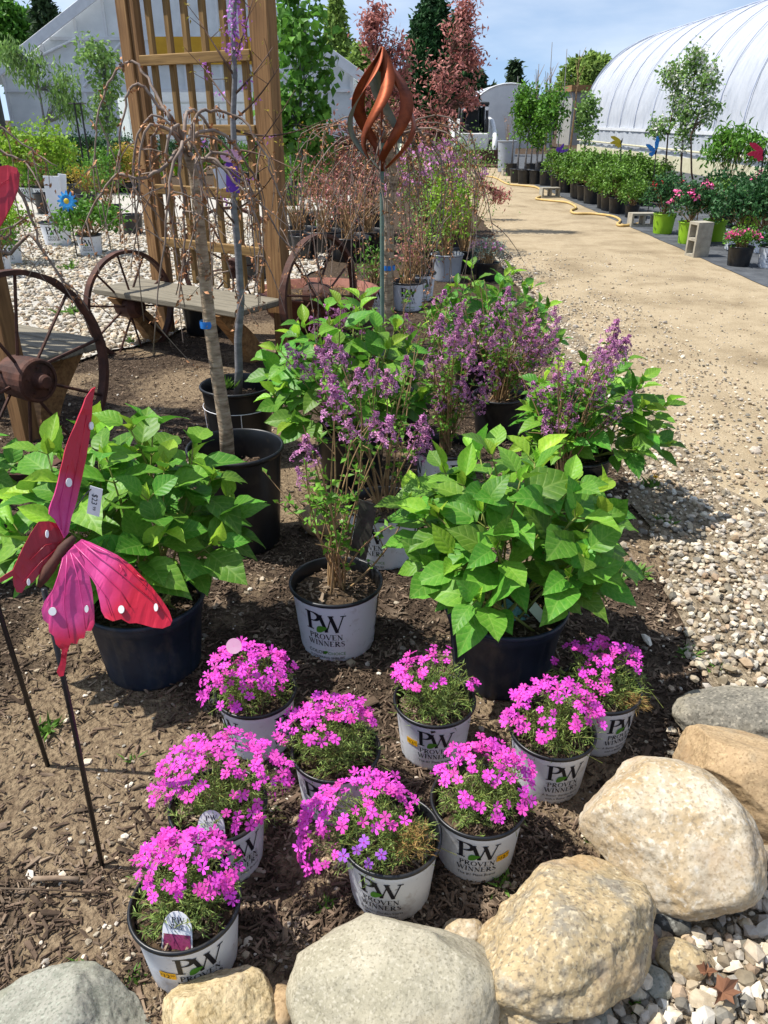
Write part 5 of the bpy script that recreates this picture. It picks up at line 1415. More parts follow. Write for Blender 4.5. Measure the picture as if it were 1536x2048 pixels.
# ---------- copper flame spinner
def spinner():
    Y = 4.15; ax = AT(764, 300, Y)
    t = empty('garden_spinner', (ax.x, Y, 0), 'copper flame shaped wind spinner on a tall pole', 'spinner')
    MB().tube([(0, 0, -.05), (0, 0, 1.40)], 0.011, 8).build('pole', 'leaf_blue', t)
    MB().tube([(0, 0, 1.38), (0, 0, 1.74)], 0.006, 8).build('spindle', 'copper', t)
    MB().lathe([(.001, 1.70), (.014, 1.70), (.014, 1.73), (.001, 1.73)], 12).build('hub', 'copper', t)
    for k in range(6):
        V, Fc = [], []
        n = 26; ph = k * math.pi / 3 + .35
        for i in range(n + 1):
            u = i / n; z = 1.27 + .53 * u
            r = .15 * math.sin(math.pi * min(1, u ** .78)) ** 1.25 + .004
            a = ph + 2.2 * (u - .5); w = .036 * math.sin(math.pi * (0.04 + .92 * u)) ** .8 + .002
            c = Vector((r * math.cos(a), r * math.sin(a), z)); tn = Vector((-math.sin(a), math.cos(a), .25)); rd = Vector((math.cos(a), math.sin(a), 0))
            s = (tn * .9 + rd * .42).normalized(); nn = s.cross(Vector((0, 0, 1))).normalized() * .0012
            for q in (c + s * w + nn, c - s * w + nn, c - s * w - nn, c + s * w - nn): V.append(q)
        for i in range(n):
            for j in range(4):
                j2 = (j + 1) % 4; Fc.append((4*i+j, 4*i+j2, 4*i+4+j2, 4*i+4+j))
        Fc += [(3, 2, 1, 0), (4*n, 4*n+1, 4*n+2, 4*n+3)]
        o = MB().add(V, Fc).build('blade', ['copper', 'verdigris'], t, True)
        if k % 2: o.data.polygons.foreach_set('material_index', [1 if i % 4 == 2 else 0 for i in range(len(o.data.polygons))])
spinner()

# ================================================================== WHEEL BENCHES WITH TRELLIS
def wagon_wheel(parent_or_none, label, c, nvec, r, name='wagon_wheel', group=None, rimw=0.05, hubr=0.085, hubl=0.2, nsp=10):
    """iron wheel; nvec lies in the wheel plane together with z"""
    nvec = Vector((nvec[0], nvec[1], 0)).normalized(); ax = nvec.cross(Vector((0, 0, 1))).normalized()
    t = empty(name, (c[0], c[1], 0), label, 'wheel', group); o = Vector(t.location); cz = Vector(c)
    def P(a, rad, off=0.0): return cz + nvec * math.cos(a) * rad + Vector((0, 0, 1)) * math.sin(a) * rad + ax * off
    n = 56; V, Fc = [], []
    for i in range(n):
        a = 2 * math.pi * i / n; j_ = 0.003 * noise.noise((i * .9, c[0], 0))
        V += [P(a, r + j_, -rimw/2), P(a, r + j_, rimw/2), P(a, r - .022 + j_, rimw/2), P(a, r - .022 + j_, -rimw/2)]
    for i in range(n):
        k = (i + 1) % n
        for j in range(4): Fc.append((4*i+j, 4*i+(j+1) % 4, 4*k+(j+1) % 4, 4*k+j))
    MB().add(V, Fc).build('rim', 'rust', t, False, True)
    def disc(prof):
        m = MB(); k = 24
        for d, rr in prof:
            m.v += [tuple(P(2*math.pi*i/k, rr, d)) for i in range(k)]
        for q in range(len(prof) - 1):
            m.f += [(q*k+i, q*k+(i+1) % k, (q+1)*k+(i+1) % k, (q+1)*k+i) for i in range(k)]
        m.m = [0] * len(m.f)
        return m
    h = disc([(-hubl*.5, .001), (-hubl*.5, hubr*.6), (-hubl*.25, hubr*.95), (hubl*.2, hubr), (hubl*.42, hubr), (hubl*.46, hubr*.93), (hubl*.46, hubr*.82), (hubl*.43, hubr*.8), (hubl*.45, hubr*.4), (hubl*.5, hubr*.36), (hubl*.62, hubr*.33), (hubl*.66, hubr*.25), (hubl*.66, .001)]).build('hub', 'rust', t, False, True)
    for i in range(5):
        a = i * 1.256 + .3; MB().tube([P(a, hubr*.6, hubl*.42), P(a, hubr*.6, hubl*.50)], .006, 6).build('bolt', 'rust', h, False, True)
    for i in range(nsp):
        a = 2 * math.pi * i / nsp + .17; s = .03 if i % 2 else -.03
        MB().tube([P(a, hubr*.8, s), P(a, r - .018, 0)], .008, 6).build('spoke', 'rust', t, False, True)
    return t
def bench(label, R0, u, n, L, zs, top, seat0, seat1, group=None, seatd=.46):
    t = empty('trellis_bench', (R0[0], R0[1], 0), label, 'bench', group)
    R0 = Vector((R0[0], R0[1], 0)); u = Vector((*u, 0)).normalized(); n = Vector((*n, 0)).normalized(); Z = Vector((0, 0, 1))
    for s, inn in ((0, 1), (L, -1)):
        b_ = R0 + u * s
        plank('post', 'wood_post', t, b_ - Z * .04, b_ + Z * top, .10, .09, n)
        plank('post', 'wood_post', t, b_ + u * inn * .082 + Z * .30, b_ + u * inn * .082 + Z * top, .055, .06, n)
    for z in zs:
        a_, c_ = R0 + u * .11 + Z * z, R0 + u * (L - .11) + Z * z
        plank('rung', 'wood_slat', t, a_ + n * .022, c_ + n * .022, .062, .036, n)
    k = 6
    for i in range(k):
        q = R0 + u * (.11 + (L - .22) * (i + .5 + random.uniform(-.06, .06)) / k)
        plank('slat', 'wood_slat', t, q + Z * .42 - n * .018, q + Z * (top - .05) - n * .018, .045, .032, n)
    # seat of weathered boards
    for i in range(3):
        d = .07 + seatd * (i + .5) / 3
        plank('seat_board', 'wood_seat', t, R0 + u * seat0 + n * d + Z * zseat, R0 + u * seat1 + n * d + Z * zseat, seatd / 3 - .004, .045, Z, .008)
    for s in (max(.12, seat0 + .15), min(L - .05, seat1 - .2)):
        # curved heavy brace from seat front to the foot
        V, Fc = [], []; m_ = 9
        for i in range(m_ + 1):
            v = i / m_; d = .07 + seatd * (.92 - .62 * math.sin(v * math.pi / 2)); z = (zseat - .025) * (1 - v) - .02 * v
            wd = .05 + .03 * math.sin(math.pi * v)
            c = R0 + u * s + n * d + Z * z
            for (a_, b_) in ((-.045, -wd), (.045, -wd), (.045, wd), (-.045, wd)): V.append(c + u * a_ + n * b_)
        for i in range(m_):
            for j in range(4): Fc.append((4*i+j, 4*i+(j+1) % 4, 4*i+4+(j+1) % 4, 4*i+4+j))
        Fc += [(3, 2, 1, 0), tuple(4*m_+j for j in range(4))]
        MB().add(V, Fc).build('brace', 'wood_post', t, False, True)
    return t
zseat = 0.40
B1R, B1U, B1N = (-0.70, 5.38), (-0.836, 0.547), (-0.547, -0.836)
bench('tall cedar trellis bench with a ladder of rungs and a grey seat', B1R, B1U, B1N, 1.2, (.70, 1.06, 1.44, 1.85, 2.28, 2.72), 3.05, -.06, 1.32)
B2U, B2N = (-0.865, 0.5), (0.5, 0.865)
bench('trellis bench with weathered seat facing away, behind the large hub wheel', (-1.88, 3.80), B2U, B2N, 1.2, (.70, 1.06, 1.44, 1.85, 2.28, 2.72), 3.05, -.10, 1.3)
wagon_wheel(None, 'rusty wagon wheel with a large bolted hub beside the left bench', (-1.64, 3.40, 0.455), B2N, 0.47, hubr=.10, hubl=.24)
wagon_wheel(None, 'thin rusty wagon wheel at the far end of the trellis bench seat', AT(262, 612, 5.62), B1N, 0.385)
wagon_wheel(None, 'dark rusty wagon wheel at the near end of the trellis bench, by the iron bowl', AT(640, 592, 5.30), B1N, 0.40)
wagon_wheel(None, 'rusty wagon wheel leaning behind the trellis slats', AT(470, 535, 7.0), (1, -.25, 0), 0.50)
# iron bowl planter
def bowl():
    c = G(640, 640); c = Vector((AT(638, 600, 6.15).x, 6.15, 0))
    t = empty('iron_bowl', c, 'wide rusty iron bowl planter filled with soil behind the wheel', 'planter')
    prof = [(.10, .0), (.30, .05), (.41, .16), (.46, .30), (.475, .31), (.475, .325), (.45, .32), (.40, .2), (.36, .16)]
    MB().lathe(prof, 40).build('bowl', 'rust_light', t, True)
    MB().lathe([(.43, .255), (.2, .275), (.001, .28)], 30).build('soil', 'potting_soil', t, True)
    Pp = np.array([(c.x + random.gauss(0, .17), c.y + random.gauss(0, .17), .29) for _ in range(320)])
    leafcloud('straw', 'dead_stem', t, Pp, .05, .006, up=.1)
bowl()

# ================================================================== BUTTERFLIES
def wing_mat():
    m = mk('wing_paint', ['c02f78', 'd24e90'], scale=16, rough=0.35, spec=0.5, bump=0.25, bscale=45, bdist=0.004)
    nt = m.node_tree; N = nt.nodes; L = nt.links; b_ = N['Principled BSDF']; src = b_.inputs['Base Color'].links[0].from_socket
    tc = N.new('ShaderNodeTexCoord'); ln = N.new('ShaderNodeVectorMath'); ln.operation = 'LENGTH'; L.new(tc.outputs['Object'], ln.inputs[0])
    nz = N.new('ShaderNodeTexNoise'); nz.inputs['Scale'].default_value = 12; L.new(tc.outputs['Object'], nz.inputs['Vector'])
    ad = N.new('ShaderNodeMath'); ad.operation = 'MULTIPLY_ADD'; ad.inputs[1].default_value = .07; L.new(nz.outputs['Fac'], ad.inputs[0]); L.new(ln.outputs['Value'], ad.inputs[2])
    cr = N.new('ShaderNodeValToRGB'); cr.color_ramp.elements[0].position = .13; cr.color_ramp.elements[1].position = .185
    L.new(ad.outputs[0], cr.inputs['Fac']); mx = N.new('ShaderNodeMix'); mx.data_type = 'RGBA'
    L.new(cr.outputs['Color'], mx.inputs[0]); L.new(src, mx.inputs[6]); mx.inputs[7].default_value = lin('b3122e'); L.new(mx.outputs[2], b_.inputs['Base Color'])
wing_mat()
mk('wing_red', ['7d0c1c', '9e1226', 'a8203c'], scale=5, rough=0.35, spec=0.5, bump=0.25, bscale=45, bdist=0.004)
def plane_pt(px, py, P0, n):
    d = ray(px, py); C = Vector((0, 0, H)); t = (P0 - C).dot(n) / d.dot(n)
    return C + d * t
def wing(parent, poly, P0, n, mat, thick=0.0035, spots=(), veins=(), dish=0.0):
    n = Vector(n).normalized(); pts = [plane_pt(x, y, P0, n) for x, y in poly]
    o = org(parent); m = bmesh.new()
    if dish is not None:
        f = m.faces.new([m.verts.new(p - o) for p in pts])
    bmesh.ops.triangulate(m, faces=m.faces[:], quad_method='BEAUTY', ngon_method='BEAUTY')
    bmesh.ops.subdivide_edges(m, edges=m.edges[:], cuts=2, use_grid_fill=True)
    for v in m.verts:
        v.co += n * (0.004 * noise.noise(v.co * 22) + 0.0016 * noise.noise(v.co * 90))
    bmesh.ops.recalc_face_normals(m, faces=m.faces[:])
    r_ = bmesh.ops.solidify(m, geom=m.faces[:], thickness=thick)
    me = bpy.data.meshes.new('wing'); m.to_mesh(me); m.free(); me.materials.append(MATS[mat])
    w = link('wing', me, parent)
    toc = (Vector((0, 0, H)) - P0).normalized(); nn = n if n.dot(toc) > 0 else -n
    for (x, y, rx, ry) in spots:
        c = plane_pt(x, y, P0, n) + nn * .0062; k = 16
        pp = [plane_pt(x + rx * math.cos(2*math.pi*i/k), y + ry * math.sin(2*math.pi*i/k), P0, n) for i in range(k)]
        MB().add([p + nn * .0070 - o for p in pp] + [p + nn * .002 - o for p in pp], [tuple(range(k))] + [(i, (i+1) % k, k+(i+1) % k, k+i) for i in range(k)]).build('spot', 'white_paint', w)
    for vv in veins:
        MB().tube([plane_pt(x, y, P0, n) + nn * .0045 - o for x, y in vv], [.0011, .0006], 5).build('vein', mat, w, True)
    return w
def butterfly():
    st = G(203, 1731); Y = st.y - .01
    hub = AT(112, 1118, Y)
    t = empty('butterfly_stake', hub, 'pink and red metal butterfly on a black stake', 'garden stake')
    o = Vector(t.location)
    MB().tube([st - Vector((0, 0, .05)), AT(145, 1440, Y), AT(88, 1178, Y)], .0055, 8).build('stake', 'steel_black', t, True, True)
    bd = [AT(78, 1172, Y - .03), AT(86, 1158, Y - .03), AT(98, 1138, Y - .02), AT(112, 1118, Y - .01), AT(126, 1100, Y), AT(138, 1086, Y + .01), AT(148, 1074, Y + .015)]
    MB().tube(bd, [.004, .0085, .0105, .0085, .011, .009, .005], 12).build('body', 'rust', t, True, True)
    for q in bd[1:5]:
        pass
    Pn = Vector((0.12, -0.80, 0.58)); P0 = AT(130, 1110, Y - .01)
    wing(t, [(132, 1106), (150, 1088), (163, 1078), (180, 1084), (205, 1096), (235, 1110), (262, 1130), (285, 1154), (305, 1176), (322, 1197), (338, 1222), (344, 1240), (340, 1251), (325, 1257), (305, 1255), (288, 1250), (272, 1246), (258, 1247), (243, 1238), (226, 1242), (210, 1236), (202, 1222), (198, 1200), (192, 1172), (180, 1152), (165, 1132), (148, 1118)], P0, Pn, 'wing_paint',
         spots=((244, 1219, 6, 8), (313, 1215, 4, 8)), veins=(((150, 1090), (200, 1140), (240, 1180), (262, 1215)), ((165, 1084), (220, 1130), (270, 1170), (310, 1205)), ((145, 1105), (180, 1150), (210, 1190), (225, 1232)), ((170, 1083), (240, 1118), (300, 1180), (335, 1235)), ((240, 1130), (246, 1140), (240, 1150)), ((275, 1150), (292, 1160), (286, 1172))))
    P1 = AT(125, 1112, Y - .018)
    wing(t, [(124, 1116), (140, 1100), (152, 1096), (166, 1120), (178, 1150), (184, 1180), (188, 1215), (189, 1248), (182, 1262), (172, 1262), (168, 1276), (158, 1278), (154, 1288), (142, 1286), (134, 1305), (132, 1328), (127, 1352), (118, 1354), (113, 1344), (121, 1322), (124, 1300), (112, 1288), (108, 1272), (98, 1264), (97, 1248), (87, 1240), (83, 1220), (89, 1202), (105, 1180), (116, 1150)], P1, Vector((.25, -.88, .42)), 'wing_paint',
         spots=((106, 1222, 8, 8), (174, 1217, 4, 7)), veins=(((135, 1110), (132, 1160), (128, 1210), (140, 1275)), ((142, 1105), (158, 1160), (166, 1210), (172, 1258)), ((128, 1115), (112, 1170), (95, 1205))))
    nl = Vector((.62, -.55, .25)); P2 = AT(118, 1105, Y)
    wing(t, [(189, 774), (184, 800), (183, 830), (178, 870), (170, 920), (160, 970), (150, 1010), (142, 1036), (136, 1066), (128, 1076), (120, 1060), (110, 1040), (98, 1028), (98, 1016), (104, 1000), (115, 960), (128, 905), (142, 865), (156, 830), (170, 797), (182, 778)], P2, nl, 'wing_paint',
         spots=((180, 852, 4, 8), (135, 965, 6, 9)), veins=(((128, 1070), (140, 1000), (155, 920), (172, 830)), ((122, 1060), (118, 1010), (135, 930))))
    P3 = AT(112, 1112, Y)
    wing(t, [(118, 1048), (128, 1060), (128, 1078), (112, 1102), (95, 1125), (80, 1148), (66, 1165), (52, 1172), (44, 1186), (34, 1184), (29, 1172), (26, 1152), (12, 1160), (-6, 1168), (-6, 1160), (26, 1140), (38, 1112), (50, 1088), (62, 1066), (78, 1043), (98, 1042)], P3, Vector((.5, -.62, .35)), 'wing_red',
         spots=((93, 1068, 3, 8), (56, 1164, 3, 7)), veins=(((118, 1085), (90, 1090), (60, 1120)), ((115, 1095), (80, 1125), (45, 1165))))
    # price tag on a wire
    MB().tube([AT(150, 1018, Y), AT(170, 990, Y), AT(182, 978, Y)], .001, 4).build('tag_wire', 'steel_black', t, False, True)
    a, c = AT(193, 975, Y), AT(186, 1030, Y)
    tg = plank('price_tag', 'tag_white', t, a, c, .022, .001, (0, -1, .35), 0)
    l = MB(); put_font(l, '$23', -.004, -.005, .014); put_font(l, '99', .0135, -.002, .008)
    l.v = [(x, y, .0009) for x, y, z in l.v]; l.build('price_lettering', 'ink', tg)
butterfly()
def butterfly2():
    st = G(97, 1531); Y = st.y
    t = empty('butterfly_stake', (AT(-190, 470, Y)), 'dark red metal butterfly wing on a second black stake beside the pink butterfly', 'garden stake')
    MB().tube([st - Vector((0, 0, .05)), AT(0, 1228, Y), AT(-190, 470, Y)], .006, 8).build('stake', 'steel_black', t, True, True)
    wing(t, [(-190, 470), (-150, 400), (-90, 352), (-30, 338), (15, 330), (34, 336), (40, 350), (37, 375), (26, 405), (10, 435), (-10, 470), (-60, 520), (-120, 530)], AT(-20, 420, Y), Vector((.1, -.9, .3)), 'wing_red', veins=(((-180, 470), (-80, 420), (20, 360)), ((-180, 475), (-80, 460), (0, 430))))
    wing(t, [(-190, 470), (-200, 400), (-240, 340), (-300, 310), (-345, 312), (-360, 330), (-350, 380), (-320, 440), (-280, 500), (-240, 525)], AT(-200, 450, Y), Vector((-.35, -.9, .2)), 'wing_red')
    MB().tube([AT(-195, 500, Y), AT(-190, 460, Y), AT(-186, 420, Y)], [.006, .011, .005], 10).build('body', 'rust', t, True, True)
butterfly2()
def small_butterfly(label, px, py, Y, s, mat, ang=0, flip=1, tip=0.6):
    c = AT(px, py, Y); t = empty('butterfly_stake', (c.x, Y, 0), label, 'garden stake')
    MB().tube([(0, 0, 0), (.03, 0, c.z * .6), (0, 0, c.z)], .008, 6).build('stake', 'steel_black', t)
    MB().tube([(-.02 * s, 0, c.z - .09 * s), (0, 0, c.z), (.02 * s, 0, c.z + .1 * s)], [.008, .018, .008], 8).build('body', 'steel_black', t, True)
    for k, (bend, sc) in enumerate(((tip, 1.0), (-tip, .92))):
        for j, pts in enumerate(([(0, 0), (.10, .09), (.28, .17), (.42, .16), (.40, .10), (.26, .02), (.12, -.02)], [(0, -.01), (.12, -.03), (.22, -.09), (.20, -.17), (.13, -.16), (.10, -.20), (.03, -.10)])):
            M = Matrix.Translation((0, 0, c.z)) @ Matrix.Rotation(ang + bend, 4, 'Y') @ Matrix.Rotation(R(90), 4, 'X') @ Matrix.Scale(s * sc, 4)
            n = len(pts); V = [(x * flip, y, .0) for x, y in pts] + [(x * flip, y, .012) for x, y in pts]
            MB().add(V, [tuple(range(n)), tuple(range(2*n-1, n-1, -1))] + [(i, (i+1) % n, n+(i+1) % n, n+i) for i in range(n)]).build('wing', mat, t, mtx=M)
    return t
# ================================================================== POTTED PLANTS IN ROWS
def shrub(name, label, c, Rr, Hh, kind, rad, mat, lf, nc, nl, cr=0.05, zoff=0.0, shell=0.55, fl=None, group=None, cat='shrub', potkw={}, stem=True, low=-0.5, aspect=0.5, droop=0.0, off=(0, 0)):
    t = empty(name, (c[0], c[1], 0.0), label, cat, group)
    pot(t, Rr, Hh, kind, simple=Rr < 0.5 and c[1] > 6, **potkw)
    cc = (c[0] + off[0], c[1] + off[1], Hh + rad[2] * 0.75 + zoff)
    P, ctr = clumps(cc, rad, nc, nl, cr, shell, low)
    P = P[P[:, 2] > 0.04]
    if stem:
        st = MB()
        for q in ctr[::max(1, nc // 26)]:
            b0 = Vector((c[0] + random.gauss(0, .03), c[1] + random.gauss(0, .03), Hh * .8)); q = Vector(q)
            st.tube(bez(b0, (b0 + q) / 2 + Vector((0, 0, .08)), q, 5), [.006, .002], 4, cap=False)
        st.build('stems', 'stem_wood', t, False, True)
    leafcloud('foliage', mat, t, P, lf, lf * aspect, droop=droop)
    if fl:
        fm, n, size, top = fl
        d = nrm(RNG.normal(size=(n * 4, 3))); d = d[d[:, 2] > top][:n]
        FP = np.array(cc) + d * np.array(rad) * 1.04
        FP = np.repeat(FP, 9, axis=0) + RNG.normal(size=(len(d) * 9, 3)) * size * .35
        leafcloud('flowers', fm, t, FP, size, size * .8, up=.3)
    return t
def row_copy(src, c, label=None, rz=None, s=1.0):
    o = copy_tree(src); o.location = (c[0], c[1], 0); o.rotation_euler = (0, 0, random.uniform(0, 6.28) if rz is None else rz); o.scale = (s, s, s)
    if label: o['label'] = label
    return o
def ptree(name, label, c, Rr, Hh, kind, path, r0, crowns, mat, lf, nc, nl, cr, bark='bark_grey', group=None, limbs=10, blossom=None, droop=0.3, aspect=0.6, cat='tree', stake=False, potkw={}, extra=None, shell=0.2):
    """potted tree: path of world points for the trunk, crowns = list of (centre, radii)"""
    t = empty(name, (c[0], c[1], 0), label, cat, group)
    pot(t, Rr, Hh, kind, simple=c[1] > 6, **potkw)
    tk = MB().tube([Vector((c[0], c[1], Hh * .75))] + [Vector(p) for p in path], [r0, r0 * .35], 8); PP = []; BB = []
    allp = [Vector(p) for p in path]
    for cc, rad in crowns:
        P, ctr = clumps(cc, rad, nc, nl, cr, shell); PP.append(P)
        for q in ctr[::max(1, nc // limbs)]:
            q = Vector(q); b0 = min(allp, key=lambda p: (p - q).length + max(0, p.z - q.z) * 2)
            tk.tube(bez(b0, b0.lerp(q, .5) + Vector((0, 0, .06)), q, 5), [r0 * .3, .002], 4, cap=False)
        if blossom: BB.append(clumps(cc, rad, nc, 7, cr * .8, shell)[0])
    tk.build('trunk', bark, t, True, True)
    leafcloud('crown', mat, t, np.concatenate(PP), lf, lf * aspect, droop=droop)
    if blossom: leafcloud('blossom', blossom, t, np.concatenate(BB), lf * .7, lf * .6)
    if stake: MB().tube([(.05, 0, Hh * .7), (.06, 0, allp[-1].z * .8)], .012, 6).build('stake', 'stem_wood', t)
    return t
random.seed(5)
# ---------- right side along the weed fabric
bx = shrub('boxwood', 'dense rounded green shrub in a black pot, in the row along the weed fabric', (5.1, 14.8), .185, .30, 'black', (.36, .36, .30), 'leaf_box', .075, 90, 16, .05, group='dense green shrubs in black pots along the fabric', low=-.4)
spots = [(1121, 402), (1142, 408), (1164, 418), (1181, 422), (1204, 428), (1238, 424), (1262, 436), (1100, 398), (1150, 396), (1185, 402), (1215, 406), (1250, 410), (1285, 412), (1310, 405), (1230, 396), (1270, 398), (1195, 392), (1160, 388), (1130, 386), (1110, 380)]
for i, p in enumerate(spots):
    g = G(*p); g = Vector((max(g.x, 4.15), g.y, 0))
    if i == 0: bx.location = g
    else: row_copy(bx, g, s=random.uniform(.9, 1.15) * (0.72 if p == (1262, 436) else 1))
small_butterfly('yellow metal butterfly above the dense green shrubs', 1243, 283, 15.5, .5, 'bf_yellow', R(-12), -1, .25)
small_butterfly('blue metal butterfly beside the white flowering trees', 1312, 303, 13.5, .5, 'bf_blue', R(40), -1, .5)
small_butterfly('purple metal butterfly between the columnar trees', 1118, 305, 19.0, .5, 'bf_purple', R(120), -1, .4)
small_butterfly('red metal butterfly over the rose shrubs', 1528, 304, 10.5, .5, 'bf_red', R(-10), -1, .3)
# columnar young trees
random.seed(8)
def column_tree(px, pyb, ytop, w, label, mat='leaf_shrub'):
    g = G(px, pyb); Y = g.y; top = AT(px + 3, ytop, Y); hgt = top.z
    z0 = hgt * .44
    return ptree('columnar_tree', label, g, .20, .34, 'black', [(g.x, Y, hgt * .3), (g.x + .03, Y, hgt * .6), (g.x, Y, hgt * .93)], .03, [((g.x, Y, (z0 + hgt) / 2), (w, w, (hgt - z0) / 2))], mat, .10, 60, 16, .075, limbs=14, droop=.2)
column_tree(1033, 366, 170, .20, 'narrow green tree in a black pot, first of the columnar row by the loader')
column_tree(1048, 368, 160, .22, 'narrow green tree close beside the first of the columnar row')
column_tree(1070, 369, 200, .16, 'short narrow green tree in a cracked dark pot in the columnar row')
column_tree(1092, 372, 168, .34, 'fullest green tree of the columnar row, next to the dense shrubs')
column_tree(1160, 372, 180, .22, 'sparse forked green tree standing behind the dense shrubs', 'leaf_pear')
for i, (px, pyb) in enumerate(((1022, 352), (1060, 352), (1110, 356), (1082, 348))):
    g = G(px, pyb); hgt = 2.6
    ptree('bare_tree', 'leafless young tree in a black pot in the columnar row', g, .2, .34, 'black', [(g.x, g.y, 1), (g.x + .05, g.y, 1.9), (g.x, g.y, hgt + .3 * i)], .025, [((g.x, g.y, 1.9), (.2, .2, .7))], 'bud_brown', .03, 12, 2, .05, group='leafless young trees in the columnar row', limbs=12)
# white flowering pears
def pear(base, pts, crowns, label):
    g = G(*base); Y = g.y
    path = [AT(x, y, Y) for x, y in pts]
    return ptree('pear_tree', label, g, .2, .34, 'black', path, .022, [(AT(x, y, Y + dy), (rx / ppm(AT(x, y, Y)), rx / ppm(AT(x, y, Y)), ry / ppm(AT(x, y, Y)))) for x, y, rx, ry, dy in crowns], 'leaf_pear', .085, 26, 13, .075, bark='stem_dark', blossom='blossom_white', limbs=12, droop=.4, potkw={})
pear((1334, 405), [(1330, 345), (1336, 270), (1350, 200), (1350, 150)], [(1345, 150, 20, 22, 0), (1355, 205, 22, 50, 0), (1318, 255, 12, 14, 0)], 'white flowering pear tree with a low side branch, nearest the dense shrubs')
pear((1360, 408), [(1362, 340), (1366, 270), (1385, 180), (1396, 110)], [(1395, 120, 20, 22, 0), (1385, 185, 24, 55, 0), (1372, 260, 18, 40, 0)], 'tallest white flowering pear tree of the three')
pear((1385, 410), [(1383, 345), (1382, 270), (1410, 200), (1420, 150)], [(1418, 160, 20, 28, 0), (1412, 220, 24, 26, 0)], 'white flowering pear tree leaning toward the feathery shrub')
# feathery shrub
g = G(1450, 418)
shrub('feathery_shrub', 'feathery leaved green shrub in a black pot above the pink roses', g, .22, .28, 'black', (.52, .5, .46), 'leaf_shrub', .15, 70, 18, .07, zoff=.30, aspect=.28, droop=.9, low=-.2, cat='shrub')
# roses in lime pots
rose = lambda lab, p, w, fm, n, mat='leaf_dark', rr=(.30, .28, .26): shrub('potted_rose', lab, G(p[0], p[1] - 6), w, .28, 'lime', rr, mat, .06, 80, 16, .05, zoff=.02, fl=(fm, n, .055, .15), cat='rose', low=-.3)
rose('red rose shrub in a lime green pot beside the concrete block', (1324, 474), .165, 'rose_red', 11)
rose('pink rose shrub in a lime green pot, fullest of the roses', (1376, 494), .170, 'rose_pink', 14)
rose('pale green shrub with pink buds in a lime green pot, next to the standing block', (1424, 489), .165, 'rose_pink', 3, 'leaf_box')
rose('pink rose shrub in a lime green pot behind the dark leafy shrubs', (1496, 470), .17, 'rose_pink', 10)
for i, (p, lab) in enumerate((((1472, 500), 'dark glossy shrub in a white pot beside the lime pots'), ((1518, 505), 'dark glossy shrub in a white pot at the fabric edge'), ((1440, 462), 'dark leafy shrub wedged behind the lime pots'), ((1548, 478), 'tall leafy shrub with pink flowers behind the white pots'))):
    shrub('leafy_shrub', lab, G(*p), .18, .28, 'white' if i < 2 else 'black', (.40, .34, .30), 'leaf_dark', .07, 90, 16, .05, low=-.3, fl=('rose_pink', 9, .05, .3) if i == 3 else None, zoff=.2 if i == 3 else 0, potkw=dict(face=R(-90)) if i < 2 else {})
shrub('potted_phlox', 'small phlox in a plain black pot on the weed fabric', G(1475, 533), .145, .22, 'black', (.20, .18, .10), 'leaf_shrub', .035, 70, 16, .03, fl=('rose_pink', 22, .035, .35), cat='phlox', low=-.2)
shrub('leafy_shrub', 'white printed pot with a cut back shrub at the edge of the weed fabric', G(1538, 536), .15, .24, 'white', (.15, .14, .10), 'leaf_dark', .05, 30, 12, .04, potkw=dict(face=R(-110)))
# concrete blocks
def cblock(label, c, rz, up=(0, 0, 0)):
    t = empty('concrete_block', c, label, 'block')
    m = MB(); L, W, Hh = .40, .20, .20; w = .032
    for y in (-W/2 + w/2, W/2 - w/2): m.box((0, y, 0), (L, w, Hh))
    for x in (-L/2 + w/2, 0, L/2 - w/2): m.box((x, 0, 0), (w, W - 2*w - .002, Hh - .002))
    m.build('shell', 'concrete', t, mtx=Matrix.Rotation(rz, 4, 'Z') @ Matrix.Rotation(up[0], 4, 'X') @ Matrix.Rotation(up[1], 4, 'Y'))
    return t
g = G(1398, 516); cblock('grey concrete block standing upright on the weed fabric', Vector((g.x, g.y + .1, .205)), R(12), (0, R(90)))
g = G(1286, 455); cblock('concrete block on its side with open cells beside the lime pot', Vector((g.x, g.y + .1, .105)), R(4), (R(90), 0))
g = G(1100, 396); cblock('concrete block at the start of the dense shrub row', Vector((g.x, g.y + .1, .105)), R(10), (R(90), 0))
g = G(1018, 352); cblock('concrete block beside the columnar trees', Vector((g.x, g.y + .1, .105)), R(10), (R(90), 0))
# hose
hp = [(890, 350), (940, 355), (985, 356), (1015, 370), (1050, 374), (1075, 378), (1085, 392), (1072, 400), (1100, 404), (1135, 408), (1152, 418), (1142, 424), (1150, 430), (1190, 431), (1225, 436), (1240, 444), (1234, 452), (1245, 455), (1278, 451)]
hpts = [G(*p) + Vector((0, 0, .028)) for p in hp]; hs = []
for i in range(len(hpts) - 1):
    a_, b_ = hpts[i], hpts[i+1]; pa = hpts[max(0, i-1)]; pb = hpts[min(len(hpts)-1, i+2)]
    for j in range(5):
        s = j / 5; hs.append(0.5 * ((2*a_) + (b_ - pa)*s + (2*pa - 5*a_ + 4*b_ - pb)*s*s + (3*a_ - pa - 3*b_ + pb)*s**3))
tag(MB().tube(hs + [hpts[-1]], .020, 8).build('garden_hose', 'hose', None, True), 'tan garden hose winding along the edge of the weed fabric', 'hose')

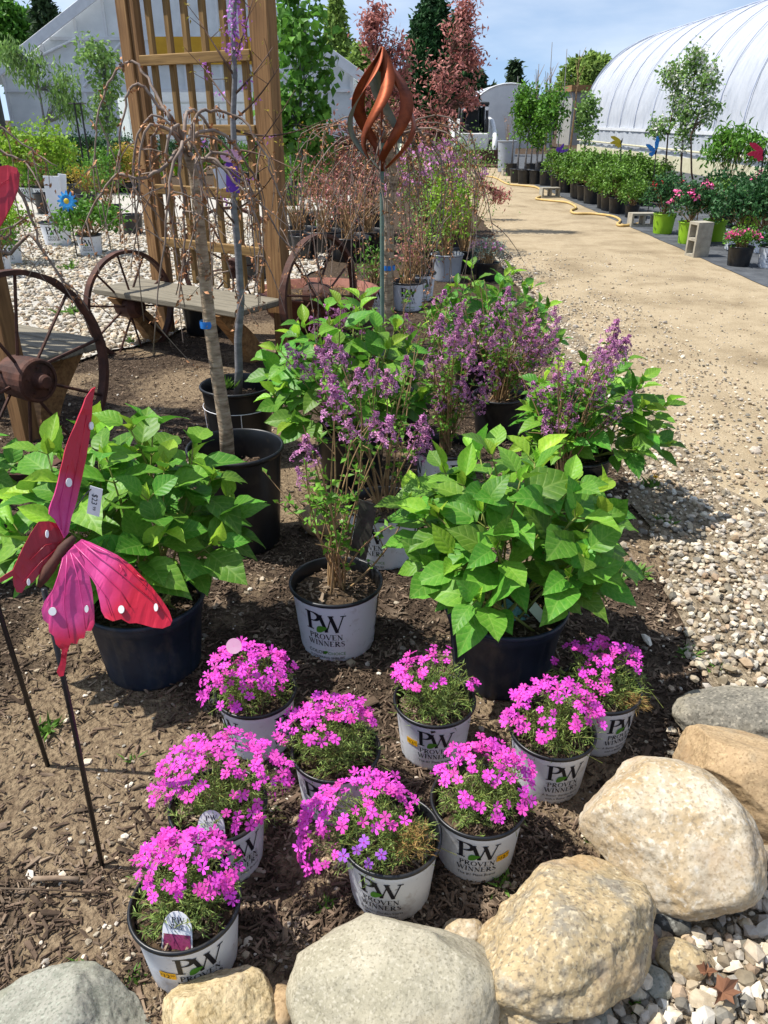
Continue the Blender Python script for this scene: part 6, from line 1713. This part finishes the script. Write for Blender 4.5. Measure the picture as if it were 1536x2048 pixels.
# ---------- loader
def loader():
    g = G(944, 326); g = Vector((AT(944, 300, 31).x, 31, 0))
    t = empty('skid_loader', g, 'white skid steer loader with a wide rusty bucket on the dirt road', 'loader')
    B = lambda n, c, s, m, p=t, bev=.03, rot=None: MB().box(c, s, bev=bev, rot=rot).build(n, m, p)
    for x in (-.72, .72):
        for y in (-.1, 1.1):
            w = MB(); prof = [(.12, -.15), (.38, -.15), (.42, -.11), (.42, .11), (.38, .15), (.12, .15)]
            w.lathe(prof, 20); o = w.build('wheel', 'rubber', t, True, mtx=Matrix.Translation((x, y, .42)) @ Matrix.Rotation(R(90), 4, 'Y'))
            MB().lathe([(.001, -.12), (.2, -.12), (.2, .12), (.001, .12)], 16).build('rim', 'machine_white', o)
    bd = B('body', (0, .7, .62), (1.1, 2.1, .62), 'machine_white')
    B('front_panel', (0, -.42, .80), (1.0, .10, .55), 'machine_white')
    for x in (-.52, .52): B('cab_side', (x, .2, 1.25), (.05, 1.1, .55), 'machine_white')
    B('engine_cover', (0, 1.5, 1.15), (1.1, .7, .5), 'machine_white')
    cab = B('cab_floor', (0, .2, 1.0), (.95, 1.2, .12), 'machine_dark')
    for x in (-.46, .46):
        MB().tube([(x, -.4, .95), (x * .95, -.25, 1.95)], .05, 8).build('cab_post', 'machine_dark', t, True)
        MB().tube([(x, .8, .95), (x * .95, .75, 1.95)], .05, 8).build('cab_post', 'machine_dark', t, True)
    B('cab_roof', (0, .25, 2.0), (1.02, 1.15, .12), 'machine_dark')
    B('rear_window', (0, .78, 1.5), (.85, .03, .8), 'glass_dark', bev=0)
    st = B('seat', (0, .35, 1.2), (.5, .45, .3), 'machine_dark'); B('backrest', (0, .55, 1.55), (.48, .12, .5), 'machine_dark', st)
    for x in (-.75, .75):
        MB().tube([(x, 1.5, 1.5), (x, .6, 1.42), (x, -.5, .95), (x * .9, -.95, .45)], [.10, .10, .09, .08], 8).build('lift_arm', 'machine_white', t, True)
        MB().tube([(x * .8, -.2, .7), (x * .75, -.8, .5)], .035, 8).build('cylinder', 'siding', t, True)
        MB().lathe([(.001, 0), (.06, 0), (.06, .03), (.001, .03)], 14).build('headlight', 'white_paint', t, mtx=Matrix.Translation((x * .55, -.45, 1.85)) @ Matrix.Rotation(R(90), 4, 'X'))
    W = 1.85; pr = [(-.95, .55), (-.9, .12), (-1.0, .05), (-1.55, .03), (-1.55, .06), (-1.05, .10), (-.98, .16), (-1.02, .55)]
    k = len(pr); V = [(s * W / 2, y, z) for s in (-1, 1) for y, z in pr]
    m = MB().add(V, [(i, (i+1) % k, k+(i+1) % k, k+i) for i in range(k)] + [tuple(range(k-1, -1, -1)), tuple(range(k, 2*k))])
    for s in (-1, 1): m.add([(s*W/2 + d, y, z) for d in (-.02, .02) for y, z in ((-.95, .55), (-.95, .05), (-1.5, .05))], [(0, 1, 2), (5, 4, 3), (0, 3, 4, 1), (1, 4, 5, 2), (2, 5, 3, 0)])
    bk = m.build('bucket', 'bucket_rust', t)
    B('cutting_edge', (0, -1.55, .045), (W, .1, .04), 'rust', bk, 0)
    # faces the camera already
loader()
g = G(1012, 345)
shrub('bin_plant', 'dark grey bin holding a bare sapling beside the columnar trees', (AT(1012, 320, 27).x, 27), .30, .9, 'grey', (.2, .2, .3), 'bud_brown', .05, 10, 4, .06, zoff=.3)

# ================================================================== MIDDLE GROUND BEHIND THE LILACS
random.seed(12)
RNG = np.random.default_rng(77)
kw = lambda f: dict(face=R(f), style='shrub')
shrub('potted_shrub', 'twiggy shrub in a white printed pot beside the iron bowl', G(752, 622), .15, .23, 'white', (.16, .15, .16), 'leaf_shrub', .04, 26, 10, .05, potkw=kw(-90))
shrub('potted_shrub', 'rose leaved shrub in a white printed pot, pink card at its edge', G(815, 618), .155, .24, 'white', (.20, .2, .30), 'leaf_red', .035, 26, 8, .06, potkw=kw(-90))
shrub('potted_shrub', 'leafy twig shrub in the white pot tucked behind the printed one', G(838, 598), .155, .24, 'white', (.22, .2, .34), 'leaf_pear', .035, 34, 10, .06, potkw=kw(-60))
shrub('potted_shrub', 'upright bright green shrub in a grey pot with a white card at the road side', G(893, 560), .17, .26, 'grey', (.26, .25, .42), 'leaf_lime', .05, 70, 14, .06)
shrub('potted_shrub', 'open airy shrub with tiny leaves standing beside the road', G(930, 545), .16, .24, 'black', (.36, .3, .62), 'leaf_pear', .032, 60, 12, .09, zoff=.1)
shrub('lilac_shrub', 'rounded purple flowering lilac behind the weeping branches', G(845, 540), .21, .32, 'black', (.42, .4, .42), 'lilac_leaf', .035, 90, 14, .06, fl=('lilac_flower', 60, .05, -.1), zoff=.2, cat='lilac')
shrub('lilac_shrub', 'second purple lilac touching the road edge behind the first', G(900, 505), .21, .32, 'black', (.38, .4, .40), 'lilac_leaf', .035, 80, 14, .06, fl=('lilac_flower', 40, .05, -.1), zoff=.25, cat='lilac')
shrub('blue_dianthus', 'grey blue tufted plant with pale purple bloom by the road', G(972, 560), .13, .18, 'black', (.20, .19, .12), 'leaf_blue', .05, 60, 14, .03, fl=('lilac_flower', 8, .03, .4), aspect=.12, cat='plant')
for i, (p, m_) in enumerate((((700, 520), 'leaf_red'), (((650), 505), 'leaf_red'), ((600, 500), 'leaf_shrub'), ((735, 505), 'leaf_red'), ((690, 480), 'leaf_red'))):
    shrub('potted_shrub', 'bare twiggy shrub in a low black tub behind the weeping branches', G(*p), .26, .26, 'black', (.32, .3, .36), m_, .04, 34, 7, .08, zoff=.1, group='twiggy shrubs in black tubs')
# rows of black potted shrubs and trees behind the trellis
src = shrub('potted_shrub', 'low green shrub in a black pot on the gravel behind the trellis', G(556, 400), .2, .3, 'black', (.32, .3, .26), 'leaf_shrub', .07, 60, 14, .05, group='low green shrubs in black pots behind the trellis')
for p in ((590, 395), (628, 392), (572, 372), (610, 365), (650, 372), (545, 350), (590, 345), (635, 345), (680, 390), (690, 362), (505, 372), (470, 360), (440, 350), (480, 340), (520, 335)): row_copy(src, G(*p), s=random.uniform(.85, 1.2))
# maple
def at_list(L_, Y): return [AT(x, y, Y) for x, y in L_]
g = G(606, 480); Ym = g.y
cr_ = lambda x, y, rx, ry, Y, dy=0: (AT(x, y, Y + dy), (rx / ppm(AT(x, y, Y)), rx / ppm(AT(x, y, Y)), ry / ppm(AT(x, y, Y))))
mp_ = ptree('maple_tree', 'young maple with fresh green drooping leaves behind the trellis post', g, .2, .34, 'black', at_list(((606, 420), (604, 330), (600, 250), (602, 170), (598, 80), (596, 0), (594, -60)), Ym), .028,
      [cr_(598, 30, 70, 70, Ym), cr_(610, 120, 72, 60, Ym), cr_(590, 200, 62, 60, Ym), cr_(625, 270, 36, 60, Ym), cr_(560, 250, 26, 60, Ym)], 'leaf_maple', .12, 34, 9, .085, droop=.9, aspect=.85, limbs=14, shell=0)
band(mp_, AT(610, 492, Ym - .02) + Vector((0, 0, .05)), .05, .2, 'tape_blue', 'trunk_guard')
ptree('young_tree', 'slim budding tree with pale wrap next to the maple', G(582, 412), .2, .34, 'black', at_list(((583, 370), (580, 300), (575, 240), (572, 160)), G(582, 412).y), .02, [cr_(575, 250, 20, 90, G(582, 412).y)], 'leaf_lime', .06, 30, 6, .08, limbs=14)
# red leaved crab apples
def crab(label, base, pts, crowns, nc=34):
    g = G(*base); Y = g.y
    return ptree('crabapple', label, g, .2, .34, 'black', at_list(pts, Y), .03, [cr_(x, y, rx, ry, Y) for x, y, rx, ry in crowns], 'leaf_red', .075, nc, 11, .06, bark='stem_dark', limbs=18, droop=.2, aspect=.4, shell=0.0)
crab('red leaved crabapple rising behind the copper spinner', (744, 470), ((746, 400), (750, 300), (752, 200), (756, 120), (750, 60), (752, 20)), [(755, 30, 18, 22), (742, 60, 26, 30), (765, 110, 36, 36), (745, 180, 30, 40), (700, 280, 60, 50), (760, 240, 60, 60), (680, 330, 60, 50), (800, 120, 22, 60), (800, 200, 36, 50), (640, 300, 30, 40), (790, 320, 50, 60)], 34)
crab('taller red leaved crabapple leaning over the road side', (850, 462), ((858, 380), (868, 300), (880, 230), (890, 160), (905, 100), (920, 50), (940, 10)), [(935, 15, 22, 16), (922, 60, 34, 24), (905, 120, 50, 40), (890, 175, 55, 40), (870, 240, 44, 40), (935, 190, 22, 26), (862, 320, 30, 26), (830, 250, 44, 60), (830, 340, 40, 60), (945, 120, 18, 20)], 26)
crab('low bushy red leaved crabapple behind the iron bowl', (690, 462), ((690, 420), (688, 370), (680, 320), (676, 290)), [(660, 330, 46, 56), (715, 350, 50, 50), (640, 380, 34, 36), (700, 420, 40, 26)], 26)
crab('spreading low red leaved crabapple reaching across the road edge', (868, 440), ((872, 400), (880, 350), (900, 320), (925, 330), (960, 370)), [(860, 345, 34, 40), (1000, 392, 14, 8), (960, 380, 26, 14)], 20)
# low timber edging and trays
for (a_, c_, lab) in (((560, 430), (720, 436), 'grey timber edging beam behind the iron bowl'), ((540, 470), (600, 474), 'short grey timber beam beside the maple')):
    p, q = G(*a_), G(*c_); t = empty('edging_beam', p, lab, 'beam'); plank('beam', 'wood_seat', t, p + Vector((0, 0, .05)), q + Vector((0, 0, .05)), .12, .1, (0, 0, 1), .008)

# ================================================================== LEFT BACKGROUND
random.seed(21)
shrub('potted_shrub', 'bright green low shrub in a white printed pot on the gravel', G(184, 512), .155, .25, 'white', (.42, .34, .20), 'leaf_shrub', .07, 80, 16, .05, potkw=kw(-85), low=-.2, off=(0, .05))
p = G(118, 492)
t = empty('potted_label_post', (p.x, p.y, 0), 'white printed pot holding a tall white label board', 'pot')
pot(t, .20, .30, 'white', face=R(-85), style='shrub')
plank('label_board', 'tag_white', t, Vector((p.x + .04, p.y, .25)), AT(102, 352, p.y), .20, .02, (.1, -1, 0), .002)
plank('label_board', 'tag_white', t, Vector((p.x + .09, p.y + .06, .25)), AT(124, 348, p.y + .06), .10, .02, (.3, -1, 0), .002)
shrub('potted_shrub', 'green shrub in a white printed pot beside the red wing', G(22, 530), .155, .25, 'white', (.30, .3, .22), 'leaf_lime', .06, 70, 14, .05, potkw=kw(-70), low=-.2)
shrub('potted_shrub', 'small green shrub in a second white pot beside the red wing', G(2, 552), .14, .22, 'white', (.24, .2, .16), 'leaf_shrub', .05, 50, 14, .04, potkw=kw(-60))
shrub('potted_shrub', 'yellow green shrub in a white pot behind the label board', G(60, 402), .18, .28, 'white', (.42, .4, .34), 'leaf_lime', .08, 70, 14, .06, potkw=dict(face=R(-90)))
shrub('potted_shrub', 'green shrub in a white pot close behind the label board', G(88, 404), .18, .28, 'white', (.32, .3, .30), 'leaf_shrub', .07, 60, 14, .06, potkw=dict(face=R(-90)))
# black pot and blue metal daisy
g = G(146, 410); t = empty('black_planter', (g.x, g.y, 0), 'empty looking black pot behind the blue metal daisy', 'pot'); pot(t, .27, .36, 'black')
def daisy():
    Y = 9.7; c = AT(134, 402, Y); t = empty('metal_daisy', (c.x, Y, 0), 'blue metal daisy ornament with orange centre on a thin stake', 'garden stake')
    MB().tube([(0, .02, 0), (0, .02, c.z)], .008, 6).build('stake', 'steel_black', t)
    for i in range(12):
        a = 2 * math.pi * i / 12; M = Matrix.Translation((0, 0, c.z)) @ Matrix.Rotation(R(80), 4, 'X') @ Matrix.Rotation(a, 4, 'Z') @ Matrix.Scale(.66, 4)
        V = [(.02, -.012, 0), (.10, -.032, .012), (.17, -.014, .0), (.18, 0, 0), (.17, .014, 0), (.10, .032, .012), (.02, .012, 0)]
        V += [(x, y, z - .006) for x, y, z in V]; n = 7
        MB().add(V, [tuple(range(n)), tuple(range(2*n-1, n-1, -1))] + [(j, (j+1) % n, n+(j+1) % n, n+j) for j in range(n)]).build('petal', 'bf_blue', t, mtx=M)
    MB().lathe([(.001, .02), (.03, .015), (.045, 0), (.001, 0)], 16).build('centre', 'bf_yellow', t, mtx=Matrix.Translation((0, -.02, c.z)) @ Matrix.Rotation(R(80), 4, 'X') @ Matrix.Scale(.7, 4))
daisy()
# standard shrub, weeping willow and other young trees
g = G(98, 428); Y = g.y
ptree('standard_shrub', 'multi stemmed yellow green shrub with a broad crown over bare stems', g, .22, .34, 'black', at_list(((96, 380), (90, 330), (86, 290)), Y), .02, [cr_(70, 275, 66, 36, Y), cr_(110, 300, 34, 26, Y), cr_(20, 300, 26, 24, Y)], 'leaf_lime', .075, 60, 16, .08, bark='stem_wood', limbs=16)
g = G(95, 388); Y = g.y
ptree('willow_standard', 'small weeping tree with hanging pale leaves beside the greenhouse corner', g, .22, .34, 'black', at_list(((92, 330), (90, 250), (78, 180), (70, 140), (85, 105)), Y), .035, [cr_(60, 135, 30, 36, Y), cr_(120, 165, 34, 40, Y), cr_(135, 205, 34, 36, Y), cr_(25, 110, 16, 20, Y)], 'leaf_pear', .14, 34, 14, .10, droop=2.2, aspect=.28, limbs=14)
g = G(215, 388); Y = g.y
ptree('young_tree', 'young leafy tree close to the left trellis post', g, .22, .34, 'black', at_list(((216, 330), (215, 250), (212, 160), (205, 95)), Y), .03, [cr_(190, 110, 36, 26, Y), cr_(212, 160, 26, 40, Y), cr_(205, 230, 20, 40, Y)], 'leaf_pear', .12, 34, 12, .10, limbs=14)
for i, px in enumerate((178, 190)):
    g = G(px, 392); MB_ = MB().tube([(0, 0, 0), (0, 0, AT(px, 205, g.y).z)], .02, 6); MB_.tube([(-.12, 0, AT(px, 207, g.y).z), (.12, 0, AT(px, 207, g.y).z)], .015, 6)
    t = empty('support_post', g, ('dark T shaped post', 'second dark T shaped post')[i] + ' among the young trees', 'post'); MB_.build('shaft', 'steel_black', t)
# lime pots in a line before the greenhouse
src = shrub('potted_shrub', 'green shrub in a lime pot in the line before the greenhouse', G(130, 352), .22, .36, 'lime', (.34, .3, .38), 'leaf_dark', .09, 50, 12, .06, group='shrubs in lime pots before the greenhouse')
for px in (146, 161, 185, 206, 228, 246, 264, 330, 360, 400, 440): row_copy(src, G(px, 352 + random.uniform(-3, 3)), s=random.uniform(.9, 1.1))
# beds of low potted plants
for i in range(24):
    px, py = random.uniform(100, 270), random.uniform(362, 388); mt = random.choice(['leaf_shrub', 'leaf_shrub', 'leaf_dark', 'leaf_gold'])
    if i == 0: low_src = {}
    if mt not in low_src: low_src[mt] = shrub('low_shrub', {'leaf_shrub': 'low mounded green shrub in the bed left of the trellis', 'leaf_dark': 'low mounded dark green shrub in the bed left of the trellis', 'leaf_gold': 'low mounded golden shrub in the bed left of the trellis'}[mt], G(px, py), .2, .26, 'black', (.40, .36, .26), mt, .07, 60, 14, .05, group={'leaf_shrub': 'low green shrubs left of the trellis', 'leaf_dark': 'low dark shrubs left of the trellis', 'leaf_gold': 'low golden shrubs left of the trellis'}[mt])
    else: row_copy(low_src[mt], G(px, py), s=random.uniform(.8, 1.25))
shrub('potted_shrub', 'loose green shrub in a blue grey pot against the left trellis post', G(222, 448), .2, .28, 'navy', (.36, .3, .40), 'leaf_shrub', .06, 60, 13, .07)
shrub('potted_shrub', 'golden feathery shrub beside the blue metal daisy', G(178, 420), .2, .28, 'navy', (.34, .3, .26), 'leaf_gold', .05, 60, 13, .05)
g = G(392, 690); t = empty('black_planter', (g.x - .02, g.y + .4, 0), 'black pot standing under the trellis bench seat', 'pot'); pot(t, .17, .30, 'black')
g = G(5, 1000, .3); 
hydrangea('potted_shrub', 'leafy shrub in a black pot behind the butterfly stake, cut by the picture edge', (g.x - .16, g.y), .17, .32, 'black', (-.05, .05, .03), (.25, .2, .2), 10, .10, seed=34, cat='shrub')
# black pots behind benches
for i, (p, lab) in enumerate((((268, 470), 'small black pot on the gravel left of the trellis post'), ((510, 560), 'black pot behind the bench seat'), ((610, 520), 'black pot beside the trunk guard'))):
    g = G(*p); t = empty('black_planter', (g.x, g.y, 0), lab, 'pot'); pot(t, .16, .28, 'black')

# ================================================================== SMALL DETAILS ON THE GROUND
random.seed(33)
NEAR = {1330: 'on the gravel below the dandelion', 1235: 'broad leaved in the shade of the large hydrangea', 1280: 'at the shaded gravel edge', 1370: 'between mulch and gravel above the grey boulder', 1430: 'among pebbles beside the grey boulder', 95: 'at the foot of the second black stake', 1000: 'in front of the pot beside the cream boulder', 1190: 'touching the cream boulder', 650: 'behind the round beige boulder', 268: 'beside the pot with the care card and sticker', 160: 'above the low green boulder', 265: 'on the sandy patch behind the stake', 430: 'seen through the trellis', 140: 'on the white gravel by the printed pots', 620: 'beside the trunk guard of the maple', 1060: 'between the navy pot and a phlox', 141: 'on the white gravel beyond the large hub wheel', 266: 'in the mulch by the thin bench wheel', 1281: 'among pale gravel chips by the golden boulder'}
def weed(label, px, py, n, s, fl=False, group=None):
    if not fl and px in NEAR: label = 'small green weed tuft ' + NEAR[px]
    g = G(px, py); t = empty('weed', (g.x, g.y, gz(g.x, g.y)), label, 'weed', group)
    P = np.array([(g.x + random.gauss(0, s * .3), g.y + random.gauss(0, s * .3), gz(g.x, g.y)) for _ in range(n)])
    leafcloud('leaves', 'weed', t, P, s, s * .22, D=np.array([(random.gauss(0, .8), random.gauss(0, .8), .7) for _ in range(n)]))
    if fl:
        MB().tube([(0, 0, 0), (.01, 0, .05)], .0015, 4).build('stem', 'stem_green', t)
        leafcloud('flower', 'yellow', t, np.array([(g.x + .01, g.y, .052)] * 30), .016, .006, D=np.array([(random.gauss(0, 1), random.gauss(0, 1), .4) for _ in range(30)]))
weed('dandelion with a yellow flower on the gravel', 1303, 975, 22, .06, True)
for p, n, s in (((1330, 1050), 30, .05), ((1235, 1165), 22, .07), ((1280, 1150), 20, .05), ((1370, 1310), 26, .04), ((1430, 1340), 20, .04), ((95, 1462), 26, .05), ((1000, 1770), 20, .035), ((1190, 1685), 14, .025), ((650, 1820), 14, .03), ((268, 1960), 12, .03), ((160, 1935), 12, .03), ((265, 1520), 8, .03), ((430, 395), 30, .12), ((140, 540), 40, .12), ((141, 630), 34, .12), ((266, 690), 18, .08), ((620, 470), 30, .2), ((1281, 2030), 16, .03), ((1060, 1350), 12, .03)):
    weed('small green weed tuft growing from the ground', *p, n, s, group='weed tufts on the ground')
# straw, stick and dry leaf
for a_, c_, r_, lab in (((0, 1784), (228, 1795), .0022, 'thin dry stalk lying on the mulch by the butterfly stake'), ((70, 1765), (160, 1766), .006, 'short bark strip beside the thin stalk'), ((25, 1735), (55, 1705), .004, 'pale splinter of wood in the shade of the butterfly')):
    p, q = G(*a_), G(*c_); z = Vector((0, 0, .012)); tag(MB().tube([p + z, p.lerp(q, .5) + z * 1.3, q + z], r_, 6).build('twig', 'chip_obj', None, True), lab, 'twig')
def dryleaf(px, py, s, rz, lab):
    g = G(px, py, .05); pts = []
    for i in range(22):
        a = 2 * math.pi * i / 22; r = s * (.55 + .45 * (i % 4 == 0) + .15 * math.cos(a)); pts.append((r * math.cos(a), r * math.sin(a) * .8, .01 * math.sin(3 * a) + .006))
    k = len(pts); o = MB().add([(0, 0, 0)] + pts + [(x, y, z - .001) for x, y, z in pts], [(0, 1 + i, 1 + (i + 1) % k) for i in range(k)] + [(1 + i, 1 + k + i, 1 + k + (i + 1) % k, 1 + (i + 1) % k) for i in range(k)]).build('dry_leaf', 'dry_leaf', None, False, loc=g)
    o.rotation_euler = (.1, -.1, rz); tag(o, lab, 'leaf')
dryleaf(1445, 1985, .036, .5, 'large brown dry oak leaf lying on the gravel')
dryleaf(1412, 1945, .022, 1.5, 'smaller brown dry leaf next to the oak leaf')
